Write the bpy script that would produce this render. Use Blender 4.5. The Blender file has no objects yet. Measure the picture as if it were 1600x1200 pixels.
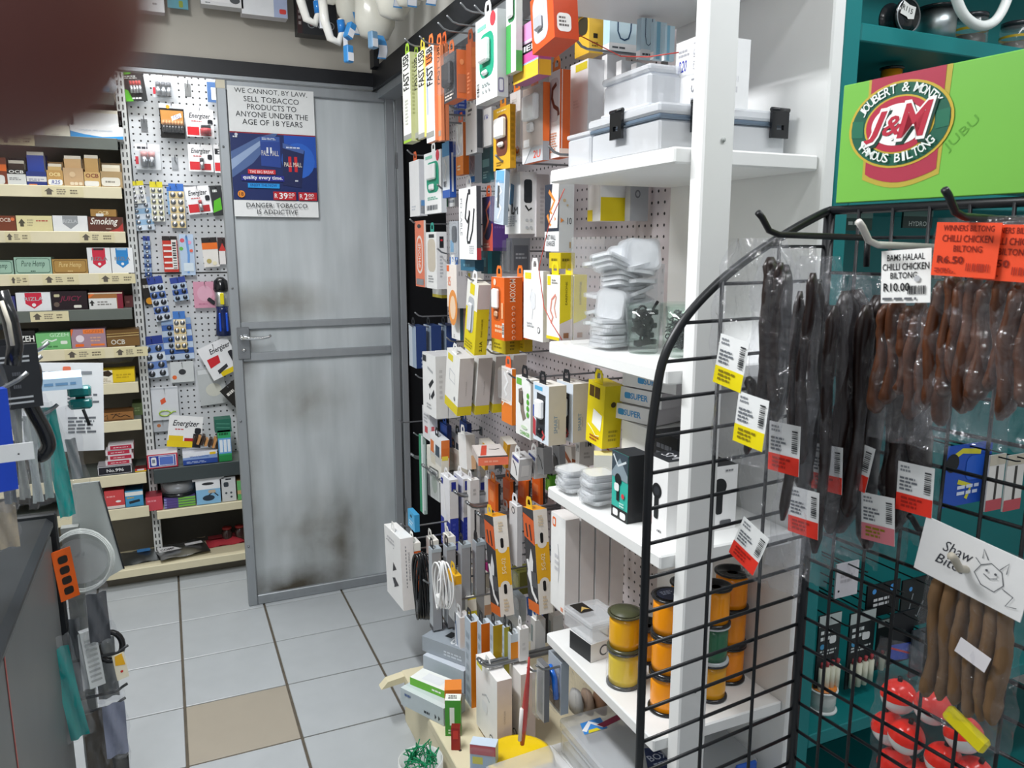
import bpy, math, random
from mathutils import Vector, Matrix
import numpy as np
random.seed(7)
SC = bpy.context.scene
COL = SC.collection
PI = math.pi
# ------------------------------------------------------------------ camera
YAW, PITCH, FPX, EYE = math.radians(24.05), math.radians(10.1), 1205.6, 1.40
cam_d = bpy.data.cameras.new('camera'); cam = bpy.data.objects.new('camera', cam_d); COL.objects.link(cam)
cam.location = (0, 0, EYE); cam.rotation_euler = (PI / 2 - PITCH, 0, -YAW)
cam_d.sensor_fit = 'HORIZONTAL'; cam_d.sensor_width = 36.0; cam_d.lens = 36.0 * FPX / 1600
cam_d.clip_start = 0.005; cam_d.clip_end = 60
cam_d.dof.use_dof = True; cam_d.dof.focus_distance = 2.1
cam_d.dof.aperture_fstop = cam_d.lens / 1000 / 0.0020
SC.camera = cam
# ------------------------------------------------------------------ light
SC.view_settings.view_transform = 'Standard'; SC.view_settings.look = 'None'
SC.view_settings.gamma = 1.0; SC.view_settings.use_curve_mapping = False
SC.view_settings.exposure = 0.08
SC.cycles.transparent_max_bounces = 48
SC.cycles.max_bounces = 10
wd = bpy.data.worlds.new('world'); SC.world = wd; wd.use_nodes = True
wd.node_tree.nodes['Background'].inputs[0].default_value = (0.86, 0.93, 1.0, 1)
wd.node_tree.nodes['Background'].inputs[1].default_value = .5

def area(name, loc, sx, sy, power, colr=(1, .985, .95), rot=(0, 0, 0)):
    l = bpy.data.lights.new(name, 'AREA'); l.shape = 'RECTANGLE'; l.size = sx; l.size_y = sy
    l.energy = power; l.color = colr
    o = bpy.data.objects.new(name, l); COL.objects.link(o); o.location = loc; o.rotation_euler = rot
    return o
TUBES = [((-0.15, 1.45, 2.44), 0, 44), ((1.15, 0.45, 2.44), PI / 2, 11), ((-0.5, -0.9, 2.44), 0, 7), ((-0.15, 3.33, 2.44), PI / 2, 15)]
for i, (p, rz, w) in enumerate(TUBES):
    area('tube_glow', (p[0], p[1], p[2] - .05), 0.14, 1.2, w, (.97, .985, 1.0), (0, 0, rz))

# ------------------------------------------------------------------ pixel -> place on a known plane
_F = Vector((math.sin(YAW) * math.cos(PITCH), math.cos(YAW) * math.cos(PITCH), -math.sin(PITCH)))
_R = Vector((math.cos(YAW), -math.sin(YAW), 0)); _U = _R.cross(_F)
EYEV = Vector((0, 0, EYE))
def ray(u, v): return _F + _R * ((u - 800) / FPX) - _U * ((v - 600) / FPX)
def RX(u, v, X): d = ray(u, v); return EYEV + d * (X / d.x)
def RY(u, v, Y): d = ray(u, v); return EYEV + d * (Y / d.y)
def RZ(u, v, z): d = ray(u, v); return EYEV + d * ((z - EYE) / d.z)
def RD(u, v, dist): d = ray(u, v); return EYEV + d.normalized() * dist

# ------------------------------------------------------------------ materials
MATS = {}
def lin(c): return c / 12.92 if c <= .04045 else ((c + .055) / 1.055) ** 2.4
def hexc(h): return tuple(lin(int(h[i:i + 2], 16) / 255) for i in (0, 2, 4)) + (1,)
def noise_col(nt, bs, col, amt=.08, scale=30, rough=None, bump=0, detail=4, stretch=None):
    tc = nt.nodes.new('ShaderNodeTexCoord'); nz = nt.nodes.new('ShaderNodeTexNoise')
    nz.inputs['Scale'].default_value = scale; nz.inputs['Detail'].default_value = detail
    src = tc.outputs['Object']
    if stretch:
        mp = nt.nodes.new('ShaderNodeMapping'); mp.inputs['Scale'].default_value = stretch
        nt.links.new(src, mp.inputs['Vector']); src = mp.outputs['Vector']
    nt.links.new(src, nz.inputs['Vector'])
    mx = nt.nodes.new('ShaderNodeMix'); mx.data_type = 'RGBA'
    a = tuple(max(0, c * (1 - amt)) for c in col[:3]) + (1,); b = tuple(min(1, c * (1 + amt)) for c in col[:3]) + (1,)
    mx.inputs[6].default_value = a; mx.inputs[7].default_value = b
    nt.links.new(nz.outputs['Fac'], mx.inputs[0]); nt.links.new(mx.outputs[2], bs.inputs['Base Color'])
    if bump:
        bp = nt.nodes.new('ShaderNodeBump'); bp.inputs['Strength'].default_value = bump; bp.inputs['Distance'].default_value = .002
        nt.links.new(nz.outputs['Fac'], bp.inputs['Height']); nt.links.new(bp.outputs['Normal'], bs.inputs['Normal'])
    return nz, mx
def base(name):
    m = bpy.data.materials.new(name); m.use_nodes = True; return m, m.node_tree, m.node_tree.nodes['Principled BSDF']
FIN = {'': (.42, 0, .35), 'g': (.18, 0, .5), 'm': (.75, 0, .2), 's': (.35, 1, .5), 'k': (.55, 1, .5)}
def M(key):
    """hex colour, optional /finish: g gloss, m matt, s steel, k dull steel; or the name of a special material"""
    if key in MATS: return MATS[key]
    h, _, fin = key.partition('/')
    m, nt, bs = base('paint_' + key.replace('/', '_'))
    r, me, sp = FIN[fin]
    bs.inputs['Roughness'].default_value = r; bs.inputs['Metallic'].default_value = me
    bs.inputs['Specular IOR Level'].default_value = sp
    noise_col(nt, bs, hexc(h), .05, 45)
    MATS[key] = m; return m
def special(name, **k):
    m, nt, bs = base(name); MATS[name] = m
    return m, nt, bs
def film(name, tint, haze, rough, gloss=1.0, bump=.35, scale=25, hcol='e8ecf0', graze=.75):
    """thin clear plastic: mostly see-through, a little milky, glossy by fresnel"""
    m = bpy.data.materials.new(name); m.use_nodes = True; nt = m.node_tree; nt.nodes.clear(); MATS[name] = m
    N = nt.nodes.new; L = nt.links.new
    out = N('ShaderNodeOutputMaterial'); tr = N('ShaderNodeBsdfTransparent'); tr.inputs[0].default_value = hexc(tint)
    df = N('ShaderNodeBsdfDiffuse'); df.inputs[0].default_value = hexc(hcol)
    gl = N('ShaderNodeBsdfGlossy'); gl.inputs['Roughness'].default_value = rough
    fr = N('ShaderNodeLayerWeight'); fr.inputs[0].default_value = .5
    pw = N('ShaderNodeMath'); pw.operation = 'POWER'; pw.inputs[1].default_value = 4.5; L(fr.outputs['Facing'], pw.inputs[0])
    mu = N('ShaderNodeMath'); mu.operation = 'MULTIPLY_ADD'; mu.inputs[1].default_value = graze; mu.inputs[2].default_value = .045 * gloss
    tc = N('ShaderNodeTexCoord'); nz = N('ShaderNodeTexNoise'); nz.inputs['Scale'].default_value = scale; nz.inputs['Detail'].default_value = 3
    nz.inputs['Distortion'].default_value = 1.0
    bp = N('ShaderNodeBump'); bp.inputs['Strength'].default_value = bump; bp.inputs['Distance'].default_value = .01
    L(tc.outputs['Object'], nz.inputs['Vector']); L(nz.outputs['Fac'], bp.inputs['Height'])
    for x in (gl, fr): L(bp.outputs['Normal'], x.inputs['Normal'])
    m1 = N('ShaderNodeMixShader'); m1.inputs[0].default_value = haze; L(tr.outputs[0], m1.inputs[1]); L(df.outputs[0], m1.inputs[2])
    m2 = N('ShaderNodeMixShader'); L(pw.outputs[0], mu.inputs[0]); L(mu.outputs[0], m2.inputs[0]); L(m1.outputs[0], m2.inputs[1]); L(gl.outputs[0], m2.inputs[2])
    L(m2.outputs[0], out.inputs[0])
    return m
film('clear_film', 'fdfdfe', .03, .10, .8, 1.0, 38, 'd4d8e0', .38)
film('clear_plastic', 'ffffff', .05, .08, .55, .03, 6)
film('milky_plastic', 'f4f7fb', .50, .25, .8, .05, 6, 'f4f6f9')
film('cloudy_plastic', 'fafbfc', .28, .2, .7, .08, 6, 'f0f2f4')
film('glass', 'f8fcfa', .01, .03, .5, .01, 6)
def plain(name, hexv, rough=.5, metal=0, amt=.1, scale=20, bump=0, spec=.4, stretch=None, detail=4):
    m, nt, bs = special(name); bs.inputs['Roughness'].default_value = rough; bs.inputs['Metallic'].default_value = metal
    bs.inputs['Specular IOR Level'].default_value = spec
    noise_col(nt, bs, hexc(hexv), amt, scale, None, bump, detail, stretch); return m
plain('tile_grey', 'acb1b4', .32, 0, .10, 9, .06, .5, None, 8)
plain('tile_beige', 'a0988a', .4, 0, .06, 9, .04, .4, None, 8)
plain('grout', '5a5348', .9, 0, .35, 30, .4)
plain('white_board', 'ecedec', .42, 0, .025, 14, .06)
plain('beige_wall', 'b9b4aa', .75, 0, .05, 5, .05)
plain('white_wall', 'dcdad4', .7, 0, .05, 6, .05)
plain('black_rail', '17191e', .45, 0, .25, 25, .1)
plain('teal_board', '117a7c', .45, 0, .07, 12, .06)
plain('cream_shelf', 'dcd3b4', .5, 0, .06, 18, .03)
plain('grey_shelf', '5f655f', .5, 0, .12, 14, .03)
plain('alu', '9ca1a5', .45, .55, .12, 30, .05, .5, (1, 1, .12))
plain('hook_steel', '8d9093', .35, .8, .2, 60)
plain('chrome', 'd8dadc', .15, 1, .05, 20)
plain('black_wire', '14161a', .4, 0, .3, 60, .05)
plain('lime_board', '72b646', .38, 0, .03, 10)
plain('counter_grey', '787c7d', .45, .3, .14, 6, .05, .4, None, 8)
plain('dark_edge', '33373b', .4, .2, .2, 10, .05)
plain('biltong', '1c0d0a', .32, 0, .55, 45, .9, .5, (1, 1, .35))
plain('biltong_chicken', '4e2912', .38, 0, .75, 28, 1.0, .5)
plain('chew_stick', '7d6145', .7, 0, .35, 70, .8, .2, (1, 1, .2))
# peg board: punched holes in a regular grid
def pegmat(name, hexv, step, rad, ax):
    m, nt, bs = special(name); bs.inputs['Roughness'].default_value = .5
    N = nt.nodes.new; L = nt.links.new
    tc = N('ShaderNodeTexCoord'); sp = N('ShaderNodeSeparateXYZ'); L(tc.outputs['Object'], sp.inputs[0])
    def cell(o):
        a = N('ShaderNodeMath'); a.operation = 'DIVIDE'; a.inputs[1].default_value = step; L(o, a.inputs[0])
        b = N('ShaderNodeMath'); b.operation = 'FRACT'; L(a.outputs[0], b.inputs[0])
        c = N('ShaderNodeMath'); c.operation = 'SUBTRACT'; c.inputs[1].default_value = .5; L(b.outputs[0], c.inputs[0])
        d = N('ShaderNodeMath'); d.operation = 'MULTIPLY'; L(c.outputs[0], d.inputs[0]); L(c.outputs[0], d.inputs[1]); return d
    p, q = cell(sp.outputs[ax]), cell(sp.outputs[2])
    s = N('ShaderNodeMath'); s.operation = 'ADD'; L(p.outputs[0], s.inputs[0]); L(q.outputs[0], s.inputs[1])
    g = N('ShaderNodeMath'); g.operation = 'GREATER_THAN'; g.inputs[1].default_value = (rad / step) ** 2; L(s.outputs[0], g.inputs[0])
    mx = N('ShaderNodeMix'); mx.data_type = 'RGBA'; mx.inputs[6].default_value = hexc('2c2a2b'); mx.inputs[7].default_value = hexc(hexv)
    L(g.outputs[0], mx.inputs[0]); L(mx.outputs[2], bs.inputs['Base Color'])
    bp = N('ShaderNodeBump'); bp.inputs['Distance'].default_value = .003; L(g.outputs[0], bp.inputs['Height']); L(bp.outputs['Normal'], bs.inputs['Normal'])
pegmat('peg_white', 'd9dcdf', .0262, .0038, 0)
pegmat('peg_pink', 'd2cacd', .0262, .0036, 1)
# galvanised door sheet: brushed, with grime patches that have their own shape
def doormat():
    m, nt, bs = special('door_sheet'); bs.inputs['Roughness'].default_value = .5; bs.inputs['Metallic'].default_value = .12
    N = nt.nodes.new; L = nt.links.new
    tc = N('ShaderNodeTexCoord'); mp = N('ShaderNodeMapping'); mp.inputs['Scale'].default_value = (7, 1, .9); L(tc.outputs['Object'], mp.inputs[0])
    n1 = N('ShaderNodeTexNoise'); n1.inputs['Scale'].default_value = 1.5; n1.inputs['Detail'].default_value = 6; L(mp.outputs[0], n1.inputs['Vector'])
    c1 = N('ShaderNodeValToRGB'); c1.color_ramp.elements[0].color = hexc('a6adb0'); c1.color_ramp.elements[1].color = hexc('c4cacd')
    c1.color_ramp.elements[0].position = .3; c1.color_ramp.elements[1].position = .72; L(n1.outputs['Fac'], c1.inputs[0])
    cur = c1.outputs[0]
    n2 = N('ShaderNodeTexNoise'); n2.inputs['Scale'].default_value = 9; n2.inputs['Detail'].default_value = 8; L(tc.outputs['Object'], n2.inputs['Vector'])
    def blot(cur, c, rx, rz, strength, colr):
        mp = N('ShaderNodeMapping'); mp.vector_type = 'TEXTURE'; mp.inputs['Location'].default_value = (c[0], 0, c[1]); mp.inputs['Scale'].default_value = (rx, 1, rz)
        L(tc.outputs['Object'], mp.inputs[0])
        gr = N('ShaderNodeTexGradient'); gr.gradient_type = 'SPHERICAL'; L(mp.outputs[0], gr.inputs[0])
        mu = N('ShaderNodeMath'); mu.operation = 'MULTIPLY'; L(gr.outputs[1], mu.inputs[0]); L(n2.outputs['Fac'], mu.inputs[1])
        m2 = N('ShaderNodeMath'); m2.operation = 'MULTIPLY'; m2.inputs[1].default_value = strength; m2.use_clamp = True; L(mu.outputs[0], m2.inputs[0])
        mx = N('ShaderNodeMix'); mx.data_type = 'RGBA'; mx.inputs[7].default_value = hexc(colr); L(m2.outputs[0], mx.inputs[0]); L(cur, mx.inputs[6]); return mx.outputs[2]
    for c, rx, rz, s, k in [((.25, .81), .22, .15, .95, '6a6454'), ((.30, .24), .28, .26, 1.15, '645e4e'), ((.16, .03), .34, .12, 2.0, '4a4438'), ((.38, .20), .06, .24, 1.1, '4a4232'),
                            ((.18, 1.19), .24, .10, 1.3, '6b6556'), ((.03, .5), .06, .6, 1.1, '5c574c'), ((.03, 1.05), .09, .25, 1.3, '4f4b43')]:
        cur = blot(cur, c, rx, rz, s, k)
    L(cur, bs.inputs['Base Color'])
    n3 = N('ShaderNodeTexNoise'); n3.inputs['Scale'].default_value = 5; n3.inputs['Detail'].default_value = 2; L(tc.outputs['Object'], n3.inputs['Vector'])
    bp = N('ShaderNodeBump'); bp.inputs['Strength'].default_value = .5; bp.inputs['Distance'].default_value = .012; L(n3.outputs['Fac'], bp.inputs['Height']); L(bp.outputs['Normal'], bs.inputs['Normal'])
doormat()
def emit(name, c, s):
    m = bpy.data.materials.new(name); m.use_nodes = True; nt = m.node_tree; nt.nodes.clear(); MATS[name] = m
    o = nt.nodes.new('ShaderNodeOutputMaterial'); e = nt.nodes.new('ShaderNodeEmission'); e.inputs[0].default_value = c; e.inputs[1].default_value = s
    nt.links.new(e.outputs[0], o.inputs[0])
emit('tube_light', (.95, .98, 1, 1), 4)

# ------------------------------------------------------------------ text as flat print
_TXT = {}
TSC = bpy.data.scenes.new('lettering_workshop')
def text_mesh(s, bold=0.0, shear=0.0):
    k = (s, bold, shear)
    if k not in _TXT:
        c = bpy.data.curves.new('lettering', 'FONT'); c.body = s; c.offset = bold; c.shear = shear; c.resolution_u = 2; c.space_line = .85; c.align_x = 'CENTER'
        o = bpy.data.objects.new('lettering', c); TSC.collection.objects.link(o)
        with bpy.context.temp_override(scene=TSC, view_layer=TSC.view_layers[0]):
            dg = bpy.context.evaluated_depsgraph_get(); me = bpy.data.meshes.new_from_object(o.evaluated_get(dg))
        vs = [tuple(v.co) for v in me.vertices]; fs = [tuple(p.vertices) for p in me.polygons]
        bpy.data.objects.remove(o); bpy.data.curves.remove(c); bpy.data.meshes.remove(me)
        xs = [v[0] for v in vs]; ys = [v[1] for v in vs]; x0, x1, y0, y1 = min(xs), max(xs), min(ys), max(ys)
        _TXT[k] = ([((v[0] - x0) / (x1 - x0 or 1), (v[1] - y0) / (y1 - y0 or 1)) for v in vs], fs)
    return _TXT[k]

# ------------------------------------------------------------------ mesh builder
class MB:
    def __init__(s): s.v = []; s.f = []; s.m = []; s.mats = []; s.sm = []
    def mi(s, key):
        if key not in s.mats: s.mats.append(key)
        return s.mats.index(key)
    def add(s, vs, fs, key, smooth=False, T=None):
        b = len(s.v); k = s.mi(key)
        for v in vs: s.v.append(tuple(T @ Vector(v)) if T else tuple(v))
        for f in fs: s.f.append(tuple(b + i for i in f)); s.m.append(k); s.sm.append(smooth)
        return s
    def box(s, x0, x1, y0, y1, z0, z1, key, T=None, side=None, top=None, front=None):
        vs = [(x0, y0, z0), (x1, y0, z0), (x1, y1, z0), (x0, y1, z0), (x0, y0, z1), (x1, y0, z1), (x1, y1, z1), (x0, y1, z1)]
        fs = [(0, 1, 5, 4), (1, 2, 6, 5), (2, 3, 7, 6), (3, 0, 4, 7), (4, 5, 6, 7), (3, 2, 1, 0)]
        ks = [front or key, side or key, key, side or key, top or key, key]
        for f, k in zip(fs, ks): s.add([vs[i] for i in f], [(0, 1, 2, 3)], k, False, T)
        return s
    def cbox(s, x0, x1, y0, y1, z0, z1, c, key, T=None, smooth=False):
        """box with every edge chamfered"""
        vs = []; 
        for sx in (0, 1):
            for sy in (0, 1):
                for sz in (0, 1):
                    X, Y, Z = (x0, x1)[sx], (y0, y1)[sy], (z0, z1)[sz]; dx, dy, dz = (c, -c)[sx], (c, -c)[sy], (c, -c)[sz]
                    vs += [(X, Y + dy, Z + dz), (X + dx, Y, Z + dz), (X + dx, Y + dy, Z)]
        def i(a, b, d, k): return (a * 4 + b * 2 + d) * 3 + k
        fs = [(i(0,0,0,0), i(0,0,1,0), i(0,1,1,0), i(0,1,0,0)), (i(1,0,0,0), i(1,1,0,0), i(1,1,1,0), i(1,0,1,0)),
              (i(0,0,0,1), i(1,0,0,1), i(1,0,1,1), i(0,0,1,1)), (i(0,1,0,1), i(0,1,1,1), i(1,1,1,1), i(1,1,0,1)),
              (i(0,0,0,2), i(0,1,0,2), i(1,1,0,2), i(1,0,0,2)), (i(0,0,1,2), i(1,0,1,2), i(1,1,1,2), i(0,1,1,2))]
        for b in (0, 1):
            for d in (0, 1):
                fs.append((i(0,b,d,1), i(1,b,d,1), i(1,b,d,2), i(0,b,d,2)))
                fs.append((i(b,0,d,0), i(b,1,d,0), i(b,1,d,2), i(b,0,d,2)))
                fs.append((i(b,d,0,0), i(b,d,1,0), i(b,d,1,1), i(b,d,0,1)))
                for e in (0, 1): fs.append((i(b,d,e,0), i(b,d,e,1), i(b,d,e,2)))
        return s.add(vs, fs, key, smooth, T)
    @staticmethod
    def smooth(pts, n=5, closed=False):
        P = [Vector(p) for p in pts]; m = len(P); out = []
        for k in range(m if closed else m - 1):
            a, b, c, d = (P[(k - 1) % m], P[k], P[(k + 1) % m], P[(k + 2) % m]) if closed else (P[max(k - 1, 0)], P[k], P[k + 1], P[min(k + 2, m - 1)])
            for q in range(n):
                t = q / n; out.append(.5 * (2 * b + (c - a) * t + (2 * a - 5 * b + 4 * c - d) * t * t + (3 * b - a - 3 * c + d) * t ** 3))
        if not closed: out.append(P[-1])
        return out
    def tube(s, pts, r, key, n=8, T=None, closed=False, flat=1.0):
        pts = [Vector(p) for p in pts]; m = len(pts); rr = r if isinstance(r, (list, tuple)) else [r] * m
        vs = []; prev = None
        for k, p in enumerate(pts):
            a = pts[(k - 1) % m] if (closed or k > 0) else p; b = pts[(k + 1) % m] if (closed or k < m - 1) else p
            t = (b - a).normalized() if (b - a).length > 1e-9 else Vector((0, 0, 1))
            if prev is None:
                up = Vector((0, 0, 1)) if abs(t.z) < .9 else Vector((1, 0, 0)); e1 = t.cross(up).normalized()
            else: e1 = (prev - t * prev.dot(t)).normalized()
            prev = e1; e2 = t.cross(e1)
            for q in range(n):
                an = 2 * PI * q / n; vs.append(p + (e1 * math.cos(an) + e2 * math.sin(an) * flat) * rr[k])
        fs = []
        for k in range(m if closed else m - 1):
            for q in range(n):
                fs.append((k * n + q, k * n + (q + 1) % n, ((k + 1) % m) * n + (q + 1) % n, ((k + 1) % m) * n + q))
        if not closed: fs += [tuple(range(n - 1, -1, -1)), tuple((m - 1) * n + q for q in range(n))]
        return s.add(vs, fs, key, True, T)
    def lathe(s, prof, key, n=20, T=None, smooth=True, cap=True):
        vs = []; fs = []
        for r, z in prof:
            for q in range(n): vs.append((r * math.cos(2 * PI * q / n), r * math.sin(2 * PI * q / n), z))
        for k in range(len(prof) - 1):
            for q in range(n): fs.append((k * n + q, k * n + (q + 1) % n, (k + 1) * n + (q + 1) % n, (k + 1) * n + q))
        if cap:
            if prof[0][0] > 1e-5: fs.append(tuple(range(n - 1, -1, -1)))
            if prof[-1][0] > 1e-5: fs.append(tuple((len(prof) - 1) * n + q for q in range(n)))
        return s.add(vs, fs, key, smooth, T)
    def prism(s, pts, t, key, T=None):
        """flat outline in local x,z; extruded along y from 0 to t"""
        n = len(pts); vs = [(x, 0, z) for x, z in pts] + [(x, t, z) for x, z in pts]
        fs = [tuple(range(n)), tuple(range(2 * n - 1, n - 1, -1))] + [(i, n + i, n + (i + 1) % n, (i + 1) % n) for i in range(n)]
        return s.add(vs, fs, key, False, T)
    def ringplate(s, outer, inner, t, key, T=None):
        n = len(outer); vs = [(x, 0, z) for x, z in outer] + [(x, 0, z) for x, z in inner] + [(x, t, z) for x, z in outer] + [(x, t, z) for x, z in inner]
        fs = []
        for i in range(n):
            j = (i + 1) % n
            fs += [(i, j, n + j, n + i), (2 * n + i, 3 * n + i, 3 * n + j, 2 * n + j), (i, 2 * n + i, 2 * n + j, j), (n + i, n + j, 3 * n + j, 3 * n + i)]
        return s.add(vs, fs, key, False, T)
    def sheet(s, nx, nz, fn, key, T=None, smooth=True):
        vs = [fn(i / nx, j / nz) for j in range(nz + 1) for i in range(nx + 1)]
        fs = [(j * (nx + 1) + i, j * (nx + 1) + i + 1, (j + 1) * (nx + 1) + i + 1, (j + 1) * (nx + 1) + i) for j in range(nz) for i in range(nx)]
        return s.add(vs, fs, key, smooth, T)
    def build(s, name, parent=None, loc=None, rot=None):
        me = bpy.data.meshes.new(name); me.from_pydata(s.v, [], s.f)
        for k in s.mats: me.materials.append(M(k))
        me.polygons.foreach_set('material_index', s.m); me.polygons.foreach_set('use_smooth', s.sm); me.update()
        o = bpy.data.objects.new(name, me); COL.objects.link(o)
        if parent: o.parent = parent
        if loc is not None: o.location = loc
        if rot is not None: o.rotation_euler = rot
        return o

def tag(o, label=None, cat=None, group=None, kind=None):
    if label: o['label'] = label
    if cat: o['category'] = cat
    if group: o['group'] = group
    if kind: o['kind'] = kind
    return o
def empty(name, loc, rz=0):
    o = bpy.data.objects.new(name, None); COL.objects.link(o); o.location = loc; o.rotation_euler = (0, 0, rz); o.empty_display_size = .02; return o
def copy_tree(o, parent=None):
    c = o.copy(); COL.objects.link(c); c.parent = parent
    if parent is not None: c.matrix_parent_inverse = o.matrix_parent_inverse.copy()
    for ch in list(o.children):
        if ch is not c: copy_tree(ch, c)
    return c
def struct(o, **k): o['kind'] = 'structure'; return tag(o, **k)

# ------------------------------------------------------------------ printing on faces
def rr(x0, y0, x1, y1, r, n=4):
    out = []
    for cx, cy, a in ((x1 - r, y0 + r, -PI / 2), (x1 - r, y1 - r, 0), (x0 + r, y1 - r, PI / 2), (x0 + r, y0 + r, PI)):
        for k in range(n + 1): out.append((cx + r * math.cos(a + k * PI / 2 / n), cy + r * math.sin(a + k * PI / 2 / n)))
    return out
def ell(cx, cy, rx, ry, n=20): return [(cx + rx * math.cos(2 * PI * k / n), cy + ry * math.sin(2 * PI * k / n)) for k in range(n)]
def printer(mb, O, ex, ey, nrm, W, Hh, items, lift=.0004):
    """items in fractions of the face: r rect, R rounded rect, e ellipse, p polygon, l line, t text, g small print, b bar code"""
    O, ex, ey, nrm = Vector(O), Vector(ex), Vector(ey), Vector(nrm)
    rnd = random.Random(len(items) * 7 + int(W * 1e4))
    z = [lift]
    def P(x, y): return O + ex * (x * W) + ey * (y * Hh) + nrm * z[0]
    def poly(pts, c): mb.add([P(*p) for p in pts], [tuple(range(len(pts)))], c)
    for it in items:
        k = it[0]
        if k == 'r': poly([(it[1], it[2]), (it[3], it[2]), (it[3], it[4]), (it[1], it[4])], it[5])
        elif k == 'R':
            r = it[6] if len(it) > 6 else .15
            x0, y0, x1, y1 = it[1] * W, it[2] * Hh, it[3] * W, it[4] * Hh; q = r * min(x1 - x0, y1 - y0) * 2
            poly([(a / W, b / Hh) for a, b in rr(x0, y0, x1, y1, min(q, min(x1 - x0, y1 - y0) * .499))], it[5])
        elif k == 'e': poly(ell(it[1], it[2], it[3], it[4]), it[5])
        elif k == 'c': poly(ell(it[1], it[2], it[3], it[3] * W / Hh), it[4])
        elif k == 'p': poly(it[1], it[2])
        elif k == 'l':
            pts = [Vector((a * W, b * Hh)) for a, b in it[1]]; w = it[2] * W / 2; vs = []; m = len(pts)
            for i, p in enumerate(pts):
                t = (pts[min(i + 1, m - 1)] - pts[max(i - 1, 0)]).normalized(); nn = Vector((-t.y, t.x)) * w
                vs += [p + nn, p - nn]
            mb.add([P(a.x / W, a.y / Hh) for a in vs], [(2 * i, 2 * i + 1, 2 * i + 3, 2 * i + 2) for i in range(m - 1)], it[3])
        elif k == 't':
            x0, y0, x1, y1, sx, c = it[1:7]; rot = it[7] if len(it) > 7 else 0; bold = it[8] if len(it) > 8 else 0; sh = it[9] if len(it) > 9 else 0
            vs, fs = text_mesh(sx, bold, sh)
            if rot == 0: pts = [P(x0 + a * (x1 - x0), y0 + b * (y1 - y0)) for a, b in vs]
            elif rot == 90: pts = [P(x1 - b * (x1 - x0), y0 + a * (y1 - y0)) for a, b in vs]
            else: pts = [P(x0 + b * (x1 - x0), y1 - a * (y1 - y0)) for a, b in vs]
            mb.add(pts, fs, c)
        elif k == 'g':
            x0, y0, x1, y1, n, c = it[1:7]
            for i in range(n):
                yy = y1 - (i + .5) * (y1 - y0) / n; hh = (y1 - y0) / n * .28; x = x0; end = x0 + (x1 - x0) * rnd.uniform(.6, 1)
                while x < end - .01:
                    e = min(end, x + (x1 - x0) * rnd.uniform(.12, .3)); poly([(x, yy - hh), (e, yy - hh), (e, yy + hh), (x, yy + hh)], c); x = e + (x1 - x0) * .05
        elif k == 'b':
            x0, y0, x1, y1, c = it[1:6]; vert = len(it) > 6; n = 11
            for i in range(n):
                a = i / n; b = a + rnd.choice((.35, .55, .75)) / n
                if vert: poly([(x0, y0 + a * (y1 - y0)), (x1, y0 + a * (y1 - y0)), (x1, y0 + b * (y1 - y0)), (x0, y0 + b * (y1 - y0))], c)
                else: poly([(x0 + a * (x1 - x0), y0), (x0 + b * (x1 - x0), y0), (x0 + b * (x1 - x0), y1), (x0 + a * (x1 - x0), y1)], c)
        z[0] += .00022
    return mb
def front_print(par, w, h, items, name='front_print', y=0.0):
    if not items: return
    return printer(MB(), (-w / 2, y, 0), (1, 0, 0), (0, 0, 1), (0, -1, 0), w, h, items).build(name, par)
def side_print(par, w, h, d, items):
    if not items: return
    return printer(MB(), (w / 2, 0, 0), (0, 1, 0), (0, 0, 1), (1, 0, 0), d, h, items).build('side_print', par)
def lside_print(par, w, h, d, items):
    return printer(MB(), (-w / 2, d, 0), (0, -1, 0), (0, 0, 1), (-1, 0, 0), d, h, items).build('side_print', par)
def top_print(par, w, h, d, items):
    if not items: return
    return printer(MB(), (-w / 2, 0, h), (1, 0, 0), (0, 1, 0), (0, 0, 1), w, d, items).build('top_print', par)

def hang_tab(par, w, h, y, key, tw=.034, th=.03, t=.0012):
    ow = min(tw, w * .95) / 2
    outer = [(-ow, -.004), (ow, -.004), (ow, th * .6), (ow * .6, th), (-ow * .6, th), (-ow, th * .6)]
    inner = [(-ow * .5, th * .3), (ow * .5, th * .3), (ow * .5, th * .55), (ow * .3, th * .75), (-ow * .3, th * .75), (-ow * .5, th * .55)]
    return MB().ringplate(outer, inner, t, key, Matrix.Translation((0, y, h))).build('hang_tab', par)

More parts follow.
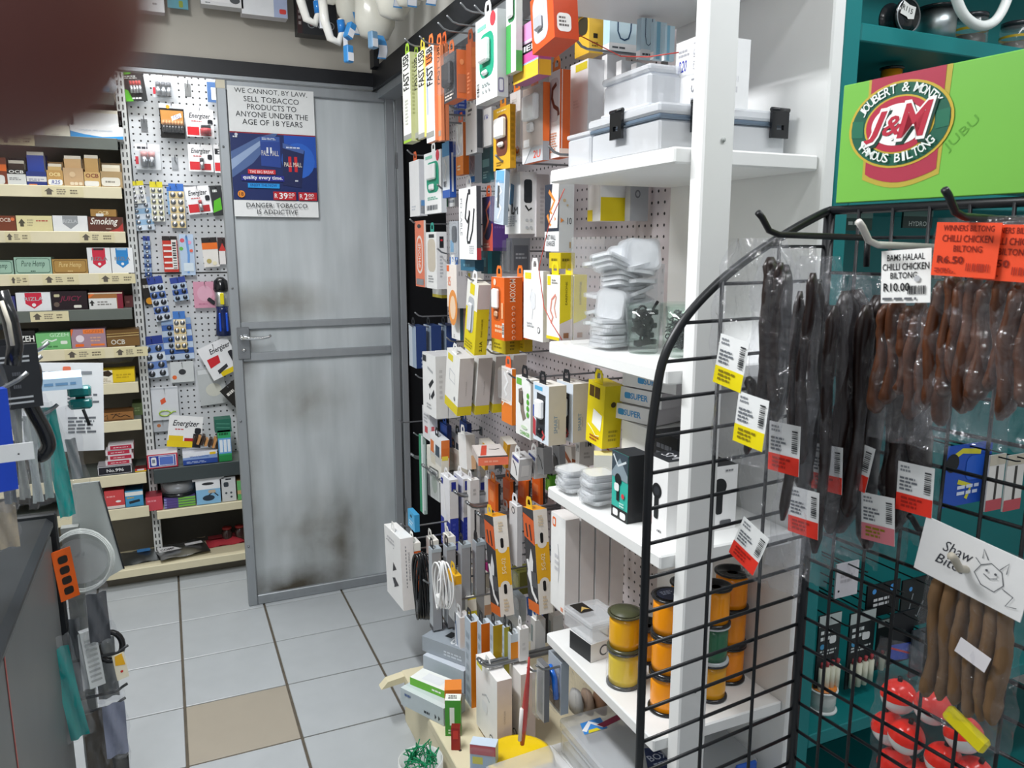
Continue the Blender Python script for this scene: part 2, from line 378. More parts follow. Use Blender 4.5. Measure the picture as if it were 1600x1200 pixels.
ORD = ['frontmost', 'second', 'third', 'fourth', 'fifth', 'sixth', 'seventh', 'eighth']
def product(name, label, cat, loc, rz, w, h, d, cols, fp=(), sp=(), tp=(), tab=None, group=None, tilt=0, lean=0, clear=None, inner=None):
    """a carton: root mesh is the body; printed faces, hang tab, window blister and product are parts.
    cols = front, side, top"""
    cols = tuple(cols.split(',')) if isinstance(cols, str) else cols
    fr, si, to = (cols + cols[-1:] * 3)[:3]
    b = MB().box(-w / 2, w / 2, 0, d, 0, h, si, None, si, to, fr)
    o = b.build(name, None, loc)
    T = Matrix.Translation(Vector(loc)) @ Matrix.Rotation(rz, 4, 'Z') @ Matrix.Translation((0, 0, h)) @ Matrix.Rotation(math.radians(tilt), 4, 'Y') @ Matrix.Rotation(math.radians(lean), 4, 'X') @ Matrix.Translation((0, 0, -h))
    o.matrix_world = T
    tag(o, label, cat, group)
    front_print(o, w, h, fp); side_print(o, w, h, d, sp); top_print(o, w, h, d, tp)
    if tab: hang_tab(o, w, h, min(.004, d / 2), tab)
    if inner:   # a white charger or device showing in the window: (x0,y0,x1,y1,colour[,depth])
        for q in inner:
            dp = q[5] if len(q) > 5 else .006
            MB().cbox(-w / 2 + q[0] * w, -w / 2 + q[2] * w, -dp, 0, q[1] * h, q[3] * h, min(.004, dp * .6), q[4]).build('shown_device', o)
    if clear:
        x0, y0, x1, y1 = clear[:4]; dp = clear[4]
        MB().cbox(-w / 2 + x0 * w, -w / 2 + x1 * w, -dp, -.0005, y0 * h, y1 * h, min(.004, dp * .5), 'clear_plastic').build('window_blister', o)
    return o
def repeat(o, n, step, label, jitter=1.2, place='on its hook', group=None):
    rnd = random.Random(len(label) + n)
    out = [o]; o['label'] = label + ', ' + ORD[0] + ' ' + place
    if group: o['group'] = group
    for i in range(1, n):
        c = copy_tree(o); c.matrix_world = Matrix.Translation(Vector(step) * i) @ o.matrix_world @ Matrix.Rotation(math.radians(rnd.uniform(-jitter, jitter)), 4, 'Y')
        c['label'] = label + ', ' + ORD[i] + ' ' + place; out.append(c)
    return out
WALLX = 1.07
def W(name, label, cat, uf, un, vt, vb, X, d, cols, fp=(), sp=(), n=1, st=None, tab=None, tilt=0, lean=0, grp=None, **k):
    """a pack hanging on the accessory wall: face to the aisle; pixel edges of its face -> its place on plane X"""
    a = RX(uf, vb, X); b = RX(un, vb, X); t = RX(un, vt, X)
    w = abs(a.y - b.y); h = t.z - b.z
    if d > 1: d = RY(d, vb, b.y).x - X
    o = product(name, label, cat, (X, (a.y + b.y) / 2, b.z), -PI / 2, w, h, d, cols, fp, sp, tab=tab, tilt=tilt, lean=lean, group=grp, **k)
    if n > 1: repeat(o, n, (st or d * 1.08, 0, 0), label)
    return o
def Bk(name, label, cat, u0, u1, vt, vb, Y, d, cols, fp=(), sp=(), z=None, **k):
    """a pack on the back shelving or peg board, facing the aisle end"""
    um = (u0 + u1) / 2; a = RY(u0, vb, Y); b = RY(u1, vb, Y); p = RY(um, vb, Y); t = RY(um, vt, Y)
    z0 = p.z if z is None else z
    return product(name, label, cat, ((a.x + b.x) / 2, Y, z0), 0, b.x - a.x, t.z - z0, d, cols, fp, sp, **k)
def hook(label, u, v, X, wall=WALLX, up=.016, r=.0022, key='hook_steel', double=False):
    """wire hook out of the accessory wall, its tip bent up"""
    p = RX(u, v, X); L = wall - X
    b = MB()
    for dy in ((-.009, .009) if double else (0,)):
        b.tube([(L, dy, -up), (.028, dy, -up), (.014, dy, -up * .75), (.004, dy, -up * .2), (0, dy, 0)], r, key, 6)
    if double: b.tube([(0, -.009, 0), (0, .009, 0)], r, key, 6)
    o = b.build('peg_hook', None, p); tag(o, label, 'hook', 'steel hooks on the accessory wall')
    MB().box(L - .003, L - .0005, -.012, .012, -up - .02, -up + .012, key).build('hook_plate', o)
    return o
# ================================================================== the setting
XL, XR, YN, YF, ZC = -1.42, 2.42, -1.55, 3.72, 2.56
floor = struct(MB().box(XL, XR, YN, YF, -.08, -.004, 'grout').build('floor'), label='grey tiled shop floor with dirty grout lines', cat='floor')
TW, TD, TX0, TY0 = .3068, .302, -.038, 3.30
tiles = {}
def tile_at(k, j):
    x0, y1 = TX0 + k * TW, TY0 - j * TD
    key = 'tile_beige' if (k, j) == (0, 3) else 'tile_grey'
    if key not in tiles:
        b = MB().cbox(.004, TW - .004, -TD + .003, -.003, -.008, 0, .0015, key); t = b.build('tile', floor); tiles[key] = t
    else:
        t = tiles[key].copy(); COL.objects.link(t)
    t.location = (x0, y1, 0)
    if key == 'tile_beige': t['label'] = 'odd beige replacement floor tile'
for k in range(-4, 8):
    for j in range(-1, 16): tile_at(k, j)
struct(MB().box(XL - .1, XR + .1, YN, YF + .3, ZC, ZC + .1, 'white_wall').build('ceiling'), label='white painted shop ceiling', cat='ceiling')
struct(MB().box(XL - .1, XL, YN, YF + .2, 0, ZC, 'white_wall').build('wall_left'), label='white wall behind the counter', cat='wall')
struct(MB().box(XL - .1, XR + .1, YF, YF + .1, 0, ZC, 'white_wall').build('wall_back'), label='white back wall behind the shelving', cat='wall')
struct(MB().box(WALLX + .035, WALLX + .12, 1.5, YF, 0, ZC, 'white_wall').build('wall_right'), label='white wall carrying the accessory peg board', cat='wall')
struct(MB().box(WALLX + .035, XR, 1.40, 1.50, 0, ZC, 'white_wall').build('wall_return'), label='short white wall behind the teal shelving', cat='wall')
struct(MB().box(XR, XR + .1, YN, 1.50, 0, ZC, 'white_wall').build('wall_far_right'), label='white side wall out beyond the wire rack', cat='wall')
# header over the passage and along the accessory wall
struct(MB().box(XL, .80, 3.045, 3.075, 2.045, ZC, 'beige_wall').build('wall_header'), label='dull beige header panel above the passage', cat='wall')
struct(MB().box(.80, WALLX + .035, 1.49, 3.075, 2.045, ZC, 'white_board', None, 'white_wall').build('wall_soffit'), label='boxed white soffit above the accessory wall', cat='wall')
r = struct(MB().box(XL, .785, 3.03, 3.075, 1.998, 2.046, 'black_rail').build('trim_1'), label='black rail under the beige header panel', cat='trim')
MB().box(XL, .785, 3.035, 3.07, 1.985, 1.9975, 'alu').build('track', r)
r = struct(MB().box(.775, .81, 1.49, 3.075, 1.985, 2.06, 'black_rail').build('trim_2'), label='black rail along the soffit above accessories', cat='trim')
MB().box(.79, .86, 1.49, 3.07, 1.955, 1.9845, 'alu').build('track', r)
MB().box(.755, .7745, 2.93, 2.99, 2.05, 2.115, 'black_rail').build('rail_bracket', r)
struct(MB().box(.885, WALLX + .03, 3.06, 3.075, 0, 1.998, '0c0d10/m').build('wall_end_panel'), label='black end panel between door and accessory wall', cat='wall')
r = struct(MB().cbox(.858, .884, 3.02, 3.06, 0, 1.985, .002, 'alu').build('trim_3'), label='aluminium door post beside the accessory wall', cat='trim')
MB().cbox(.853, .858, 3.015, 3.03, 1.70, 1.76, .001, 'hook_steel').build('hinge', r); MB().cbox(.853, .858, 3.015, 3.03, .3, .36, .001, 'hook_steel').build('hinge', r)

# ------------------------------------------------------------------ metal door
DX, DY, DW, DH = .2115, 3.02, .638, 1.978
door = empty('door_1', (DX, DY, 0)); struct(door, label='dented grey sheet metal door with two rails and a tobacco poster', cat='door')
b = MB()
def dent(x, z):
    n = math.sin(x * 31 + z * 7) * math.sin(z * 23 + x * 5) * .0012
    if .15 < z < .42: n += .0022 * math.sin(x * 70 + z * 9) * math.exp(-((z - .30) / .03) ** 2)
    return n
b.sheet(60, 150, lambda i, j: (.02 + i * (DW - .04), .016 + dent(i * DW, j * DH), .02 + j * (DH - .04)), 'door_sheet')
b.build('sheet', door)
MB().box(.02, DW - .02, .02, .026, .02, DH - .02, 'alu').build('back_sheet', door)
for nm, a in (('stile', (0, .034, 0, .034, 0, DH)), ('stile', (DW - .034, DW, 0, .034, 0, DH)), ('top_rail', (.034, DW - .034, 0, .034, DH - .036, DH)), ('bottom_rail', (.034, DW - .034, .002, .034, .0, .04)),
              ('middle_rail', (.034, DW - .034, .002, .03, 1.095, 1.122)), ('middle_rail', (.034, DW - .034, .002, .03, .975, 1.007))):
    MB().cbox(*a, .003, 'alu').build(nm, door)
lp = MB().cbox(.018, .062, -.006, .0, .985, 1.105, .002, 'hook_steel').build('lock_plate', door)
MB().tube([(.034, -.006, 1.068), (.034, -.03, 1.068)], .009, 'chrome', 10).build('handle_neck', lp)
MB().tube([(.034, -.03, 1.068), (.06, -.034, 1.066), (.10, -.034, 1.064), (.126, -.034, 1.068), (.136, -.034, 1.074)], [.008, .0075, .006, .0055, .005], 'chrome', 10).build('lever_handle', lp)
MB().tube([(.040, -.006, 1.02), (.040, -.010, 1.02)], .007, 'chrome', 10).build('keyhole', lp)
for z in (.25, .75, 1.25, 1.75):
    MB().tube([(.012, -.001, z), (.012, -.004, z)], .004, 'hook_steel', 8).build('rivet', door)
MB().box(.0, .03, -.001, .0, DH - .03, DH - .002, 'd9d2bd/m').build('tape_patch', door)
# poster on the door
a = RY(357, 138, 3.02); c = RY(493, 325, 3.02); pw = .300; ph = .452
po = MB().box(0, pw, -.0012, 0, 0, ph, 'e2e4e4').build('tobacco_poster', None, (.246, DY - .0015, 1.503))
tag(po, 'age limit tobacco poster with blue cigarette advert taped on the door', 'poster')
po.location = (.2475, DY - .0012, 1.508)
it = []
for k, s in enumerate(['WE CANNOT, BY LAW,', 'SELL TOBACCO', 'PRODUCTS TO', 'ANYONE UNDER THE', 'AGE OF 18 YEARS']):
    wd_ = (.84, .64, .57, .84, .70)[k]; y = .945 - k * .058
    it.append(('t', .5 - wd_ / 2, y, .5 + wd_ / 2, y + .042, s, '1d1f24'))
it += [('r', 0, .13, 1, .655, '16275e'), ('r', 0, .645, 1, .655, '8c1d2c'), ('p', [(0, .30), (0, .50), (.32, .62), (.50, .655), (.55, .655), (.25, .42)], '4d6596'), ('p', [(0, .36), (.0, .44), (.40, .62), (.42, .60)], '8fa3c4'),
       ('r', .62, .40, 1, .645, '1f4fae'), ('e', .78, .45, .2, .14, '2a62c2'),
       ('p', [(.34, .40), (.57, .39), (.57, .63), (.34, .625)], '23418f'), ('p', [(.345, .585), (.565, .59), (.565, .63), (.345, .622)], '33549f'), ('t', .35, .48, .55, .52, 'PALL MALL', 'd7d3c9'), ('r', .41, .50, .43, .545, 'd7dbe4'), ('r', .45, .50, .47, .545, 'd7dbe4'),
       ('p', [(.58, .255), (.80, .235), (.86, .53), (.60, .58)], '1a2350'), ('p', [(.60, .545), (.845, .505), (.855, .535), (.602, .585)], '44609f'), ('r', .66, .36, .695, .48, 'c8262d'), ('r', .73, .36, .765, .48, 'c8262d'), ('t', .61, .40, .82, .435, 'PALL MALL', 'e6e0cf'), ('g', .73, .28, .80, .30, 1, 'd7dbe4'),
       ('g', .36, .60, .55, .62, 2, 'c9d2e6'), ('g', .64, .54, .83, .56, 1, 'c9d2e6'), ('g', .03, .605, .12, .625, 1, 'd0d6e0'), ('c', .07, .632, .018, 'c7ccd8'),
       ('r', .18, .335, .50, .37, 'c92a35'), ('t', .2, .34, .48, .362, 'THE BIG BREAK', 'f2d9d9', 0, .01), ('r', .10, .28, .60, .325, '232a86'), ('t', .12, .285, .58, .322, 'quality every time.', 'f2f2f6', 0, .012),
       ('r', .17, .225, .54, .262, '1d8fd8'), ('t', .2, .231, .51, .257, 'ENJOY THE NOW', '123a78', 0, .01),
       ('c', .09, .175, .042, 'e08a2c'), ('t', .065, .16, .115, .19, '18', '5a2d12', 0, .01), ('r', .46, .135, .73, .20, 'b41f2b'), ('r', .76, .135, .985, .20, 'b41f2b'),
       ('t', .475, .15, .51, .185, 'R', 'f0e6e6', 0, .01), ('t', .53, .142, .63, .192, '39', 'f6f2f2', 0, .015), ('t', .64, .165, .71, .19, '00', 'f0e6e6', 0, .01), ('g', .64, .148, .71, .16, 1, 'eecfcf'),
       ('t', .775, .15, .81, .185, 'R', 'f0e6e6', 0, .01), ('t', .83, .142, .87, .192, '2', 'f6f2f2', 0, .015), ('t', .88, .165, .945, .19, '00', 'f0e6e6', 0, .01), ('g', .88, .145, .965, .16, 2, 'eecfcf'),
       ('t', .14, .072, .86, .108, 'DANGER: TOBACCO', '1d1f24'), ('t', .26, .02, .74, .056, 'IS ADDICTIVE', '1d1f24')]
printer(MB(), (0, -.0012, 0), (1, 0, 0), (0, 0, 1), (0, -1, 0), pw, ph, it).build('poster_print', po)

# ------------------------------------------------------------------ ceiling lamps
for i, (p, rz, w) in enumerate(TUBES):
    o = MB().cbox(-.08, .08, -.63, .63, .0, .06, .01, 'e6e6e2').build('ceiling_lamp', None, (p[0], p[1], p[2] + .04), (0, 0, rz))
    tag(o, 'white twin tube ceiling lamp ' + ('over the aisle between counter and accessory wall', 'above the wire rack and teal shelving', 'over the counter end near the entrance', 'behind the header above the back shelving')[i], 'lamp', 'ceiling tube lamps')
    for s in (-.035, .035): MB().tube([(s, -.6, -.012), (s, .6, -.012)], .011, 'tube_light', 10).build('tube', o)

# ------------------------------------------------------------------ accessory wall peg board
pb = MB().box(0, .03, 0, 1.57, 0, 1.88, 'peg_pink').build('accessory_peg_board', None, (WALLX, 1.49, .1))
tag(pb, 'pale pinkish peg board covering the accessory wall', 'peg board')
# cream base shelf under it
bs_ = empty('base_shelf', (.56, 1.60, 0)); tag(bs_, 'cream steel base shelf along the foot of the accessory wall', 'shelf')
MB().cbox(0, .5, -.1, .46, .135, .16, .002, 'cream_shelf').build('shelf_deck', bs_)
MB().cbox(0, .18, -.55, -.1005, .135, .16, .002, 'cream_shelf').build('shelf_deck', bs_)
MB().cbox(.004, .03, -.54, .45, .0, .134, .002, 'cream_shelf').build('kick_plate', bs_)
for y in (.04, .12, .30, .42): MB().tube([(.03, y, .16), (.03, y, .1606)], .004, '3a3430', 8).build('slot', bs_)
MB().prism([(-.07, .13), (.03, .14), (.03, .16), (-.05, .15)], .03, 'cream_shelf', Matrix.Translation((0, .43, 0))).build('end_bracket', bs_)

# ------------------------------------------------------------------ white shelf unit
SX, SY0, SY1 = .75, 1.05, 1.485
SHZ = [1.863, 1.530, 1.172, .845, .492, .20]
su = empty('shelf_unit', (SX, SY0, 0)); tag(su, 'white painted open shelf unit with a square front post', 'shelf unit')
for i, z in enumerate(SHZ):
    MB().cbox(0, .3015, 0, SY1 - SY0, z, z + .026, .003, 'white_board').build('shelf', su)
po_ = MB().cbox(.029, .089, -.034, -.001, 0, ZC, .003, 'white_board').build('post', su)
MB().tube([(.066, -.0345, 1.565), (.066, -.0365, 1.565)], .004, 'b9bdbb', 8).build('screw', po_)
MB().tube([(.06, -.0345, .62), (.06, -.0365, .62)], .003, '55524c', 8).build('screw', po_)
MB().cbox(.302, .330, -.012, SY1 - SY0, 0, ZC, .003, 'white_board').build('back_panel', su)
MB().cbox(.006, .02, SY1 - SY0, SY1 - SY0 + .012, .2, ZC, .002, 'white_board').build('rear_stile', su) if False else None

# ------------------------------------------------------------------ teal shelving
TY, TX = 1.04, 1.0815
tu = empty('teal_shelving', (TX, TY, 0)); tag(tu, 'teal painted wooden shelving behind the wire rack', 'shelf unit')
MB().cbox(0, .037, 0, .33, 0, ZC, .002, 'teal_board').build('side_board', tu)
MB().box(.037, 1.2, .315, .33, 0, ZC, 'teal_board').build('back_board', tu)
for z in (2.12, 1.777, 1.50, .43, .10):
    MB().cbox(.0375, 1.2, 0, .314, z - .03, z, .002, 'teal_board').build('shelf', tu)

# ------------------------------------------------------------------ back shelving (cigarette papers)
BY = 3.42
bk = empty('wall_shelving', (-1.3, BY, 0)); tag(bk, 'grey and cream steel wall shelving full of rolling paper boxes', 'shelf unit')
BZ = [1.97, 1.805, 1.624, 1.456, 1.297, 1.158, 1.007, .862, .707, .484, .34]
MB().box(0, 1.17, .235, .25, .02, 2.3, '857e70/m').build('back_panel', bk)
STR = ['g', 'g', 'c', 'c', 'c', 'g', 'c', 'c', 'c', 'c', 'c']
for i, z in enumerate(BZ):
    s = MB().box(.0, 1.17, .002, .234, z - .012, z, 'grey_shelf').build('shelf', bk)
    key = 'cream_shelf' if STR[i] == 'c' else 'grey_shelf'
    f = MB().cbox(0, 1.172, -.006, .0015, z - (.042 if i < 9 else .045), z + .001, .001, key).build('price_strip', bk)
for x in (1.176, ):
    up = MB().cbox(x, x + .032, .10, .25, 0, 2.3, .001, 'cfd1cf').build('slotted_upright', bk)
    sl = MB()
    for q in range(70): sl.box(x + .006, x + .011, .0992, .0998, .1 + q * .03, .118 + q * .03, '3b3c3b'); sl.box(x + .02, x + .025, .0992, .0998, .1 + q * .03, .118 + q * .03, '3b3c3b')
    tag(sl.build('upright_slots', up), kind='stuff')
# price labels clipped on the strips
def ptag(u0, u1, z, key='d9cfa8'):
    p, q = RY(u0, 300, BY - .008), RY(u1, 300, BY - .008)
    o = MB().box(p.x, q.x, BY - .0085, BY - .0066, z - .040, z - .002, key).build('price_label'); o.parent = bk; o.matrix_parent_inverse = Matrix.Translation((1.3, -BY, 0))
    w = q.x - p.x
    printer(MB(), (p.x, BY - .0085, z - .04), (1, 0, 0), (0, 0, 1), (0, -1, 0), w, .038, [('p', [(.12, .2), (.24, .2), (.24, .5), (.30, .5), (.18, .85), (.06, .5), (.12, .5)], '5d564c'), ('g', .36, .2, .6, .8, 3, '8f8672'), ('g', .68, .25, .92, .75, 2, '7d745f')]).build('label_print', o)
for u0, u1, k in [(8, 62, 1), (65, 130, 2), (118, 172, 3), (0, 40, 3), (52, 110, 4), (142, 200, 4), (0, 30, 4), (26, 88, 5), (75, 140, 6), (155, 210, 6)]: ptag(u0, u1, BZ[k])
# peg board beside it
b2 = MB().box(0, .95, 0, .02, 0, 1.9, 'peg_white').build('battery_peg_board', None, (-.088, 3.622, .32)); tag(b2, 'white peg board holding battery packs behind the door', 'peg board')
MB().box(0, .95, -.001, 0, .966, .972, '3a3a3a').build('panel_joint', b2); MB().box(0, .95, -.001, 0, 1.33, 1.334, '55555a').build('panel_joint', b2)
# lower shelves under the peg board
ls = empty('low_shelving', (-.1, BY, 0)); tag(ls, 'low cream and grey shelves under the battery peg board', 'shelf unit')
MB().box(0, .95, .002, .20, .475, .485, 'grey_shelf').build('shelf', ls); MB().cbox(0, .95, -.008, .0015, .43, .492, .002, '3f4748').build('shelf_edge', ls)
MB().box(0, .95, .002, .184, .290, .31, 'cream_shelf').build('shelf', ls); MB().cbox(0, .95, -.008, .0015, .276, .312, .002, 'cream_shelf').build('shelf_edge', ls)
MB().box(0, .95, .185, .199, .085, .46, '3a3833/m').build('back_panel', ls)
MB().cbox(-1.2, .95, -.03, .199, .050, .084, .002, 'cream_shelf').build('base_shelf', ls)
MB().box(-1.2, .95, .03, .05, 0, .05, '6e685c').build('kick_plate', ls)
# ================================================================== accessory wall: packs on hooks
CB, CH, PK, CBX = 'cable pack', 'charger box', 'blister pack', 'cable box'
def cable_loop(cx, cy, r, ry, w, c): return ('l', [(cx + r * math.cos(t * PI / 12) , cy + ry * math.sin(t * PI / 12)) for t in range(25)], w, c)
def charger_art(x0, y0, x1, y1, bg, c='f2f2f2'): return [('R', x0, y0, x1, y1, bg)]
G1 = 'long cable packs under the soffit rail'
fu = lambda c='1c1c1e': ('t', .14, .60, .86, .99, 'FAST USB', c, 90, .01)
XA = .66
W('cable_pack', 'tall white and lime cable pack hanging next to the door', CB, 631, 643, 78, 220, XA, 657, 'f1f2ea,b9bc8d,b9bc8d', [('r', 0, 0, 1, .03, 'a6cf3a'), ('r', 0, .03, 1, .09, '9a9b96'), fu(), ('g', .3, .2, .7, .5, 8, 'd8d9cd')], [('g', .2, .3, .8, .9, 14, '9c9f70')], tab='a6cf3a', grp=G1)
W('cable_pack', 'olive green cable pack, second in the row next to the door', CB, 645, 656, 84, 214, XA + .012, 664, 'a9ad82,b0b48a,b0b48a', [fu(), ('r', 0, .0, 1, .07, '9a9b96')], tab='7f9c2d', grp=G1)
W('cable_pack', 'white and yellow cable pack, third in the row next to the door', CB, 654, 667, 72, 213, XA, 672, 'eceada,d9d0a0,d9d0a0', [('r', .75, 0, 1, 1, 'e9d873'), fu(), ('r', 0, 0, .75, .06, '9a9b96')], tab='e9d24a', grp=G1)
W('cable_pack', 'tall white cable pack with a blue line and orange corner', CB, 667, 680, 66, 219, XA, 688, 'f0f1f2,e08a5e,e08a5e', [('r', .0, .82, .8, .93, 'f08040'), ('r', .16, .3, .22, .8, '5d8fd0'), ('r', 0, .05, .9, .11, '9a9b96'), fu()], tab='f08040', grp=G1)
W('cable_pack', 'salmon orange cable pack between white pack and brown blister', CB, 682, 690, 68, 219, XA + .01, 695, 'd98a62,c9774f,c9774f', [fu(), ('r', .0, .05, .9, .11, '9a9b96')], tab='e0703a', grp=G1)
W('cable_pack', 'darker orange cable pack tucked behind the salmon one', CB, 691, 697, 66, 219, XA + .022, 702, 'b9704f,a9623f,a9623f', [fu()], tab='c9602f', grp=G1)
W('phone_mount_pack', 'clear blister with black device on brown orange card', PK, 694, 714, 76, 153, XA, 730, '3c3a3e,c7683a,c7683a', [('r', .1, .2, .9, .9, '22252c'), ('r', .4, .45, .7, .58, 'f2f2f2'), ('g', .1, .03, .9, .16, 2, 'd9cfc6')], [('r', .1, .12, .9, .5, 'b0694a'), ('e', .5, .75, .2, .06, 'd98a5a')], clear=(.04, .16, .96, .98, .02), inner=[(.2, .3, .8, .8, '1c1e24', .014)], tab='b9643a')
W('brown_card_pack', 'plain brown orange card pack left of the teal charger box', PK, 729, 737, 64, 154, XA + .02, 744, '8c4526,a3532c,a3532c', [('g', .2, .1, .8, .5, 6, 'b9704f')], [('r', .1, .55, .9, .9, 'b4612f')], tab='7c3a1e')
W('charger_box', 'large white box with white charger in a teal window', CH, 744, 777, 12, 150, XA, 794, 'f3f4f4,b9bcbf,d9dbdd', [('R', .18, .28, .86, .80, '1f9a78'), ('R', .2, .34, .5, .42, '17805f'), ('r', .1, .86, .5, .91, '7fc9ae'), ('c', .82, .92, .12, 'd8404a'), ('b', .05, .08, .18, .25, '3a3a3a', 1), ('g', .3, .17, .75, .22, 2, '8f9a9a'), ('c', .35, .12, .03, '9aa0a0'), ('c', .5, .12, .03, '9aa0a0'), ('c', .65, .12, .03, '9aa0a0')], [('R', .1, .05, .6, .22, '6f6a92'), ('R', .18, .07, .52, .2, 'c9cbd6')], inner=[(.32, .45, .72, .72, 'f4f4f4', .014), (.42, .3, .62, .36, 'eef0f0', .01)], tab='e9ecec')
W('green_window_box', 'green edged box with white plug at the top of wall', CH, 791, 806, -20, 110, .68, 816, 'e6eae4,c9cfc9,c9cfc9', [('r', 0, 0, .5, .6, '3f9c4c'), ('R', .2, .62, .9, .95, '2f7a4a'), ('c', .55, .8, .2, 'f2f4f2')], [('r', 0, 0, 1, .25, '4fae58')], inner=[(.3, .66, .85, .9, 'f4f4f4', .008)])
W('adapter_box', 'pink black and yellow striped adapter box', 'box', 803, 842, 25, 116, .70, 861, 'e3b8d4,a55a86,caa9c0', [('r', 0, .66, 1, 1, 'cfc4dc'), ('R', .3, .7, .95, 1, 'd98fc0'), ('r', 0, .46, 1, .64, '1d1a1f'), ('t', .1, .5, .95, .6, 'STER', 'e8e2e6', 0, .01), ('R', .22, .5, .5, .6, 'f2f2f2'), ('r', 0, .30, 1, .46, 'd0559a'), ('r', 0, .27, 1, .30, '9db4d8'), ('r', 0, 0, 1, .27, 'e8bb3a')], [('r', 0, 0, 1, .27, 'c9951f'), ('r', 0, .30, 1, .46, 'a8407a')])
W('orange_charger_pack', 'orange red pack with grey window and price sticker, tilted', PK, 828, 862, -25, 66, .66, 900, 'e2521f,c8451c,d24a1e', [('R', .1, .12, .75, .98, 'b9bcc2'), ('r', .2, .3, .6, .95, 'd6d9de'), ('g', .2, .14, .6, .2, 1, '777')if False else ('r', .3, .16, .55, .28, 'f2f2f2')], [('R', .12, .12, .7, .45, 'f3efec'), ('g', .2, .2, .6, .4, 3, '6a6460')], tilt=-7, inner=[(.25, .32, .55, .6, 'a9acb2', .008)])
W('yellow_charger_pack', 'yellow pack left of the light blue cable boxes', PK, 898, 920, 20, 82, .90, 942, 'e9b93a,f0c24a,e0b03a', [('R', .2, .5, .9, .95, '3a3424')], [('r', .3, .38, .6, .5, '2c261a'), ('g', .2, .15, .8, .3, 2, '8a6f24')])
for k, (a, c, s, t, v) in enumerate([(942, 952, 994, 22, 78), (994, 1001, 1022, 28, 90), (1016, 1021, 1040, 34, 92), (1034, 1038, 1053, 40, 94)]):
    W('cable_box', ('white and light blue box with a blue cable loop under the top shelf', 'light blue cable box beside the one with the large loop', 'narrow light blue cable box, third under the top shelf', 'narrow light blue cable box, last under the top shelf')[k], CBX, a, c, t, v, .92, s, 'bcdcea,cfe6f0,e8f0f4', [('r', 0, 0, 1, .2, 'f2f4f6')],
      [('r', 0, .0, 1, .22, 'f4f5f6'), ('l', [(.3, 1), (.3, .55), (.4, .36), (.55, .32), (.7, .38), (.78, .6), (.8, 1)], .05, '27496b'), ('g', .1, .05, .9, .14, 1, '555a60')] if k < 2 else [('r', .2, .0, .5, 1, '8fc4dc')], lean=0)
# second storey
W('blue_blister', 'small bright blue pack behind steel hooks', PK, 709, 716, 150, 178, .80, 729, '2b49a8,2d4fb4,2d4fb4', [('g', .1, .2, .9, .8, 3, '9fb0dc')], [('g', .1, .2, .9, .8, 3, '9fb0dc')], tab='2d4fb4')
b = MB().lathe([(.0, 0), (.011, .004), (.014, .02), (.015, .05), (.012, .075), (.006, .09), (0, .092)], 'd7dade/g', 14, Matrix.Scale(.7, 4, (1, 0, 0)))
o = b.build('bluetooth_clip', None, RX(694, 221, .72)); tag(o, 'small rounded silver grey clip device hanging by the orange packs', 'gadget'); MB().cbox(-.012, -.0095, -.006, .006, .03, .06, .001, '8b9096').build('button', o)
W('cable_box', 'narrow white box with clear side beside the wired pack', CBX, 728, 745, 162, 238, .78, 755, 'f2f2f2,8f9396,e6e6e6', [('r', .25, .9, .6, .95, '55585c'), ('r', .2, .82, .5, .86, '8a8d90'), ('r', .5, .04, .6, .09, '333')if False else ('r', .5, .04, .62, .08, '333333')], [('r', .1, .1, .9, .9, '3c4046')], tab='eceff0')
W('orange_base_cable_pack', 'white cable in a clear pack with orange base', CB, 713, 724, 190, 272, .80, 733, 'e9e2dc,d9722a,e07a2e', [('r', 0, 0, 1, .36, 'f08a2c'), ('l', [(.2, .95), (.3, .6), (.6, .45), (.3, .4), (.15, .5)], .14, 'fbfbfb'), ('g', .2, .08, .8, .2, 2, 'fbe2c4')], [('r', 0, 0, 1, .36, 'd8701f')], tab='e0602a', clear=(.05, .36, .95, .96, .012))
W('price_marked_box', 'plain white box with a blue pen price above teal pack', 'box', 752, 768, 166, 226, .80, 776, 'f1f1f0,d9d9da,e6e6e6', [('t', .3, .72, .75, .84, '1k', '2d3fae', 0, .0, .3)])
W('yellow_charger_box', 'yellow box with white charger in a brown window', CH, 771, 797, 162, 262, .76, 806, 'd9a92c,c9951f,d4a52c', [('R', .18, .22, .86, .88, '6b3b2c'), ('g', .25, .92, .8, .96, 1, 'f2e2b0'), ('g', .2, .06, .6, .14, 2, '8a6a1c')], [('g', .2, .1, .8, .9, 9, 'b08418')], inner=[(.3, .5, .82, .82, 'f4f4f2', .014), (.42, .36, .7, .44, 'ecebe8', .01)], tab='d98a2a')
W('teal_cable_box', 'dark teal cable box under the yellow charger box', CBX, 753, 766, 222, 284, .84, 772, '2f5f68,37707a,4a7a80', [('r', .1, .4, .9, .6, '6fa0a4'), ('g', .2, .1, .8, .3, 3, '8fb4b8')])
W('slim_white_box', 'slim white box with an orange dot near its foot', CH, 797, 813, 140, 243, .79, 819, 'f2f2f2,d3d5d8,e6e6e6', [('c', .72, .1, .16, 'f0813a'), ('c', .72, .1, .07, 'f8f4f0'), ('g', .2, .7, .7, .9, 6, 'dadada')], tab='f0813a')
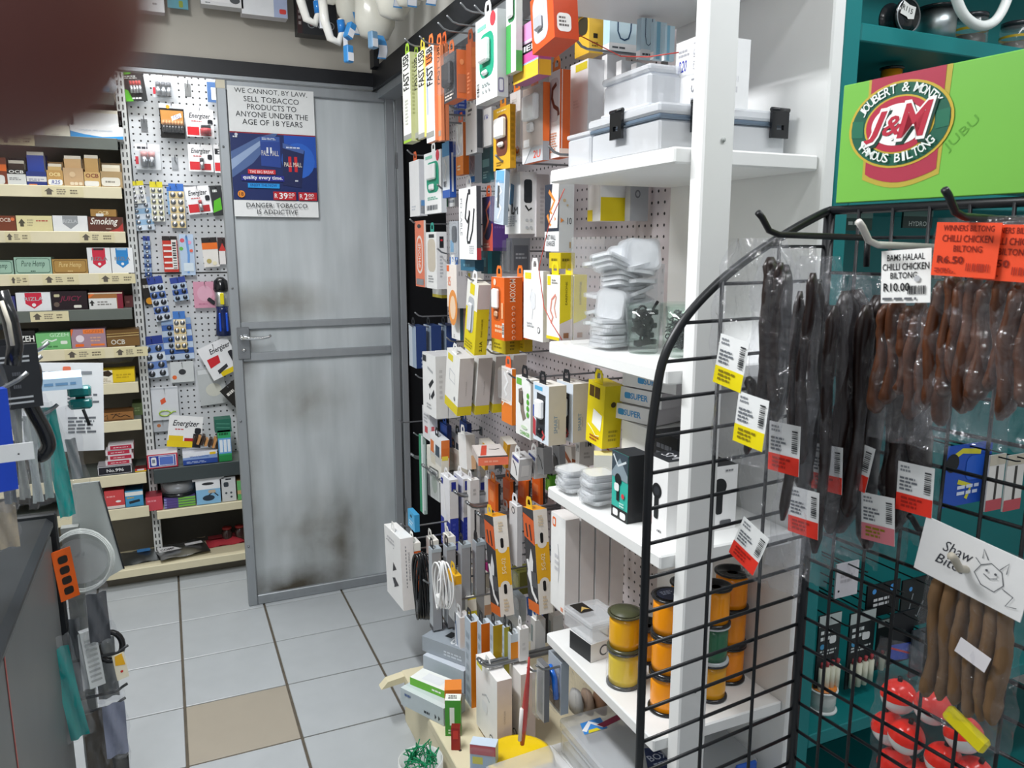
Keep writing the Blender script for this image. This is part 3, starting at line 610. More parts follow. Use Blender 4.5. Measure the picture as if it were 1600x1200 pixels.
W('clear_charger_pack', 'clear box with white charger and orange back, orange hook on top', CH, 817, 848, 128, 250, .78, 858, 'd8cfc9,e46a2c,d8d3d0', [('r', 0, 0, 1, .2, 'b9bcc0'), ('r', .0, .2, 1, 1, 'c4b6ae'), ('t', .55, .05, .9, .15, '2U', 'd8503a', 0, .01), ('r', .05, .22, .35, .32, 'f4f4f4'), ('p', [(.0, .2), (.45, .2), (.1, 0), (0, 0)], 'dddfe2')], [('r', 0, 0, 1, .25, '9da0a6'), ('r', 0, .25, 1, 1, 'e8702f')], inner=[(.22, .55, .85, .88, 'f6f6f6', .016), (.38, .40, .62, .52, 'f2f2f2', .012)], clear=(.02, .2, .98, .99, .022), tab='f0702a')
W('headphone_box', 'white box with brown headphone window and orange edge', CH, 857, 874, 108, 245, .80, 890, 'f4f4f4,e0672c,efefef', [('R', .1, .42, .9, .92, 'd7d2d4'), ('l', [(.7, .85), (.35, .8), (.3, .7), (.5, .6), (.85, .55), (.9, .48)], .18, '6e3a30'), ('g', .15, .06, .9, .3, 8, 'd89a7c'), ('b', .03, .02, .1, .3, '4a78b0', 1)], [('r', 0, .0, 1, .1, 'f6ded0'), ('l', [(.2, .0), (.2, 1)], .08, 'f6e6dc')], tab='f0802a')
W('white_phone_box', 'large plain white box with a yellow corner tag', CH, 890, 917, 92, 236, .86, 946, 'fafafa,dcdddf,ececec', [('r', .3, .90, .95, .98, 'e8d838'), ('g', .2, .5, .6, .6, 3, 'eaeaea')], [], n=1)
for k, (a, s, t) in enumerate([(938, 974, 86), (960, 998, 95), (983, 1020, 99), (1004, 1040, 108), (1025, 1056, 108)]):
    W('white_phone_box', ORD[k + 1] + ' plain white box back from the yellow tagged one', CH, a, a + 8, t, 232, .90 + .012 * k, s, 'f4f4f4,dadbdd,e9e9e9', [('g', .2, .5, .8, .7, 3, 'e6e6e6')], [], grp='plain white boxes under the upper shelf')
# third storey
W('white_slab_box', 'plain white slab box nearest the door post', 'box', 641, 656, 248, 337, .80, 668, 'f4f4f4,c9cbd0,e9e9e9', [('g', .2, .1, .8, .2, 2, 'd0d4da')], [('b', .15, .04, .85, .26, '4d5560'), ('r', .2, .18, .8, .28, '5f8fc0')], tab='d8602c')
W('teal_charger_box', 'small white box with teal window beside the white slab box', CH, 664, 690, 232, 332, .80, 698, 'f4f5f5,c9cdd0,e4e6e8', [('R', .15, .34, .88, .84, '23a07e'), ('c', .82, .92, .1, 'd8404a'), ('r', .1, .9, .5, .95, '8fd0b8'), ('g', .2, .22, .8, .28, 2, '6fb8a0'), ('b', .15, .06, .8, .14, '6a7076')], inner=[(.3, .55, .75, .8, 'f2f2f2', .012), (.4, .38, .65, .48, 'eef0f0', .01)], tab='f0f2f2')
W('blue_cable_card', 'tall blue and white cable card above the small boxes', CB, 692, 703, 220, 308, .79, 713, 'dfe6ee,2a54a8,d0d8e2', [('r', 0, .75, 1, 1, '5fa8e0'), ('r', 0, 0, 1, .14, '3c62b0'), ('l', [(.3, .7), (.6, .55), (.35, .4), (.6, .2)], .14, 'f8f8f8'), ('b', .2, .2, .6, .3, '333a44')], [('r', 0, .8, 1, 1, '24408c'), ('r', .3, .1, .6, .8, 'dfe6ee')], tab='5fa8e0')
W('blue_green_card', 'small green and blue card behind the blue cable card', CB, 694, 702, 296, 322, .84, 710, '2f62b4,2a8a5a,2a8a5a', [('r', 0, 0, 1, .5, '2f9a5a')])
W('small_white_pack', 'small white pack with grey stripe above the narrow blister', 'box', 700, 711, 302, 322, .83, 720, 'f0f0f0,d0d0d2', [('r', .1, .3, .9, .5, 'a0a4ac')], tab='e9e9e9')
W('looped_cable_box', 'tall white box with a black cable looped down its front', CBX, 718, 745, 290, 406, .78, 752, 'f6f6f6,4a4a50,eeeeee', [('t', .08, .34, .2, .86, 'PD CABLE', '9a9ca0', 270), ('l', [(.55, .92), (.45, .78), (.38, .58), (.5, .52), (.62, .62), (.62, .68), (.58, .5), (.48, .3), (.5, .24), (.62, .24), (.78, .4), (.88, .7)], .07, '26282c'), ('r', .56, .9, .68, .97, '26282c'), ('g', .6, .08, .9, .2, 4, 'c9cbce')], [('r', 0, 0, 1, .16, 'b0323a')], tab='e4e4e4')
W('purple_cable_box', 'purple box with orange red front and tangled cables', CBX, 754, 770, 306, 392, .82, 794, 'c9584a,54387a,6a4a90', [('r', 0, .5, 1, 1, '44326a'), ('e', .5, .45, .4, .25, '2a2540'), ('l', [(.2, .3), (.6, .55), (.4, .75), (.8, .9)], .14, 'd06a50'), ('g', .2, .05, .8, .15, 2, 'e0a898')], [('g', .1, .4, .9, .6, 3, '6f5494'), ('r', 0, 0, 1, .06, '3c2a5c')], tab='e8642c')
W('blue_cable_blister', 'slanted clear blister with white and blue cable', CB, 775, 790, 262, 350, .76, 797, 'c8d6e4,9aa8b6,c8d6e4', [('r', .1, .75, .9, .97, '6fb0e0'), ('l', [(.3, .75), (.7, .6), (.2, .45), (.7, .3), (.4, .1)], .12, 'f8fafc'), ('r', .3, .3, .5, .7, '2c323a')], clear=(.04, .04, .96, .8, .016), tilt=6, tab='dfe6ea')
W('phone_holder_box', 'white box with dark phone holder pictures on two faces', 'phone holder', 789, 813, 268, 365, .80, 838, 'f3f3f3,dcdcde,ebebed', [('p', [(.3, .5), (.55, .45), (.62, .8), (.4, .84)], '3f7fa8'), ('l', [(.2, .7), (.15, .5), (.25, .38)], .1, '1d1f22'), ('l', [(.5, .5), (.48, .34), (.62, .34)], .08, '1d1f22'), ('t', .62, .32, .86, .44, 'M', '3a3d42'), ('g', .1, .12, .9, .3, 5, 'c0c3c8'), ('r', .1, .9, .25, .96, '3a3d42')], [('R', .22, .5, .72, .88, '26292e'), ('l', [(.3, .46), (.5, .38), (.7, .42)], .1, '1d1f22'), ('c', .4, .22, .09, 'b8bbc0'), ('c', .65, .22, .09, 'b8bbc0'), ('c', .4, .1, .09, 'b8bbc0'), ('c', .65, .1, .09, 'b8bbc0')], tab='ececec')
W('grey_plain_box', 'grey sided box hanging behind the phone holder box', 'box', 834, 838, 272, 370, .84, 857, 'c9c4c6,b7b1b4,cfcbcc', [], [('g', .3, .2, .7, .8, 9, 'a49ea2')])
W('wall_charger_box', 'grey white box with orange and black wall charger picture', CH, 851, 873, 286, 393, .80, 896, 'ebeced,cfd0cf,d8d9d9', [('r', 0, .3, 1, 1, '2d3340'), ('p', [(.3, .35), (.9, .35), (1, 1), (.55, 1)], 'e8e4e0'), ('l', [(.3, .9), (.7, .75), (.4, .6), (.75, .48), (.4, .4), (.2, .55)], .13, 'e08a3a'), ('c', .55, .48, .17, 'f4f4f2'), ('t', .1, .08, .8, .25, 'FAST WALL\nCHARGER', '44464a', 0, .008)], [('t', .55, .4, .85, .5, '10', '55575a', 0, .01), ('c', .35, .75, .1, 'c9b08a'), ('c', .55, .68, .07, 'c9b08a'), ('p', [(.1, .5), (.3, .46), (.1, .42)], 'e08a3a'), ('r', .7, .05, .8, .14, 'b0946a')], tab='e8e9ea')
W('yellow_window_box', 'white charger box with yellow side seen under the upper shelf', CH, 918, 938, 285, 345, .94, 976, 'eceded,f2f2f2,eeeeee', [('R', .1, .2, .9, .98, 'f8f8f8'), ('r', 0, 0, .4, .3, 'e8cf2a')], [('r', 0, .0, 1, .62, 'e8d022')])
W('grey_back_box', 'grey box behind the yellow sided charger box', 'box', 976, 984, 280, 345, 1.0, 1012, 'b0b2b6,a4a6aa', [], [('e', .4, .65, .15, .1, '6a6c72'), ('e', .4, .65, .09, .06, 'a4a6aa')])
# fourth storey
W('bulb_cable_card', 'orange and white bulb shaped cable card beside the black panel', CB, 650, 664, 344, 449, .80, 667, 'e98060,d8d0cc', [('R', .16, .2, .84, .78, 'f6e2da', .4), ('R', .26, .24, .74, .74, 'ea7a52', .4), ('t', .36, .3, .64, .66, 'IPHONE', 'f8f0ec', 90), ('r', .1, .03, .9, .12, '8f8f92'), ('e', .5, .92, .18, .03, '3a3a3c')])
W('window_cable_box', 'white box with beige window and black strip on its side', CBX, 667, 683, 362, 452, .80, 699, 'f0f0ef,dcdcdd,e9e9e9', [('R', .16, .3, .9, .88, 'cfc5b4'), ('g', .2, .1, .8, .24, 3, '9a9c9e'), ('r', .3, .9, .8, .96, '2c2e32')], [('r', .3, .72, .7, .92, '24262a'), ('r', .4, .84, .6, .87, 'c8343c'), ('g', .3, .2, .6, .6, 7, 'b8babe')], tab='2f9a8a')
W('white_yellow_stub', 'white carton with yellow foot below the beige window box', 'box', 676, 690, 452, 466, .85, 699, 'f2f2f0,e0e0de', [('r', 0, 0, 1, .35, 'e6d43a')], [('r', 0, 0, 1, .35, 'd8c62e')])
W('narrow_blister', 'narrow grey blister with blue foil beside the looped cable box', PK, 703, 716, 345, 420, .82, 722, 'b7bcc2,a5abb2', [('r', .1, .35, .5, .6, '5aa8d8'), ('r', 0, 0, 1, .24, '3f6fb8'), ('l', [(.1, .05), (.4, .2), (.6, .08), (.9, .22)], .1, 'dce8f4'), ('R', .3, .55, .9, .9, '50555c')], clear=(.05, .3, .95, .97, .012))
W('orange_arch_box', 'white box with orange arch printed at its foot', CBX, 699, 714, 414, 482, .80, 730, 'f6ece4,c2bfc2,dedcdc', [('r', 0, .84, .25, .98, 'ea6a2a'), ('e', .6, .0, .45, .42, 'ef9a4a'), ('e', .6, 0, .28, .28, 'f8d8b8'), ('t', .15, .5, .4, .72, '05', 'ef7a3a')], [('r', .2, .75, .28, .85, '8a8a8e'), ('r', .45, .75, .53, .85, '8a8a8e')], tab='e8e8e8')
W('white_teal_slab', 'white slab with dark teal edge under the orange arch box', 'box', 706, 719, 482, 532, .82, 730, 'f2f2f2,7f9396,e6e6e6', [('c', .3, .12, .03, '333333'), ('c', .3, .06, .03, '333333')], [('r', 0, 0, .5, 1, '36555c'), ('r', .5, 0, 1, 1, 'a98f88')])
W('smart_charger_box', 'tilted yellow and white box with a grey window, left of orange boxes', CH, 732, 749, 441, 556, .78, 768, 'e4d21c,e3d02a,ece6d8', [('r', 0, .62, 1, 1, 'f0efe9'), ('R', .2, .28, .75, .78, 'b9bcc0'), ('r', .3, .82, .7, .97, 'e8d61e'), ('g', .1, .04, .9, .16, 3, 'a09014')], [('r', 0, .66, 1, 1, 'd6cdcb'), ('t', .35, .05, .6, .2, '2.1A', '3a3410', 90, .01), ('t', .4, .26, .55, .52, 'SMART CHARGER', '6a5f12', 90)], tilt=11, inner=[(.34, .3, .62, .7, 'd7dadd', .008)], tab='f0f0f0')
o = W('orange_charger_box', 'orange charger box with lettering down its side', CH, 768, 788, 434, 533, .80, 816, 'ea6a1e,d95f1a,f0f0f0', [('R', .15, .3, .75, .85, 'b9571e'), ('g', .3, .1, .9, .25, 2, 'f4c8a0'), ('r', .85, .05, 1, .28, 'e8e4e0'), ('b', .87, .1, .98, .26, '3a3a3a', 1), ('c', .3, .92, .1, 'f6d8c0'), ('r', .8, .35, .95, .6, 'f0b080')], [('t', .3, .62, .62, .98, 'MOXOM', 'f4d8c4', 270, .01)] + [('c', .5, .52 - .095 * k, .1, 'f2c4a4') for k in range(6)] + [('c', .5, .52 - .095 * k, .07, 'd95f1a') for k in range(6)], inner=[(.28, .5, .66, .82, 'f6f2ee', .012), (.36, .36, .58, .46, 'caa080', .008)], tab='ef7a2a')
repeat(o, 2, (.062, 0, 0), 'orange charger box with lettering down its side')
W('yellow_cable_box', 'squat yellow box under the orange charger boxes', CBX, 768, 790, 528, 554, .84, 812, 'd8c42a,cdb824', [('g', .2, .2, .8, .6, 2, '8a7c18')], [('t', .5, .1, .8, .6, '1', '55500f')if False else ('g', .3, .2, .7, .8, 3, '8a7c18')])
W('yellow_cable_box', 'second squat yellow box behind the first under orange boxes', CBX, 812, 819, 528, 550, .88, 832, 'c9b524,bfaa1e', [('g', .2, .2, .8, .6, 2, '8a7c18')])
W('earphone_box', 'large white box with faint earphone drawing and yellow tag', 'earphone box', 818, 848, 424, 535, .80, 858, 'f6f6f5,e6e4e4,ededed', [('r', .08, .88, .4, .97, 'e8d838'), ('l', [(.45, .75), (.35, .6), (.5, .45), (.45, .3)], .03, 'd2d4d8'), ('R', .4, .45, .62, .7, 'e4e6ea'), ('c', .8, .16, .07, '55585c'), ('c', .8, .16, .05, 'f6f6f5'), ('g', .2, .18, .6, .26, 2, 'b8babe')], tab='f4f4f4')
W('yellow_earphone_box', 'white fronted yellow box with pink earphone drawing', 'earphone box', 854, 874, 430, 533, .80, 894, 'f6f3ee,e2cd1e,e6d22a', [('r', .04, .84, .3, .98, 'e6d21e'), ('l', [(.7, .7), (.4, .62), (.3, .45), (.5, .35), (.35, .25)], .09, 'd8897a'), ('l', [(.75, .68), (.6, .5), (.75, .35)], .07, 'e0a090'), ('r', 0, 0, 1, .05, 'e6d21e'), ('g', .4, .86, .9, .94, 2, '9a9a96')], [('p', [(0, 0), (1, 0), (1, .34), (0, .26)], 'd8cccb'), ('t', .42, .55, .58, .9, 'EARPHONE', '6a5f12', 90), ('r', .3, .04, .7, .12, '9a6a4a')], tab='e6d21e', n=2)
W('yellow_lid_box', 'flat yellow carton above the pink earphone box', 'box', 858, 876, 395, 420, .86, 898, 'd9c41e,e0cb22,ead83a', [('g', .2, .4, .9, .7, 1, '7d7012')], [('g', .1, .4, .7, .7, 1, '7d7012')])
o = W('blue_box', 'dark blue carton with three grey dots', 'box', 640, 651, 511, 576, .82, 667, 'c9d2dc,263c70,33497c', [('r', .5, 0, 1, 1, '9fb0c4')], [('c', .6, .24, .13, '9aa4b8'), ('c', .6, .14, .13, '9aa4b8'), ('c', .6, .05, .13, '9aa4b8')], tab='1c1e22')
repeat(o, 3, (.058, 0, 0), 'dark blue carton with three grey dots')
# fifth storey
W('spoon_tip_cable_box', 'white cable box with two black plug pictures', CBX, 662, 682, 558, 655, .80, 700, 'f4f4f3,d9d8d4,e9e9e9', [('p', [(.45, .5), (.75, .62), (.85, .58), (.55, .44)], '1c1d20'), ('p', [(.6, .32), (.85, .46), (.9, .38), (.7, .28)], '1c1d20'), ('r', .5, .26, .56, .36, '1c1d20'), ('l', [(.4, .78), (.8, .72)], .06, 'b4b6ba'), ('g', .3, .1, .8, .2, 2, 'b8babc'), ('r', .05, .86, .3, .96, '2c2e32')], [('g', .3, .3, .6, .8, 6, 'c2c1bd')], n=2)
o = W('white_yellow_charger_box', 'white carton with yellow foot and faint plug drawing', CH, 700, 720, 556, 650, .78, 742, 'f5f5f2,cdc6c2,e4e2df', [('r', 0, .0, 1, .16, 'e2cf22'), ('r', .12, .84, .5, .95, 'e8d838'), ('l', [(.3, .7), (.7, .66), (.72, .5), (.3, .52), (.3, .7)], .03, 'd0d2d6'), ('c', .75, .25, .06, '8a8c90')], [('r', 0, 0, 1, .16, 'd6c31e'), ('t', .5, .35, .58, .6, 'CHARGER', '9a9490', 90)], tilt=10, tab='f0f0ee')
repeat(o, 4, (.058, 0, 0), 'white carton with yellow foot and faint plug drawing')
W('orange_capsule_pack', 'clear capsule pack with white cable and orange bottom', CB, 784, 800, 577, 665, .82, 806, 'e9e4e2,ef8426,d9d4d2', [('r', 0, 0, 1, .42, 'f2842a'), ('r', .0, .36, 1, .42, 'fbf2ea'), ('l', [(.3, .9), (.6, .75), (.3, .6), (.5, .5)], .16, 'fafafa'), ('l', [(.1, .3), (.4, .42), (.9, .36)], .06, 'fbf2ea')], clear=(.03, .42, .97, .98, .014), tab='f2642a')
W('green_car_charger_box', 'white box with brown car charger and green dots', CH, 806, 829, 594, 688, .79, 843, 'f5f6f4,dcdbd6,e6e6e2', [('r', .05, .86, .4, .97, '6fb84a'), ('l', [(.3, .8), (.42, .6), (.45, .45), (.6, .3)], .24, '8a7f74'), ('t', .3, .03, .95, .1, 'CHARGER', '6fb84a', 0, .01)] + [('c', .83, .72 - .105 * k, .08, '5fb03c') for k in range(4)] + [('e', .6, .17, .2, .03, 'cfe2c4')], tab='1c1e22', inner=[(.3, .55, .5, .8, '6e655c', .006)])
o = W('window_charger_box', 'white box with dark window and white charger, cream sides', CH, 833, 857, 604, 697, .79, 884, 'dfe8f2,d2c9ba,ece9e2', [('r', .1, .88, .6, .95, '5fb4e0'), ('p', [(.2, .08), (.75, .06), (.8, .82), (.25, .84)], '34373c'), ('p', [(0, .1), (.18, .06), (.18, .34), (0, .4)], 'c0404a'), ('r', 0, .4, .12, .6, '3c58b0'), ('l', [(.6, .06), (.75, .14), (.6, .2)], .1, 'c04a4a')], [('t', .3, .2, .5, .5, 'SMART', '6f93b0', 90), ('g', .55, .2, .62, .5, 1, 'a39a8c')], inner=[(.36, .42, .74, .74, 'f6f6f6', .014), (.42, .14, .6, .26, '1c1e22', .01)], tab='1d1f24')
repeat(o, 2, (.064, 0, 0), 'white box with dark window and white charger, cream sides')
W('one_metre_cable_box', 'grey box marked with a length, beside the cream sided boxes', CBX, 899, 905, 612, 730, .92, 928, 'e4e4e4,c9c7c5,dcdcdc', [('t', .2, .2, .8, .3, '1M', '4a4c50')], [('t', .4, .26, .8, .33, '1M', '4a4c50', 0, .015), ('g', .3, .1, .8, .2, 2, 'a8a6a4')], tab='26282c')
W('yellow_plug_box', 'bright yellow box with a white plug and a tall hang flap', CH, 918, 944, 602, 702, .86, 972, 'f0da12,e2cb10,ead416', [('r', .1, .76, .38, .94, '5a3f10'), ('r', .42, .76, .72, .94, '5a3f10'), ('p', [(.34, .34), (.86, .26), (.92, .52), (.4, .58)], 'f6f6f0'), ('l', [(.1, .3), (.35, .24), (.6, .16), (.8, .18)], .03, 'fbf8e0'), ('g', .25, .06, .8, .16, 2, 'b04a2a')], [('c', .5, .7, .14, '4a3a12'), ('g', .3, .1, .8, .3, 3, 'a89610')], tilt=4, tab='f0da12')
W('grey_number_box', 'pale box with red numeral low behind the yellow plug box', 'box', 930, 940, 690, 715, .92, 962, 'e6dedc,d9d0ce', [], [('t', .3, .1, .55, .8, '5', 'c0504a')])
# ------------------------------------------------------------------ lower storeys of the accessory wall
XB = .82
W('foil_bag_pack', 'crumpled white foil bag with red print beside the door post', 'bag', 661, 672, 640, 690, XB, 684, 'e8e8ea,dcdcde', [('r', .3, .2, .7, .4, 'c84a50'), ('g', .2, .5, .8, .8, 3, 'b8b8bc')], [('r', .2, .25, .6, .45, 'c05a5e')])
o = W('blue_tag_pack', 'small dark pack with a bright blue header tag', 'pack', 688, 699, 666, 700, .86, 706, '1e4fae,1a2c5c', [('r', .1, .6, .9, .9, '2c62c8'), ('g', .2, .1, .8, .4, 2, 'c8d4ec')], tab='2358b8')
repeat(o, 2, (.075, 0, 0), 'small dark pack with a bright blue header tag')
W('green_white_blister', 'tall thin white and green blister against the black panel', PK, 657, 663, 684, 804, XB, 668, 'dfe8e6,9fb4ae', [('r', 0, 0, .6, 1, '2f9a6e'), ('r', .6, 0, 1, 1, 'e6eeee')], [('r', 0, .05, .5, .9, 'd6e4e4')])
o = W('orange_window_box', 'white carton with orange corner and black hang tab', CBX, 673, 690, 688, 730, XB, 703, 'f0f1f2,e07a3a,e4e8ea', [('r', .05, .3, .35, .75, 'e07a3a'), ('r', .5, .3, .85, .7, '3a4a5a')], [('r', .0, .0, 1, .7, 'd9702e')], tab='17181b', tilt=3)
repeat(o, 2, (.075, 0, 0), 'white carton with orange corner and black hang tab')
W('flap_carton', 'white carton with a large open hang flap', 'box', 716, 728, 682, 735, .86, 742, 'f2f2f0,e6e2dc,f4f4f2', [], [('r', .5, .0, 1, .4, 'e0b890')], tab='f6f6f4', tilt=-6)
o = W('yellow_edge_carton', 'cream carton with yellow edge leaning on the hooks', 'box', 749, 760, 694, 735, .88, 775, 'e9e4da,efe9dc,f2ede2', [('r', .5, 0, 1, 1, 'e8b030')], [('r', 0, .0, .3, 1, 'e8b030')], tilt=8)
repeat(o, 2, (.07, 0, 0), 'cream carton with yellow edge leaning on the hooks', 5)
o = W('cream_carton', 'cream carton with black clip on the grey double hook', 'box', 668, 690, 712, 757, .82, 702, 'ece9de,e6e0cf,f2efe4', [('r', .3, .5, .6, .8, 'd8d2c0')], [('r', .1, .8, .9, .95, 'e8d04a')], tab='17181b')
repeat(o, 3, (.07, 0, 0), 'cream carton with black clip on the grey double hook', 3)
W('grey_clear_blister', 'clear blister with pale green print left of the blue boxes', PK, 672, 686, 738, 786, XB, 690, 'd4d8d6,b8bcba', [('e', .5, .5, .3, .3, 'a9b8a9'), ('r', .1, .8, .9, .95, 'eceeec')], clear=(.05, .05, .95, .95, .012), tilt=-4)
o = W('blue_cable_box', 'tall white carton with royal blue lower half', CBX, 690, 704, 752, 862, .80, 717, 'f0f0f4,2b3a9c,eef0f4', [('r', 0, 0, 1, .4, '2a3aa0'), ('l', [(.4, .8), (.5, .5), (.6, .2)], .1, 'f8f8f8'), ('p', [(.3, .55), (.7, .5), (.6, .25), (.45, .2)], 'eef0f6'), ('g', .1, .03, .6, .12, 2, 'c4cbf0'), ('r', .1, .88, .3, .96, '2a3aa0')], [('r', 0, .46, 1, 1, 'd9d6d4'), ('r', .2, .84, .75, .97, '27318a'), ('g', .3, .05, .7, .4, 6, '4a58b4')], tab='f2f2f4', tilt=0)
repeat(o, 2, (.046, 0, 0), 'tall white carton with royal blue lower half')
o = W('slot_carton', 'tall pale carton with a dark slot and red foot', CBX, 731, 736, 752, 873, .84, 750, 'e6e4e2,dcdad8,f2f2f2', [], [('r', .42, 0, .62, .62, '3c3c40'), ('r', .42, 0, .62, .16, 'c82a50'), ('g', .3, .8, .7, .9, 2, 'b8b6b4')], tab='f2f2f4')
repeat(o, 2, (.06, 0, 0), 'tall pale carton with a dark slot and red foot')
o = W('orange_tab_card', 'bright orange card pack with a bent orange hang tab', 'cable pack', 763, 774, 757, 800, .86, 782, 'f0701f,ea6a1c,f2792a', [('r', .2, .3, .8, .7, 'f29050')], [('r', .6, 0, 1, 1, '2a2624')], tab='f2821f')
repeat(o, 4, (.05, 0, 0), 'bright orange card pack with a bent orange hang tab', 2)
W('lime_pack', 'small lime green pack behind the orange cards', PK, 852, 861, 744, 770, .98, 872, '5fb42c,4fa022', [('e', .5, .5, .3, .3, '8fd85a')], tab='1c1e1c')
p = RX(771, 727, .83)
o = product('coral_phone_box', 'coral and black gadget box lying flat across the hooks', 'box', p, math.radians(-14), .088, .024, .15, 'e9785a,d8ccc8,d9d2ce', [('g', .2, .3, .8, .7, 1, 'f2a48c')], [], [('r', .05, .06, .95, .96, 'e4dcd8'), ('p', [(.1, .15), (.32, .9), (.5, .9), (.3, .15)], 'd8503a'), ('l', [(.5, .6), (.7, .55), (.85, .62)], .06, '2a2a2e'), ('r', 0, 0, 1, .08, '3a3436')])
W('grey_slab_box', 'plain pale grey slab hanging between the tilted boxes', 'box', 796, 808, 792, 886, .84, 816, 'd9d8da,cfced2,e6e6e8', [('c', .5, .9, .2, '55565c'), ('c', .5, .9, .13, 'd9d8da')], tab='e6e6e8')
five = [('r', 0, .0, 1, .1, 'e0702a'), ('p', [(0, .72), (1, .66), (1, .9), (0, .95)], 'd8602a'), ('l', [(.25, .85), (.35, .72)], .12, '2a2a2c'), ('l', [(.6, .85), (.7, .7)], .12, '2a2a2c'), ('p', [(.1, .35), (.6, .62), (.75, .5), (.5, .2)], 'e8e8ea'), ('l', [(.2, .5), (.5, .2), (.9, .12)], .2, 'f4f4f4'), ('r', .5, .25, 1, .4, '55565a')]
fside = [('r', 0, .30, 1, .68, 'f0b428'), ('c', .5, .30, .34, 'efe9e0'), ('c', .5, .68, .34, 'efe9e0'), ('R', .38, .22, .6, .32, '1c1c1e', .4), ('R', .38, .68, .6, .78, '1c1c1e', .4), ('t', .35, .42, .65, .58, '5G-02', 'fbe8b8', 90, .01), ('g', .3, .05, .7, .18, 4, 'dcc8a8'), ('g', .3, .84, .7, .95, 4, 'dcc8a8')]
W('tilted_cable_box', 'tilted black and white carton with yellow banded side, nearer the door', CBX, 757, 771, 812, 958, .78, 792, '3a3a3e,efe9e0,f0a41f', five, fside, tilt=-11, tab='f0c22a')
W('tilted_cable_box', 'tilted black and white carton with yellow banded side, next to white boxes', CBX, 816, 832, 800, 955, .80, 853, '3a3a3e,efe9e0,f0a41f', five, fside, tilt=-9, tab='f0c22a')
o = W('tall_white_box', 'tall white carton with small orange logo', 'box', 860, 882, 812, 962, .80, 903, 'f6f6f5,e3dcd9,ece9e7', [('R', .1, .86, .34, .96, 'f2702a'), ('R', .16, .88, .28, .94, 'f6f6f5'), ('l', [(.5, .7), (.6, .5), (.55, .3)], .03, 'c8c8cc'), ('r', .75, .02, .9, .06, 'f0a080'), ('g', .3, .4, .7, .6, 3, 'dadade')], [], tab=None)
repeat(o, 4, (.041, 0, 0), 'tall white carton with small orange logo', .6, 'under the middle shelf')
W('orange_lid_tab', 'thin bright orange card on top of the tall white cartons', 'card', 878, 884, 808, 820, .83, 903, 'f2762a,f2762a', [('g', .2, .2, .8, .8, 1, 'f8b080')])
W('yellow_edge_slab', 'white slab with yellow edge behind the tall white cartons', 'box', 953, 957, 812, 935, 1.0, 962, 'e6d24a,e8d038', [('g', .2, .5, .8, .8, 3, 'c0b030')])
# row near the floor
XD = .62
W('cyan_card_pack', 'cyan blue header card near the foot of the door', 'pack', 638, 648, 806, 832, XD + .03, 656, '4aa8d8,3f98c8', [('e', .5, .75, .15, .08, '20404f'), ('g', .2, .2, .8, .5, 2, 'c8e8f6')])
W('arrow_carton', 'white carton with black arrows hanging lowest beside the door', 'box', 604, 628, 850, 955, XD - .02, 648, 'f2f2f2,e4e0de,f2f2f0', [('p', [(.45, .42), (.7, .5), (.5, .56)], '3a3a3e'), ('p', [(.5, .2), (.8, .3), (.55, .36)], '3a3a3e'), ('p', [(.42, .32), (.6, .36), (.5, .24)], '3a3a3e'), ('g', .2, .8, .7, .9, 2, 'c4c4c8')], [('g', .35, .3, .45, .9, 12, '77777c'), ('t', .55, .4, .68, .8, 'SMART CHARGER', '8a8a8e', 270)], tilt=-5, tab='f4f4f2')
o = W('orange_side_carton', 'white topped carton with orange side near the floor', 'box', 640, 647, 852, 938, XD + .02, 659, 'e8e6e0,d8642c,f0efe8', [('r', 0, .9, 1, 1, 'e8e6e0')], [('r', 0, .86, 1, 1, 'efeee6'), ('g', .3, .2, .7, .7, 5, 'b8501f')], tab='f2f2ea')
repeat(o, 3, (.058, 0, 0), 'white topped carton with orange side near the floor')
o = W('grey_slab_carton', 'long grey carton with black seam', 'box', 672, 677, 862, 986, XD + .02, 692, 'b4bac0,9a9ca0,a8b4bc', [('r', .0, .0, 1, .05, '3a3a3e')], [('r', .92, 0, 1, 1, '1c1c1f'), ('r', 0, .96, 1, 1, 'a8b4bc')], tab='1b1c1f')
repeat(o, 4, (.045, 0, 0), 'long grey carton with black seam', .5)
def cable_bundle(name, label, u, v0, v1, X, key, thick, nl):
    a, b = RX(u, v0, X), RX(u, v1, X); Ht = a.z - b.z
    o = empty(name, (X, b.y, b.z), -PI / 2); tag(o, label, 'cable')
    for k in range(nl):
        t = k / max(1, nl - 1) - .5; pts = []
        for q in range(29):
            an = 2 * PI * q / 28
            pts.append((math.sin(an) * (.012 + .014 * abs(t) * 2 + .012 * (1 - math.cos(an)) / 2) + t * .012, t * .03 + .004 * math.sin(an * 2 + k), Ht * (.5 + .5 * math.cos(an)) * (1 - .06 * abs(t))))
        MB().tube(pts, thick, key, 6, None, True).build('loop', o)
    MB().tube([(-.018, 0, Ht * .58), (0, -.014, Ht * .585), (.018, 0, Ht * .58), (0, .014, Ht * .575)], .004, key, 6, None, True).build('tie', o)
    MB().cbox(-.012, .012, -.018, -.004, Ht * .08, Ht * .30, .003, key).build('plug', o)
    return o
cable_bundle('black_cable_bundle', 'thick black mains cable bundled with a tie on a low hook', 661, 866, 966, XD + .01, '16171a/g', .0042, 7)
cable_bundle('white_cable_bundle', 'thin white charging cable coiled on a low hook', 692, 878, 950, XD + .02, 'eceded/g', .0024, 6)
W('yellow_flap_pack', 'clear pack with an open yellow cardboard flap', 'pack', 701, 712, 902, 975, XD + .06, 722, 'd0d2d4,c2c4c6,e8b420', [('r', 0, .8, 1, 1, 'f0b41f')], [('r', 0, .82, 1, 1, 'e8a81a')], tab='f0c02a')
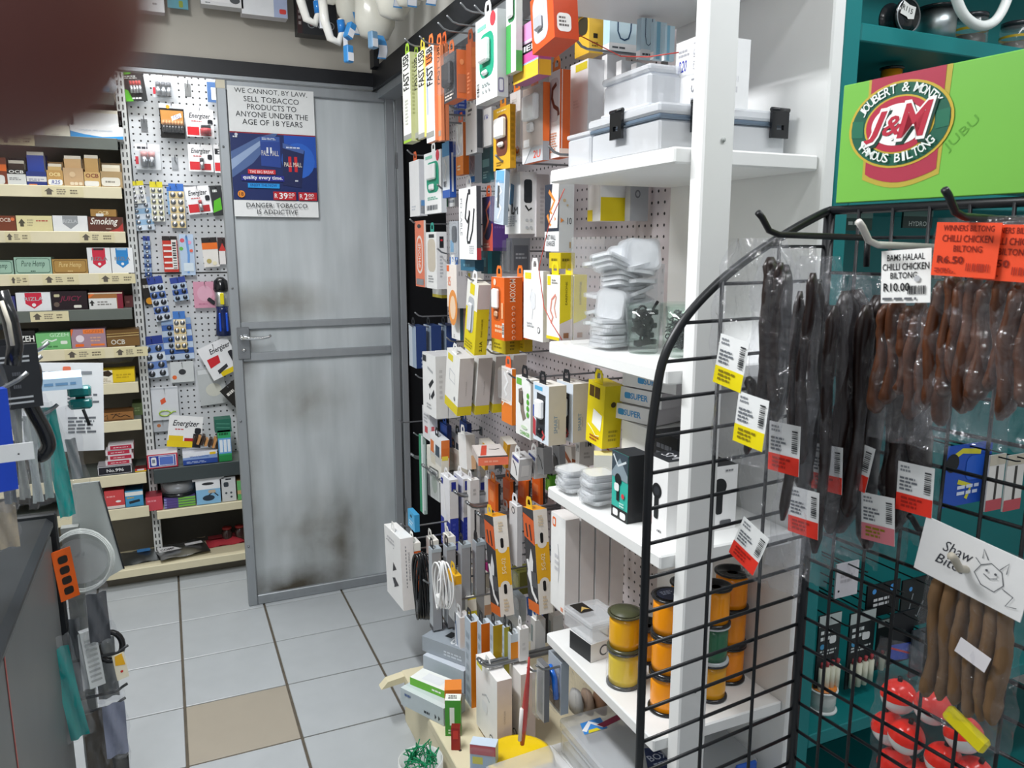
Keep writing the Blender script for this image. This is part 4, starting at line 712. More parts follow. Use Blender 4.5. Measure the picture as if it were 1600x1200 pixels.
W('magenta_card', 'small magenta card behind the tilted yellow box', 'card', 752, 758, 880, 900, .84, 764, 'd0409a,c23a8e', [('g', .2, .3, .8, .7, 2, 'e890c8')])
W('beige_blister', 'beige white moulded blister under the slotted cartons', PK, 736, 748, 900, 922, .80, 765, 'dcd6c8,d2ccbe,e6e0d4', [('r', .2, .3, .8, .6, 'c8c0ae')], tab='c8a838')
W('open_yellow_carton', 'small white carton with yellow rim and open lid', 'box', 718, 731, 938, 966, .74, 744, 'f2efe2,e8d838,f4f2e8', [('r', 0, 0, 1, .3, 'e8d838')], [('r', 0, .3, 1, .9, 'f2efe2')], tab='f6f4ec', tilt=-8)
W('orange_white_carton', 'white carton with brown side beside the open yellow rimmed one', 'box', 748, 757, 930, 962, .80, 770, 'eae6e0,c89a78,e8e4de', [], [('r', 0, .5, 1, 1, 'e8e4de')], tab='1c1c1f')
W('white_slab_pack', 'tall white slab left of the amber sided cartons', 'box', 712, 720, 968, 1083, .68, 736, 'e2e6ee,f0efee,f2f2f2', [('l', [(.2, .9), (.5, .6), (.3, .3)], .12, '7f9ac4'), ('r', 0, .0, 1, .1, 'c8ccd4')], [('g', .45, .3, .55, .5, 4, 'c8c8cc')], tab='eef0f2')
for k, (a, n_, s, c, lb) in enumerate([(728, 737, 753, 'e08a1c', 'grey carton with amber side, nearest the white slab'), (747, 753, 769, 'd8701c', 'grey carton with deep orange side in the amber row'), (766, 771, 786, 'b89a24', 'grey carton with olive yellow side in the amber row'), (785, 788, 797, 'a8a03a', 'thin olive carton ending the amber row')]):
    W('amber_carton', lb, CBX, a, n_, 975 + k * 2, 1140 - k * 12, .68 + k * .01, s, 'b4c0cc,%s,c4d0da' % c, [('g', .2, .2, .8, .9, 7, '9aa8b4')], [('r', 0, .36, 1, .38, 'e8c8a0')] if k == 1 else [], tab='17181b', grp='amber sided cartons')
W('small_amber_carton', 'short orange and grey carton right of the amber row', CBX, 791, 798, 992, 1034, .72, 812, 'c4ccd4,e08a1c,c8d2da', [], [('r', 0, .7, 1, 1, 'c8d2da')], tab='17181b')
W('small_white_carton', 'short white carton beside the short orange one', 'box', 807, 812, 984, 1034, .74, 826, 'eeeeee,e8e6e4,f4f4f4', [], [('g', .3, .3, .7, .6, 2, 'd4d2d0')], tab='f0f0f0')
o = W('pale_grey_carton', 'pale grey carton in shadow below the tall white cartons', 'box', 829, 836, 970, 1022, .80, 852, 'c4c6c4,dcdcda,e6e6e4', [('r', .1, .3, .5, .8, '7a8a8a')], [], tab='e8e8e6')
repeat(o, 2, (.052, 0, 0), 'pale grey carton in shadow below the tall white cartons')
W('clear_blue_blister', 'clear rounded blister between the tilted boxes', PK, 801, 814, 935, 972, .88, 822, 'b8c4cc,a8b4bc', [('e', .5, .6, .3, .25, 'd8e2e8')], clear=(.05, .05, .95, .95, .014))
W('blue_strap_pack', 'bright blue strap pack behind the second tilted box', 'pack', 822, 832, 940, 966, .92, 846, '2c6ac8,2560b8', [('g', .2, .3, .8, .7, 2, '9fc0ee')], tilt=-12)
# lowest row in front
o = W('plug_carton', 'white carton with faint plug drawing and pinkish side', CH, 745, 777, 1066, 1180, .66, 800, 'f5f5f4,e2d2d0,f4f2f0', [('r', .04, .88, .3, .97, 'e0da38'), ('l', [(.3, .55), (.5, .62), (.66, .58)], .03, 'c0c2c6'), ('R', .3, .35, .55, .5, 'eceef0'), ('e', .75, .12, .09, .045, '4a4c50'), ('e', .75, .12, .06, .03, 'f5f5f4'), ('r', .9, .0, 1, .12, 'e0da38')], [('t', .46, .4, .56, .58, 'CHARGER', 'a89a98', 90)], tab='f8f8f6')
repeat(o, 2, (.064, 0, 0), 'white carton with faint plug drawing and pinkish side', .8)
o = MB().tube([(0, 0, 0), (.006, 0, .05), (.018, 0, .12), (.03, 0, .19), (.034, 0, .23)], [.005, .008, .007, .004, .002], 'c0403c/g', 8).build('red_pen_pack', None, RX(816, 1163, .66)); tag(o, 'slim red and white pen hanging beside the pinkish cartons', 'pen'); o.rotation_euler = (0, 0, -PI / 2)
MB().tube([(.004, -.008, .015), (.016, -.009, .10)], .0045, 'f0ece8/g', 8).build('white_barrel', o)
W('grey_tool_blister', 'grey tool blister hanging behind the red pen', PK, 838, 850, 1042, 1130, .72, 858, 'a8aaac,6a6c70', [('R', .2, .1, .8, .9, '7c8084')], clear=(.05, .05, .95, .95, .014))
o = W('blue_handle_pack', 'clear pack with bright blue handled tool', PK, 856, 876, 1036, 1118, .76, 888, 'b4bcc4,9aa4ae', [('r', .1, .05, .9, .4, '5a5040'), ('l', [(.2, .3), (.5, .28), (.8, .32)], .06, 'c8b48a'), ('e', .4, .6, .22, .12, '2f6fc8')], clear=(.03, .03, .97, .8, .012))
MB().tube([(-.02, -.008, .05), (-.018, -.01, .09), (0, -.012, .108), (.018, -.01, .09), (.024, -.008, .04)], .007, '1f6fd8/g', 10).build('tool_handle', o)
for k, (u, lb, c) in enumerate([(893, 'crumpled clear bag of grey parts beside the blue handled pack', 'b8b8b6'), (910, 'crumpled clear bag of brown parts further under the shelf', 'a08a78'), (930, 'crumpled clear bag of rusty brown parts under lowest shelf', '8a6a54')]):
    a = RX(u, 1118, .86 + .03 * k); b = MB(); rnd = random.Random(k)
    b.sheet(8, 10, lambda i, j: ((i - .5) * .075 * (1 - .5 * j * j), .012 * math.sin(i * PI) * math.sin(j * PI) - .006 + rnd.uniform(-.003, .003), j * .13), 'clear_film')
    o = b.build('parts_bag', None, a, (0, 0, -PI / 2)); tag(o, lb, 'bag', 'bags of parts under the shelf')
    MB().lathe([(0, 0), (.028, .004), (.03, .03), (.02, .055), (0, .06)], c, 10, Matrix.Translation((0, .012, .008)) @ Matrix.Scale(.5, 4, (0, 1, 0))).build('parts', o)
# ------------------------------------------------------------------ things on the base shelf
def onshelf(u, v, z=.161): return RZ(u, v, z)
p = onshelf(672, 1140)
o = product('grey_gadget_box', 'light grey flat box lying lowest on the cream base shelf', 'box', p + Vector((.0, .07, 0)), math.radians(-62), .16, .05, .085, 'b9c4c8,aab6ba,c4cfd2', [('g', .55, .15, .75, .4, 1, '333a40'), ('p', [(.8, .15), (.84, .3), (.8, .45)], '2c3236'), ('p', [(.88, .15), (.92, .3), (.88, .45)], '2c3236'), ('g', .1, .6, .3, .85, 1, '5a6f9a')], [], [('r', 0, 0, 1, .2, 'd0dadc')])
gx = o
q = p + Vector((.045, .10, .0505))
product('green_strip_box', 'white box with a lime green edge on the lowest grey box', 'box', q + Vector((-.02, -.01, 0)), math.radians(-58), .13, .022, .055, '6cb83a,5aa82e,eef2ee', [('g', .6, .3, .9, .7, 1, 'f2f8ee')], [], [('r', .25, .2, .75, .8, 'e4e8ea')])
product('pale_blue_box', 'pale blue grey box under the silver labelled box', 'box', q + Vector((.045, .055, -.05)), math.radians(-60), .15, .085, .08, 'bcc6d2,aab4c0,c8d0da', [('g', .1, .2, .4, .5, 2, 'd8e0e8')])
product('silver_label_box', 'silver grey box with white lettering, topmost on the base shelf', 'box', q + Vector((.055, .075, .036)), math.radians(-58), .16, .045, .10, '9aa2aa,8b949c,a4adb6', [('g', .5, .2, .9, .6, 2, 'c8d0d8')], [], [('r', 0, .0, 1, 1, '9aa3ac'), ('t', .55, .1, .85, .6, 'GLE', 'e6eaee', 0, .01), ('r', .35, .35, .5, .65, '2c3034'), ('g', .3, .75, .8, .9, 1, '3a4048')])
product('orange_small_box', 'small plain orange box wedged under the silver box', 'box', onshelf(703, 1128) + Vector((.01, .0, .05)), math.radians(-20), .045, .04, .05, 'e0762a,c8641f,e88a3a')
product('green_upright_box', 'small green and white box standing upright on the base shelf', 'box', onshelf(708, 1150), math.radians(-25), .04, .10, .03, '4a9a3a,3f8a30,eef2ea', [('r', .3, .3, .6, .8, 'e8ece4'), ('g', .2, .05, .8, .2, 2, 'd8e8d0')], [], [('g', .2, .2, .8, .8, 2, '3a3f3a')])
product('dark_red_lighter_pack', 'dark red pack standing in front of the green box', 'box', onshelf(712, 1172), math.radians(-25), .022, .06, .02, '9a2420,5a1512,7a1c18', [('r', .2, .5, .8, .9, 'c83a30')])
o = product('blue_window_pack', 'clear pack with pale blue card at the bottom edge', PK, (.585, 1.475, .161), math.radians(-35), .06, .12, .03, 'a9c4e0,b8cfe6,c8d8e8', [('r', .1, .6, .5, .75, 'e0da38'), ('g', .2, .2, .8, .5, 3, 'f2f6fa'), ('r', 0, .8, 1, 1, 'b85a64')], clear=(.03, .03, .97, .97, .01))
tb = empty('yellow_tub', (.675, 1.47, .161)); tag(tb, 'round yellow plastic tub under the white plug cartons', 'tub')
MB().lathe([(.062, 0), (.07, .004), (.074, .05), (.076, .052), (.078, .06), (.076, .062), (.0, .062)], 'e8c410/g', 32).build('tub_body', tb)
MB().lathe([(.0795, .0625), (.0795, .072), (.07, .075), (.066, .071), (0, .071)], 'f0cc14/g', 32).build('lid', tb)
bu = empty('twine_tin', (.498, RZ(664, 1262, 0.0).y, 0.0005)); tag(bu, 'white tin with black round logo full of green twine by the base shelf', 'tin')
MB().lathe([(.0, 0), (.05, 0), (.055, .004), (.056, .14), (.054, .14), (.052, .012), (0, .012)], 'd6d8d6/g', 28).build('tin_body', bu)
lg = MB(); 
lg.sheet(10, 6, lambda i, j: (.0566 * math.sin((i - .5) * 1.2 - .45), -.0566 * math.cos((i - .5) * 1.2 - .45), .05 + j * .06), '26282a'); lg.sheet(8, 3, lambda i, j: (.0569 * math.sin((i - .5) * .9 - .45), -.0569 * math.cos((i - .5) * .9 - .45), .075 + j * .014), 'e2e4e2')
lg.build('logo', bu)
tw = MB(); rnd = random.Random(5)
for k in range(26):
    a0 = rnd.uniform(0, 6.28); pts = []
    for q_ in range(6): a0 += rnd.uniform(.2, .7); rr_ = rnd.uniform(.01, .047); pts.append((rr_ * math.cos(a0), rr_ * math.sin(a0), .115 + rnd.uniform(0, .05)))
    tw.tube(pts, .0016, '0f8a5a', 5)
tag(tw.build('green_twine', bu), kind='stuff')

# ---- fillers deeper on the hooks
W('dark_blister', 'dark smoky blister above the orange charger boxes', PK, 786, 800, 372, 428, .86, 828, '5a5c60,6a6c70', [('r', .1, .1, .9, .9, '44464a')], [('r', .1, .1, .9, .8, '4c4e54'), ('g', .2, .4, .8, .6, 2, '8a8c90')], clear=(.05, .05, .95, .95, .012))
W('teal_carton', 'dark teal carton behind the looped cable box foot', 'box', 752, 762, 392, 428, .86, 784, '24505a,2c6470', [('r', .2, .3, .8, .7, '3f8a96')], [('r', 0, 0, .3, 1, '3c9aa8')], tab='1c1e20')
W('blue_foot_carton', 'steel blue carton under the looped cable box', 'box', 720, 742, 406, 424, .80, 756, '2f6a86,285a72', [('g', .2, .3, .8, .7, 1, '6aa0b8')])
W('clear_wire_pack', 'clear pack of tangled white wire beside the orange base pack', 'cable pack', 733, 742, 238, 284, .84, 756, 'c8d4de,aebac4', [('l', [(.2, .8), (.7, .6), (.3, .4), (.8, .2)], .14, 'f4f6f8'), ('r', 0, 0, 1, .2, '3a7ac0')], clear=(.05, .2, .95, .95, .010))
W('white_back_carton', 'white carton hanging behind the smart charger box', 'box', 731, 740, 425, 470, .88, 756, 'f0f0ee,dcdad6', [('r', .1, .8, .5, .95, 'e6d43a')])
W('yellow_edge_pack', 'white and yellow edged pack left of the smart charger box', 'box', 730, 737, 478, 540, .86, 748, 'eeeeea,d8d4ce', [('r', 0, 0, .3, 1, 'e0cf2a')], [('r', .2, .2, .8, .9, 'e4e0da')])
W('brown_corner_carton', 'pale carton with brown corner under the cream sided boxes', 'box', 882, 892, 700, 735, .92, 918, 'e6e2de,d8d2cc', [('p', [(0, .5), (1, 0), (1, .3), (0, .8)], 'a8603c')], [('p', [(0, .3), (1, .0), (1, .12), (0, .5)], 'a8603c')], tilt=-8)
o = W('flat_white_pack', 'flat white hook pack below the coral gadget box', 'cable pack', 800, 812, 716, 752, .88, 832, 'eceeee,dfe0e2', [('l', [(.2, .7), (.6, .5), (.8, .2)], .1, '3c3f46'), ('r', .1, .8, .9, .95, '4a5a9a')], [('r', .2, .2, .8, .7, 'f6f6f6')], tilt=10, tab='e8eaea')
repeat(o, 3, (.052, 0, 0), 'flat white hook pack below the coral gadget box', 6)
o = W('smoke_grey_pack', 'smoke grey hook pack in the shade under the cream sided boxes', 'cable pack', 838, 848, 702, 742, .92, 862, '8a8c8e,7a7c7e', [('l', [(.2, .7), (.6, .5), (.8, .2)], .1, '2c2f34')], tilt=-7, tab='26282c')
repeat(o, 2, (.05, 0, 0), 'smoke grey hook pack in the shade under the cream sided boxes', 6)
o = W('olive_reel_pack', 'olive clear pack low between the two tilted cartons', PK, 800, 812, 895, 930, .92, 836, '8a8a3a,6f6f30', [('e', .5, .5, .35, .3, 'b4b04a')], clear=(.05, .05, .95, .95, .01))
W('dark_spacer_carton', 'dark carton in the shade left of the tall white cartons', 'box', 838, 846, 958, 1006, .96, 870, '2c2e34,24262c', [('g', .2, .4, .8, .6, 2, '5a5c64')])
W('grey_hook_card', 'grey card pack behind the first tilted carton', 'cable pack', 783, 792, 800, 870, .90, 806, 'b8b6b4,a8a6a4', [('r', .2, .3, .8, .8, 'd0cecc')], tab='c8c6c4')
W('navy_label_carton', 'pale carton with navy label beside the slotted cartons', 'box', 744, 750, 752, 840, .92, 764, 'd4d6da,c2c4c8', [], [('r', .1, .8, .7, .97, '27318a'), ('g', .2, .3, .8, .6, 3, 'a0a2a8')], tab='eceef0')
# ------------------------------------------------------------------ hooks
HK = [(622, 655, .80, 'the white plug picture boxes', 0), (646, 676, .80, 'the orange cornered cartons', 0), (643, 710, .80, 'the cream cartons, upper wire', 1), (661, 727, .80, 'the cream cartons, lower wire', 1), (672, 735, .80, 'the pale green blister', 1), (689, 750, .80, 'the royal blue cartons', 1), (711, 768, .80, 'the slotted pale cartons', 1), (730, 785, .80, 'the orange tab cards', 1), (747, 802, .80, 'the tilted yellow banded cartons', 1),
      (626, 818, .64, 'the cyan header card', 0), (604, 841, .60, 'the arrow carton', 0), (615, 856, .60, 'the orange sided low cartons', 0), (633, 872, .62, 'the black mains cable', 0), (650, 888, .62, 'the long grey cartons', 0), (661, 906, .62, 'the white coiled cable', 0), (681, 936, .64, 'the open yellow carton', 0), (749, 1032, .64, 'the pinkish plug cartons', 1), (838, 1040, .70, 'the grey tool blister', 0), (824, 1043, .72, 'the blue handled pack', 0),
      (638, 505, .80, 'the dark blue cartons', 0), (648, 488, .80, 'the empty black gap above the blue cartons', 0), (649, 585, .80, 'the white plug boxes, short one', 0), (640, 342, .78, 'the orange bulb shaped card', 0), (636, 234, .78, 'the white slab by the door', 0), (728, 430, .76, 'the tilted smart charger box', 0), (668, 180, .70, 'the silver clip device', 0), (682, 168, .72, 'the narrow white box', 0), (698, 160, .74, 'the small bright blue pack', 0),
      (683, 288, .78, 'the looped black cable box', 0), (774, 242, .74, 'the clear charger box, thick dark one', 0), (760, 545, .80, 'the white yellow footed cartons', 0), (794, 583, .80, 'the orange capsule pack', 0), (823, 592, .78, 'the cream sided charger boxes', 0), (857, 228, .76, 'the headphone window box', 0), (683, 388, .79, 'the beige window box', 0), (697, 527, .80, 'the teal edged slab', 0), (745, 137, .74, 'the yellow charger box', 0), (900, 62, .84, 'the yellow pack under the top shelf', 0), (850, 742, .965, 'the lime green pack', 0), (752, 384, .85, 'the dark teal carton', 0)]
for u, v, X, s, dbl in HK: hook('steel wire hook of ' + s, u, v, X, double=bool(dbl), key='hook_steel', r=.0055 if dbl else .0028)
for u, v, X, s in [(632, 60, .62, 'the lime cable pack'), (655, 56, .62, 'the yellow cable pack'), (684, 35, .62, 'the brown blister'), (698, 24, .63, 'the brown card'), (719, 4, .63, 'the teal window box'), (741, 8, .64, 'the green edged box')]:
    hook('rail hook of ' + s + ' under the soffit', u, v, X, wall=.776, r=.0022)
# ================================================================== on the white shelf unit
Z1, Z2, Z3, Z4, Z5 = [z + .0265 for z in SHZ[1:]]
# clear storage box with clip latches
o = empty('clip_storage_box', (.765, 1.115, Z1)); tag(o, 'large clear storage box with grey seal and black clip latches', 'storage box')
MB().cbox(0, .27, 0, .225, 0, .052, .004, 'milky_plastic').build('tub', o)
MB().cbox(-.003, .273, -.003, .228, .0525, .060, .002, '5f6f80/g').build('seal', o)
MB().cbox(-.006, .276, -.006, .231, .0605, .078, .004, 'milky_plastic').build('lid', o)
for x, y, rz in [(.075, -.006, 0), (.245, -.006, 0), (-.006, .12, -PI / 2)]:
    l = empty('latch', (x, y, .032)); l.parent = o; l.rotation_euler = (0, 0, rz)
    MB().ringplate([(-.019, .0), (.019, .0), (.019, .046), (-.019, .046)], [(-.008, .014), (.008, .014), (.008, .022), (-.008, .022)], .006, '17191d/g', Matrix.Translation((0, -.0065, 0))).build('clip', l)
    MB().tube([(-.02, -.004, .048), (.02, -.004, .048)], .004, '17191d/g', 8).build('hinge_pin', l)
o = empty('small_clear_box', (.768, 1.352, Z1)); tag(o, 'small clear lidded box left of the latched storage box', 'storage box')
MB().cbox(0, .1, 0, .09, 0, .055, .004, 'milky_plastic').build('tub', o); MB().cbox(-.002, .102, -.002, .092, .0555, .064, .002, 'milky_plastic').build('lid', o)
o = empty('milky_lunch_box', (.785, 1.18, Z1 + .0785)); tag(o, 'milky white plastic box resting on the latched storage box', 'storage box')
MB().cbox(0, .15, .0, .155, 0, .062, .006, 'milky_plastic').build('tub', o); MB().cbox(-.003, .153, -.003, .158, .0625, .075, .004, 'milky_plastic').build('lid', o); MB().cbox(-.003, .153, -.003, .158, .004, .010, .002, 'milky_plastic').build('foot_rim', o)
o = product('price_marked_carton', 'white carton with handwritten blue price behind the front post', 'box', (.90, 1.12, Z1 + .0785), 0, .10, .115, .075, 'ecedee,f2f2f2,e4e4e6', [('g', .2, .2, .8, .5, 2, 'd0d0d4')])
lside_print(o, .10, .115, .075, [('t', .1, .55, .42, .72, 'R20', '2c3aa8', 0, .01, .25), ('g', .1, .76, .5, .88, 2, 'a8aab0'), ('t', .62, .22, .82, .42, '15', '8a8c92', 270), ('g', .62, .02, .82, .16, 2, 'a8aab0'), ('t', .66, .55, .82, .92, '1 GMEI', 'b0b2b8', 270)])
# clear tub of rounded white cases
o = empty('case_tub', (.765, 1.285, Z2)); tag(o, 'clear acetate tub heaped with white rounded plastic cases', 'tub')
for nm, a in (('front_wall', (0, .125, 0, .0008, 0, .22)), ('side_wall', (0, .0008, .001, .13, 0, .22)), ('side_wall', (.1242, .125, .001, .13, 0, .22)), ('rear_wall', (0, .125, .1302, .131, 0, .22))): MB().box(*a, 'clear_plastic').build(nm, o)
rnd = random.Random(11)
case = None
def case_mesh():
    b = MB(); pts = rr(-.031, -.031, .031, .031, .013, 4)
    b.prism(pts, .0075, 'cloudy_plastic'); b.prism([(x * .86, y * .86) for x, y in pts], .0058, 'f2f3f5/g', Matrix.Translation((0, .0008, 0)))
    return b
cases = []
def add_case(x, y, z, rx, ry, rz, par=None):
    global case
    if case is None: c = case_mesh().build('case'); case = c
    else: c = case.copy(); COL.objects.link(c)
    c.parent = par; c.location = (x, y, z); c.rotation_euler = (rx, ry, rz); return c
for k in range(7): add_case(.036, .038 + rnd.uniform(-.004, .004), .006 + k * .0078, PI / 2 + rnd.uniform(-.05, .05), 0, rnd.uniform(-.3, .3), o)
for k in range(10): add_case(.090, .05 + rnd.uniform(-.004, .004), .006 + k * .0078, PI / 2 + rnd.uniform(-.05, .05), 0, rnd.uniform(-.2, .2), o)
for k in range(3): add_case(.034 + k * .012, .03 + k * .006, .088, -.12, .1, -.9 + k * .1, o)
for k in range(3): add_case(.066, .05, .118 + k * .010, PI / 2 - .15, .28, .3, o)
for k in range(3): add_case(.048 - k * .004, .05, .152 + k * .010, PI / 2 - .2, .35, .2, o)
for k in range(4): add_case(.076 + k * .009, .06, .172, -.05, .06 * k, -.8 - k * .12, o)
for k in range(5): add_case(.090, .055, .092 + k * .0085, PI / 2 + .05, -.05, .1, o)
for k in range(9): add_case(.098, .03 + .004 * (k % 3), .012 + k * .019, PI / 2 + rnd.uniform(-.3, .3), rnd.uniform(-.3, .3), rnd.uniform(-.4, .4), o)
for k in range(4): add_case(.10, .012 + k * .014, .185, rnd.uniform(-.2, .2), rnd.uniform(-.2, .2), -.5, o)
for k in range(6): add_case(.07 + rnd.uniform(-.03, .03), .098, .01 + k * .03, PI / 2 + rnd.uniform(-.2, .2), rnd.uniform(-.2, .2), rnd.uniform(-.4, .4), o)
sl = MB().box(0, .07, 0, .004, 0, .165, 'cloudy_plastic').build('clear_sleeve', None, (.915, 1.40, Z2)); tag(sl, 'tall frosted clear sleeve standing behind the tumblers', 'sleeve')
def tumbler(loc, label, kind, seed):
    o = empty('tumbler', loc); tag(o, label, 'glass', 'tumblers of small parts')
    n = 12; b = MB()
    b.lathe([(.0, .0), (.026, .0), (.029, .004), (.036, .094), (.0345, .094), (.0275, .012), (0, .011)], 'glass', 24); b.build('glass', o)
    rnd = random.Random(seed); p = MB()
    for k in range(90 if kind else 55):
        a, r, z = rnd.uniform(0, 6.28), rnd.uniform(0, .023), .016 + rnd.uniform(0, .06 if kind else .062); r *= .8 + z * 3
        x, y = r * math.cos(a), r * math.sin(a)
        if kind: p.tube([(x + .006 * math.cos(q * 1.2 + a), y + .006 * math.sin(q * 1.2 + a), z + .003 * math.sin(q * 2 + k)) for q in range(5)], .0016, ('3a3c40/s', '5a5c60/s', '22242a')[k % 3], 5)
        elif k % 4 == 0: p.tube([(x + .009 * math.cos(q * PI / 5), y, z + .004 + .009 * math.sin(q * PI / 5)) for q in range(10)], .0022, '141518/g', 6, None, True)
        else: p.cbox(x - .006, x + .006, y - .005, y + .005, z - .004, z + .006, .0015, ('16171a/g', '202226/g', 'b8babc')[0 if k % 9 else 2])
    if not kind: p.tube([(-.01, 0, .05), (.012, -.004, .075), (.028, -.004, .098)], .003, '17181b/g', 6)
    tag(p.build('small_parts', o), kind='stuff')
tumbler((.832, 1.245, Z2), 'glass tumbler of black rubber fittings beside the clear tub', 0, 3)
tumbler((.868, 1.165, Z2), 'glass tumbler of grey metal clips behind the rack frame', 1, 4)
tumbler((.912, 1.245, Z2), 'glass tumbler of metal clips behind the front post', 1, 9)
# middle shelf
for j, (x, y, n, lb) in enumerate([(.785, 1.43, 6, 'low stack of clear earphone cases at the shelf end'), (.79, 1.335, 8, 'taller stack of clear earphone cases beside the teal box')]):
    for k in range(n):
        c = case.copy(); COL.objects.link(c); c.name = 'clear_case'; c.parent = None; c.location = (x + random.uniform(-.004, .004), y + random.uniform(-.004, .004), Z3 + k * .0078 + .0002); c.rotation_euler = (PI / 2, 0, random.uniform(-.25, .25))
        c.location.z += .0076
        tag(c, ('bottom' if k == 0 else 'topmost' if k == n - 1 else ORD[k] if k else '') + ' clear case in the ' + lb.split(' clear')[0] + ' ' + ('at the shelf end' if j == 0 else 'beside the teal box'), 'plastic case', 'stacked clear cases')

product('yellow_lid_case_box', 'pale yellow lidded carton behind the stacked clear cases', 'box', (.86, 1.42, Z3), -.5, .05, .075, .04, 'dcdcd4,e4e2d8,e8e0a8')
o = product('teal_holder_box', 'teal and black phone holder carton with a car picture', 'phone holder', (.782, 1.236, Z3), -PI / 2, .058, .135, .05, '35b7a6,1d1f22,2a2c30', [('r', 0, 0, 1, .17, '141618'), ('R', .1, .04, .42, .14, 'eef0f0'), ('R', .55, .03, .9, .13, 'eef0f0'), ('r', 0, .68, 1, 1, '3c4a55'), ('p', [(0, .68), (.5, .92), (1, .7), (1, .6), (0, .62)], '8a9aa4'), ('l', [(.1, .95), (.4, .8), (.9, .9)], .08, 'd8e0e4'), ('c', .42, .6, .2, '17191c'), ('r', .34, .28, .5, .6, '17191c'), ('R', .2, .42, .5, .54, 'f0f2f2'), ('c', .75, .38, .09, 'd8404a'), ('g', .55, .2, .9, .28, 2, 'c8f0ea')])
cyl = [('l', [(.12, .86), (.12, .98)], .05, '2c2e32'), ('c', .52, .57, .22, '1b1d20'), ('c', .52, .57, .13, '2e3136'), ('R', .42, .2, .62, .5, '1b1d20'), ('R', .1, .17, .32, .22, 'd8403a'), ('R', .1, .11, .32, .16, 'd8403a'), ('g', .6, .03, .9, .08, 1, '5a5c60')]
o = product('white_holder_box', 'white phone holder carton with lettering running down its side', 'phone holder', (.806, 1.147, Z3), -PI / 2, .068, .145, .062, 'f4f4f4,eeeeee,2a2c30', cyl + [('t', .04, .82, .16, .99, 'Kino', '3a3c40', 270)], [('t', .5, .36, .9, .86, '9 YOM', '2a2c30', 270, .015), ('c', .6, .06, .05, '3a3c40'), ('c', .75, .06, .05, '3a3c40')], [('t', .2, .3, .8, .7, 'SM', 'c8c8cc')])
product('white_holder_box', 'second white phone holder carton right of the front post', 'phone holder', (.925, 1.11, Z3), 0, .075, .125, .06, 'f2f2f2,e6e4e0,2a2c30', [('c', .45, .68, .22, '1b1d20'), ('R', .36, .25, .56, .64, '1b1d20'), ('p', [(.2, .1), (.35, .1), (.28, .2)], '2a2c30'), ('R', .5, .06, .85, .15, '55575c'), ('g', .6, .9, .9, .95, 1, '8a8c90')])
product('black_top_box', 'black carton standing behind the white phone holder carton', 'box', (.868, 1.215, Z3), -PI / 2, .085, .168, .07, '17181b,202226,26282c', [('g', .2, .7, .8, .9, 2, '55575c')], [('e', .5, .85, .25, .08, '3a3c42')])
for k, (u0, v0, lb) in enumerate([(952, 690, 'lowest'), (962, 662, 'middle'), (982, 630, 'uppermost')]):
    p = RX(u0, v0, .90 + .01 * k)
    o = product('blue_logo_carton', lb + ' slanted white carton with blue logo behind the phone holder boxes', 'box', (p.x, p.y - .075, Z3 + .155 + k * .037), -PI / 2 + .25, .15, .034, .11, 'f0f0f2,d9d4d6,e6e6e8', [('R', .3, .3, .42, .7, '4aa0dc'), ('t', .42, .3, .75, .7, 'SUPER', '4aa0dc', 0, .02)], tilt=0, group='slanted cartons with blue logos')
product('carton_riser', 'plain white carton under the slanted blue logo boxes', 'box', (.90, 1.36, Z3), -PI / 2, .12, .153, .12, 'f0f0ee,dcdad8,e6e6e4', [('g', .2, .4, .8, .5, 1, 'dcdcdc')])
# lower shelf: line spools
def spool(x, y, z, key, label, rim='1a1b1e/g', r=.036, h=.078, wrap=None, top=True):
    o = empty('line_spool', (x, y, z)); tag(o, label, 'spool', 'fishing line spools')
    MB().lathe([(r * .86, .006), (r * .885, .02), (r * .88, h * .5), (r * .885, h - .02), (r * .86, h - .006)], key, 28).build('line', o)
    f = [(0, 0), (r, 0), (r, .004), (r * .8, .006), (0, .006)]
    MB().lathe(f, rim, 28).build('flange', o)
    MB().lathe([(0, h - .006), (r * .8, h - .006), (r, h - .004), (r, h - .001), (r * .85, h - .001), (r * .8, h - .003), (.012, h - .003), (.010, h - .02), (0, h - .02)], rim, 28).build('flange', o)
    if wrap: MB().lathe([(r * 1.01, .002), (r * 1.01, h)], wrap, 28, cap=False).build('wrapping', o)
    return o
sx, sy = .802, 1.235
spool(sx, sy, Z4, 'f0d023/g', 'lower yellow line spool in clear wrap at the shelf edge', wrap='clear_plastic', rim='3a3d40/g')
t = spool(sx, sy, Z4 + .0785, 'f2b21c/g', 'upper amber yellow line spool with smoky rim at the shelf edge', rim='4a4a34/g')
tz = MB().lathe([(0, .0776), (.03, .0778), (.03, .0783), (0, .0783)], '4d5038', 20).build('paper_disc', t)
sx, sy = .830, 1.125
for k in range(3):
    t = spool(sx, sy, Z4 + k * .0785, 'ff9d10/g', ('bottom', 'middle', 'top')[k] + ' orange line spool of the stack against the front post')
    if k == 2:
        m = MB(); printer(m, (-.026, -.026, .0782), (1, 0, 0), (0, 1, 0), (0, 0, 1), .052, .052, [('c', .5, .5, .5, '2a3350'), ('g', .2, .5, .8, .8, 3, 'b8c0d8'), ('R', .55, .25, .85, .45, 'd8dce4')]); m.build('paper_disc', t)
sx, sy = .935, 1.125
for k, (c, rim, lb) in enumerate([('e0a020/g', '2a2c30/g', 'amber line spool at the foot of the mixed stack right of post'), ('2f6a4c/g', 'b8c0c4/g', 'dark green line spool between amber and orange ones'), ('f59a12/g', '1a1b1e/g', 'orange line spool topping the mixed stack right of post')]):
    spool(sx, sy, Z4 + k * .0785, c, lb, rim=rim, r=.033)
sx, sy = 1.010, 1.165
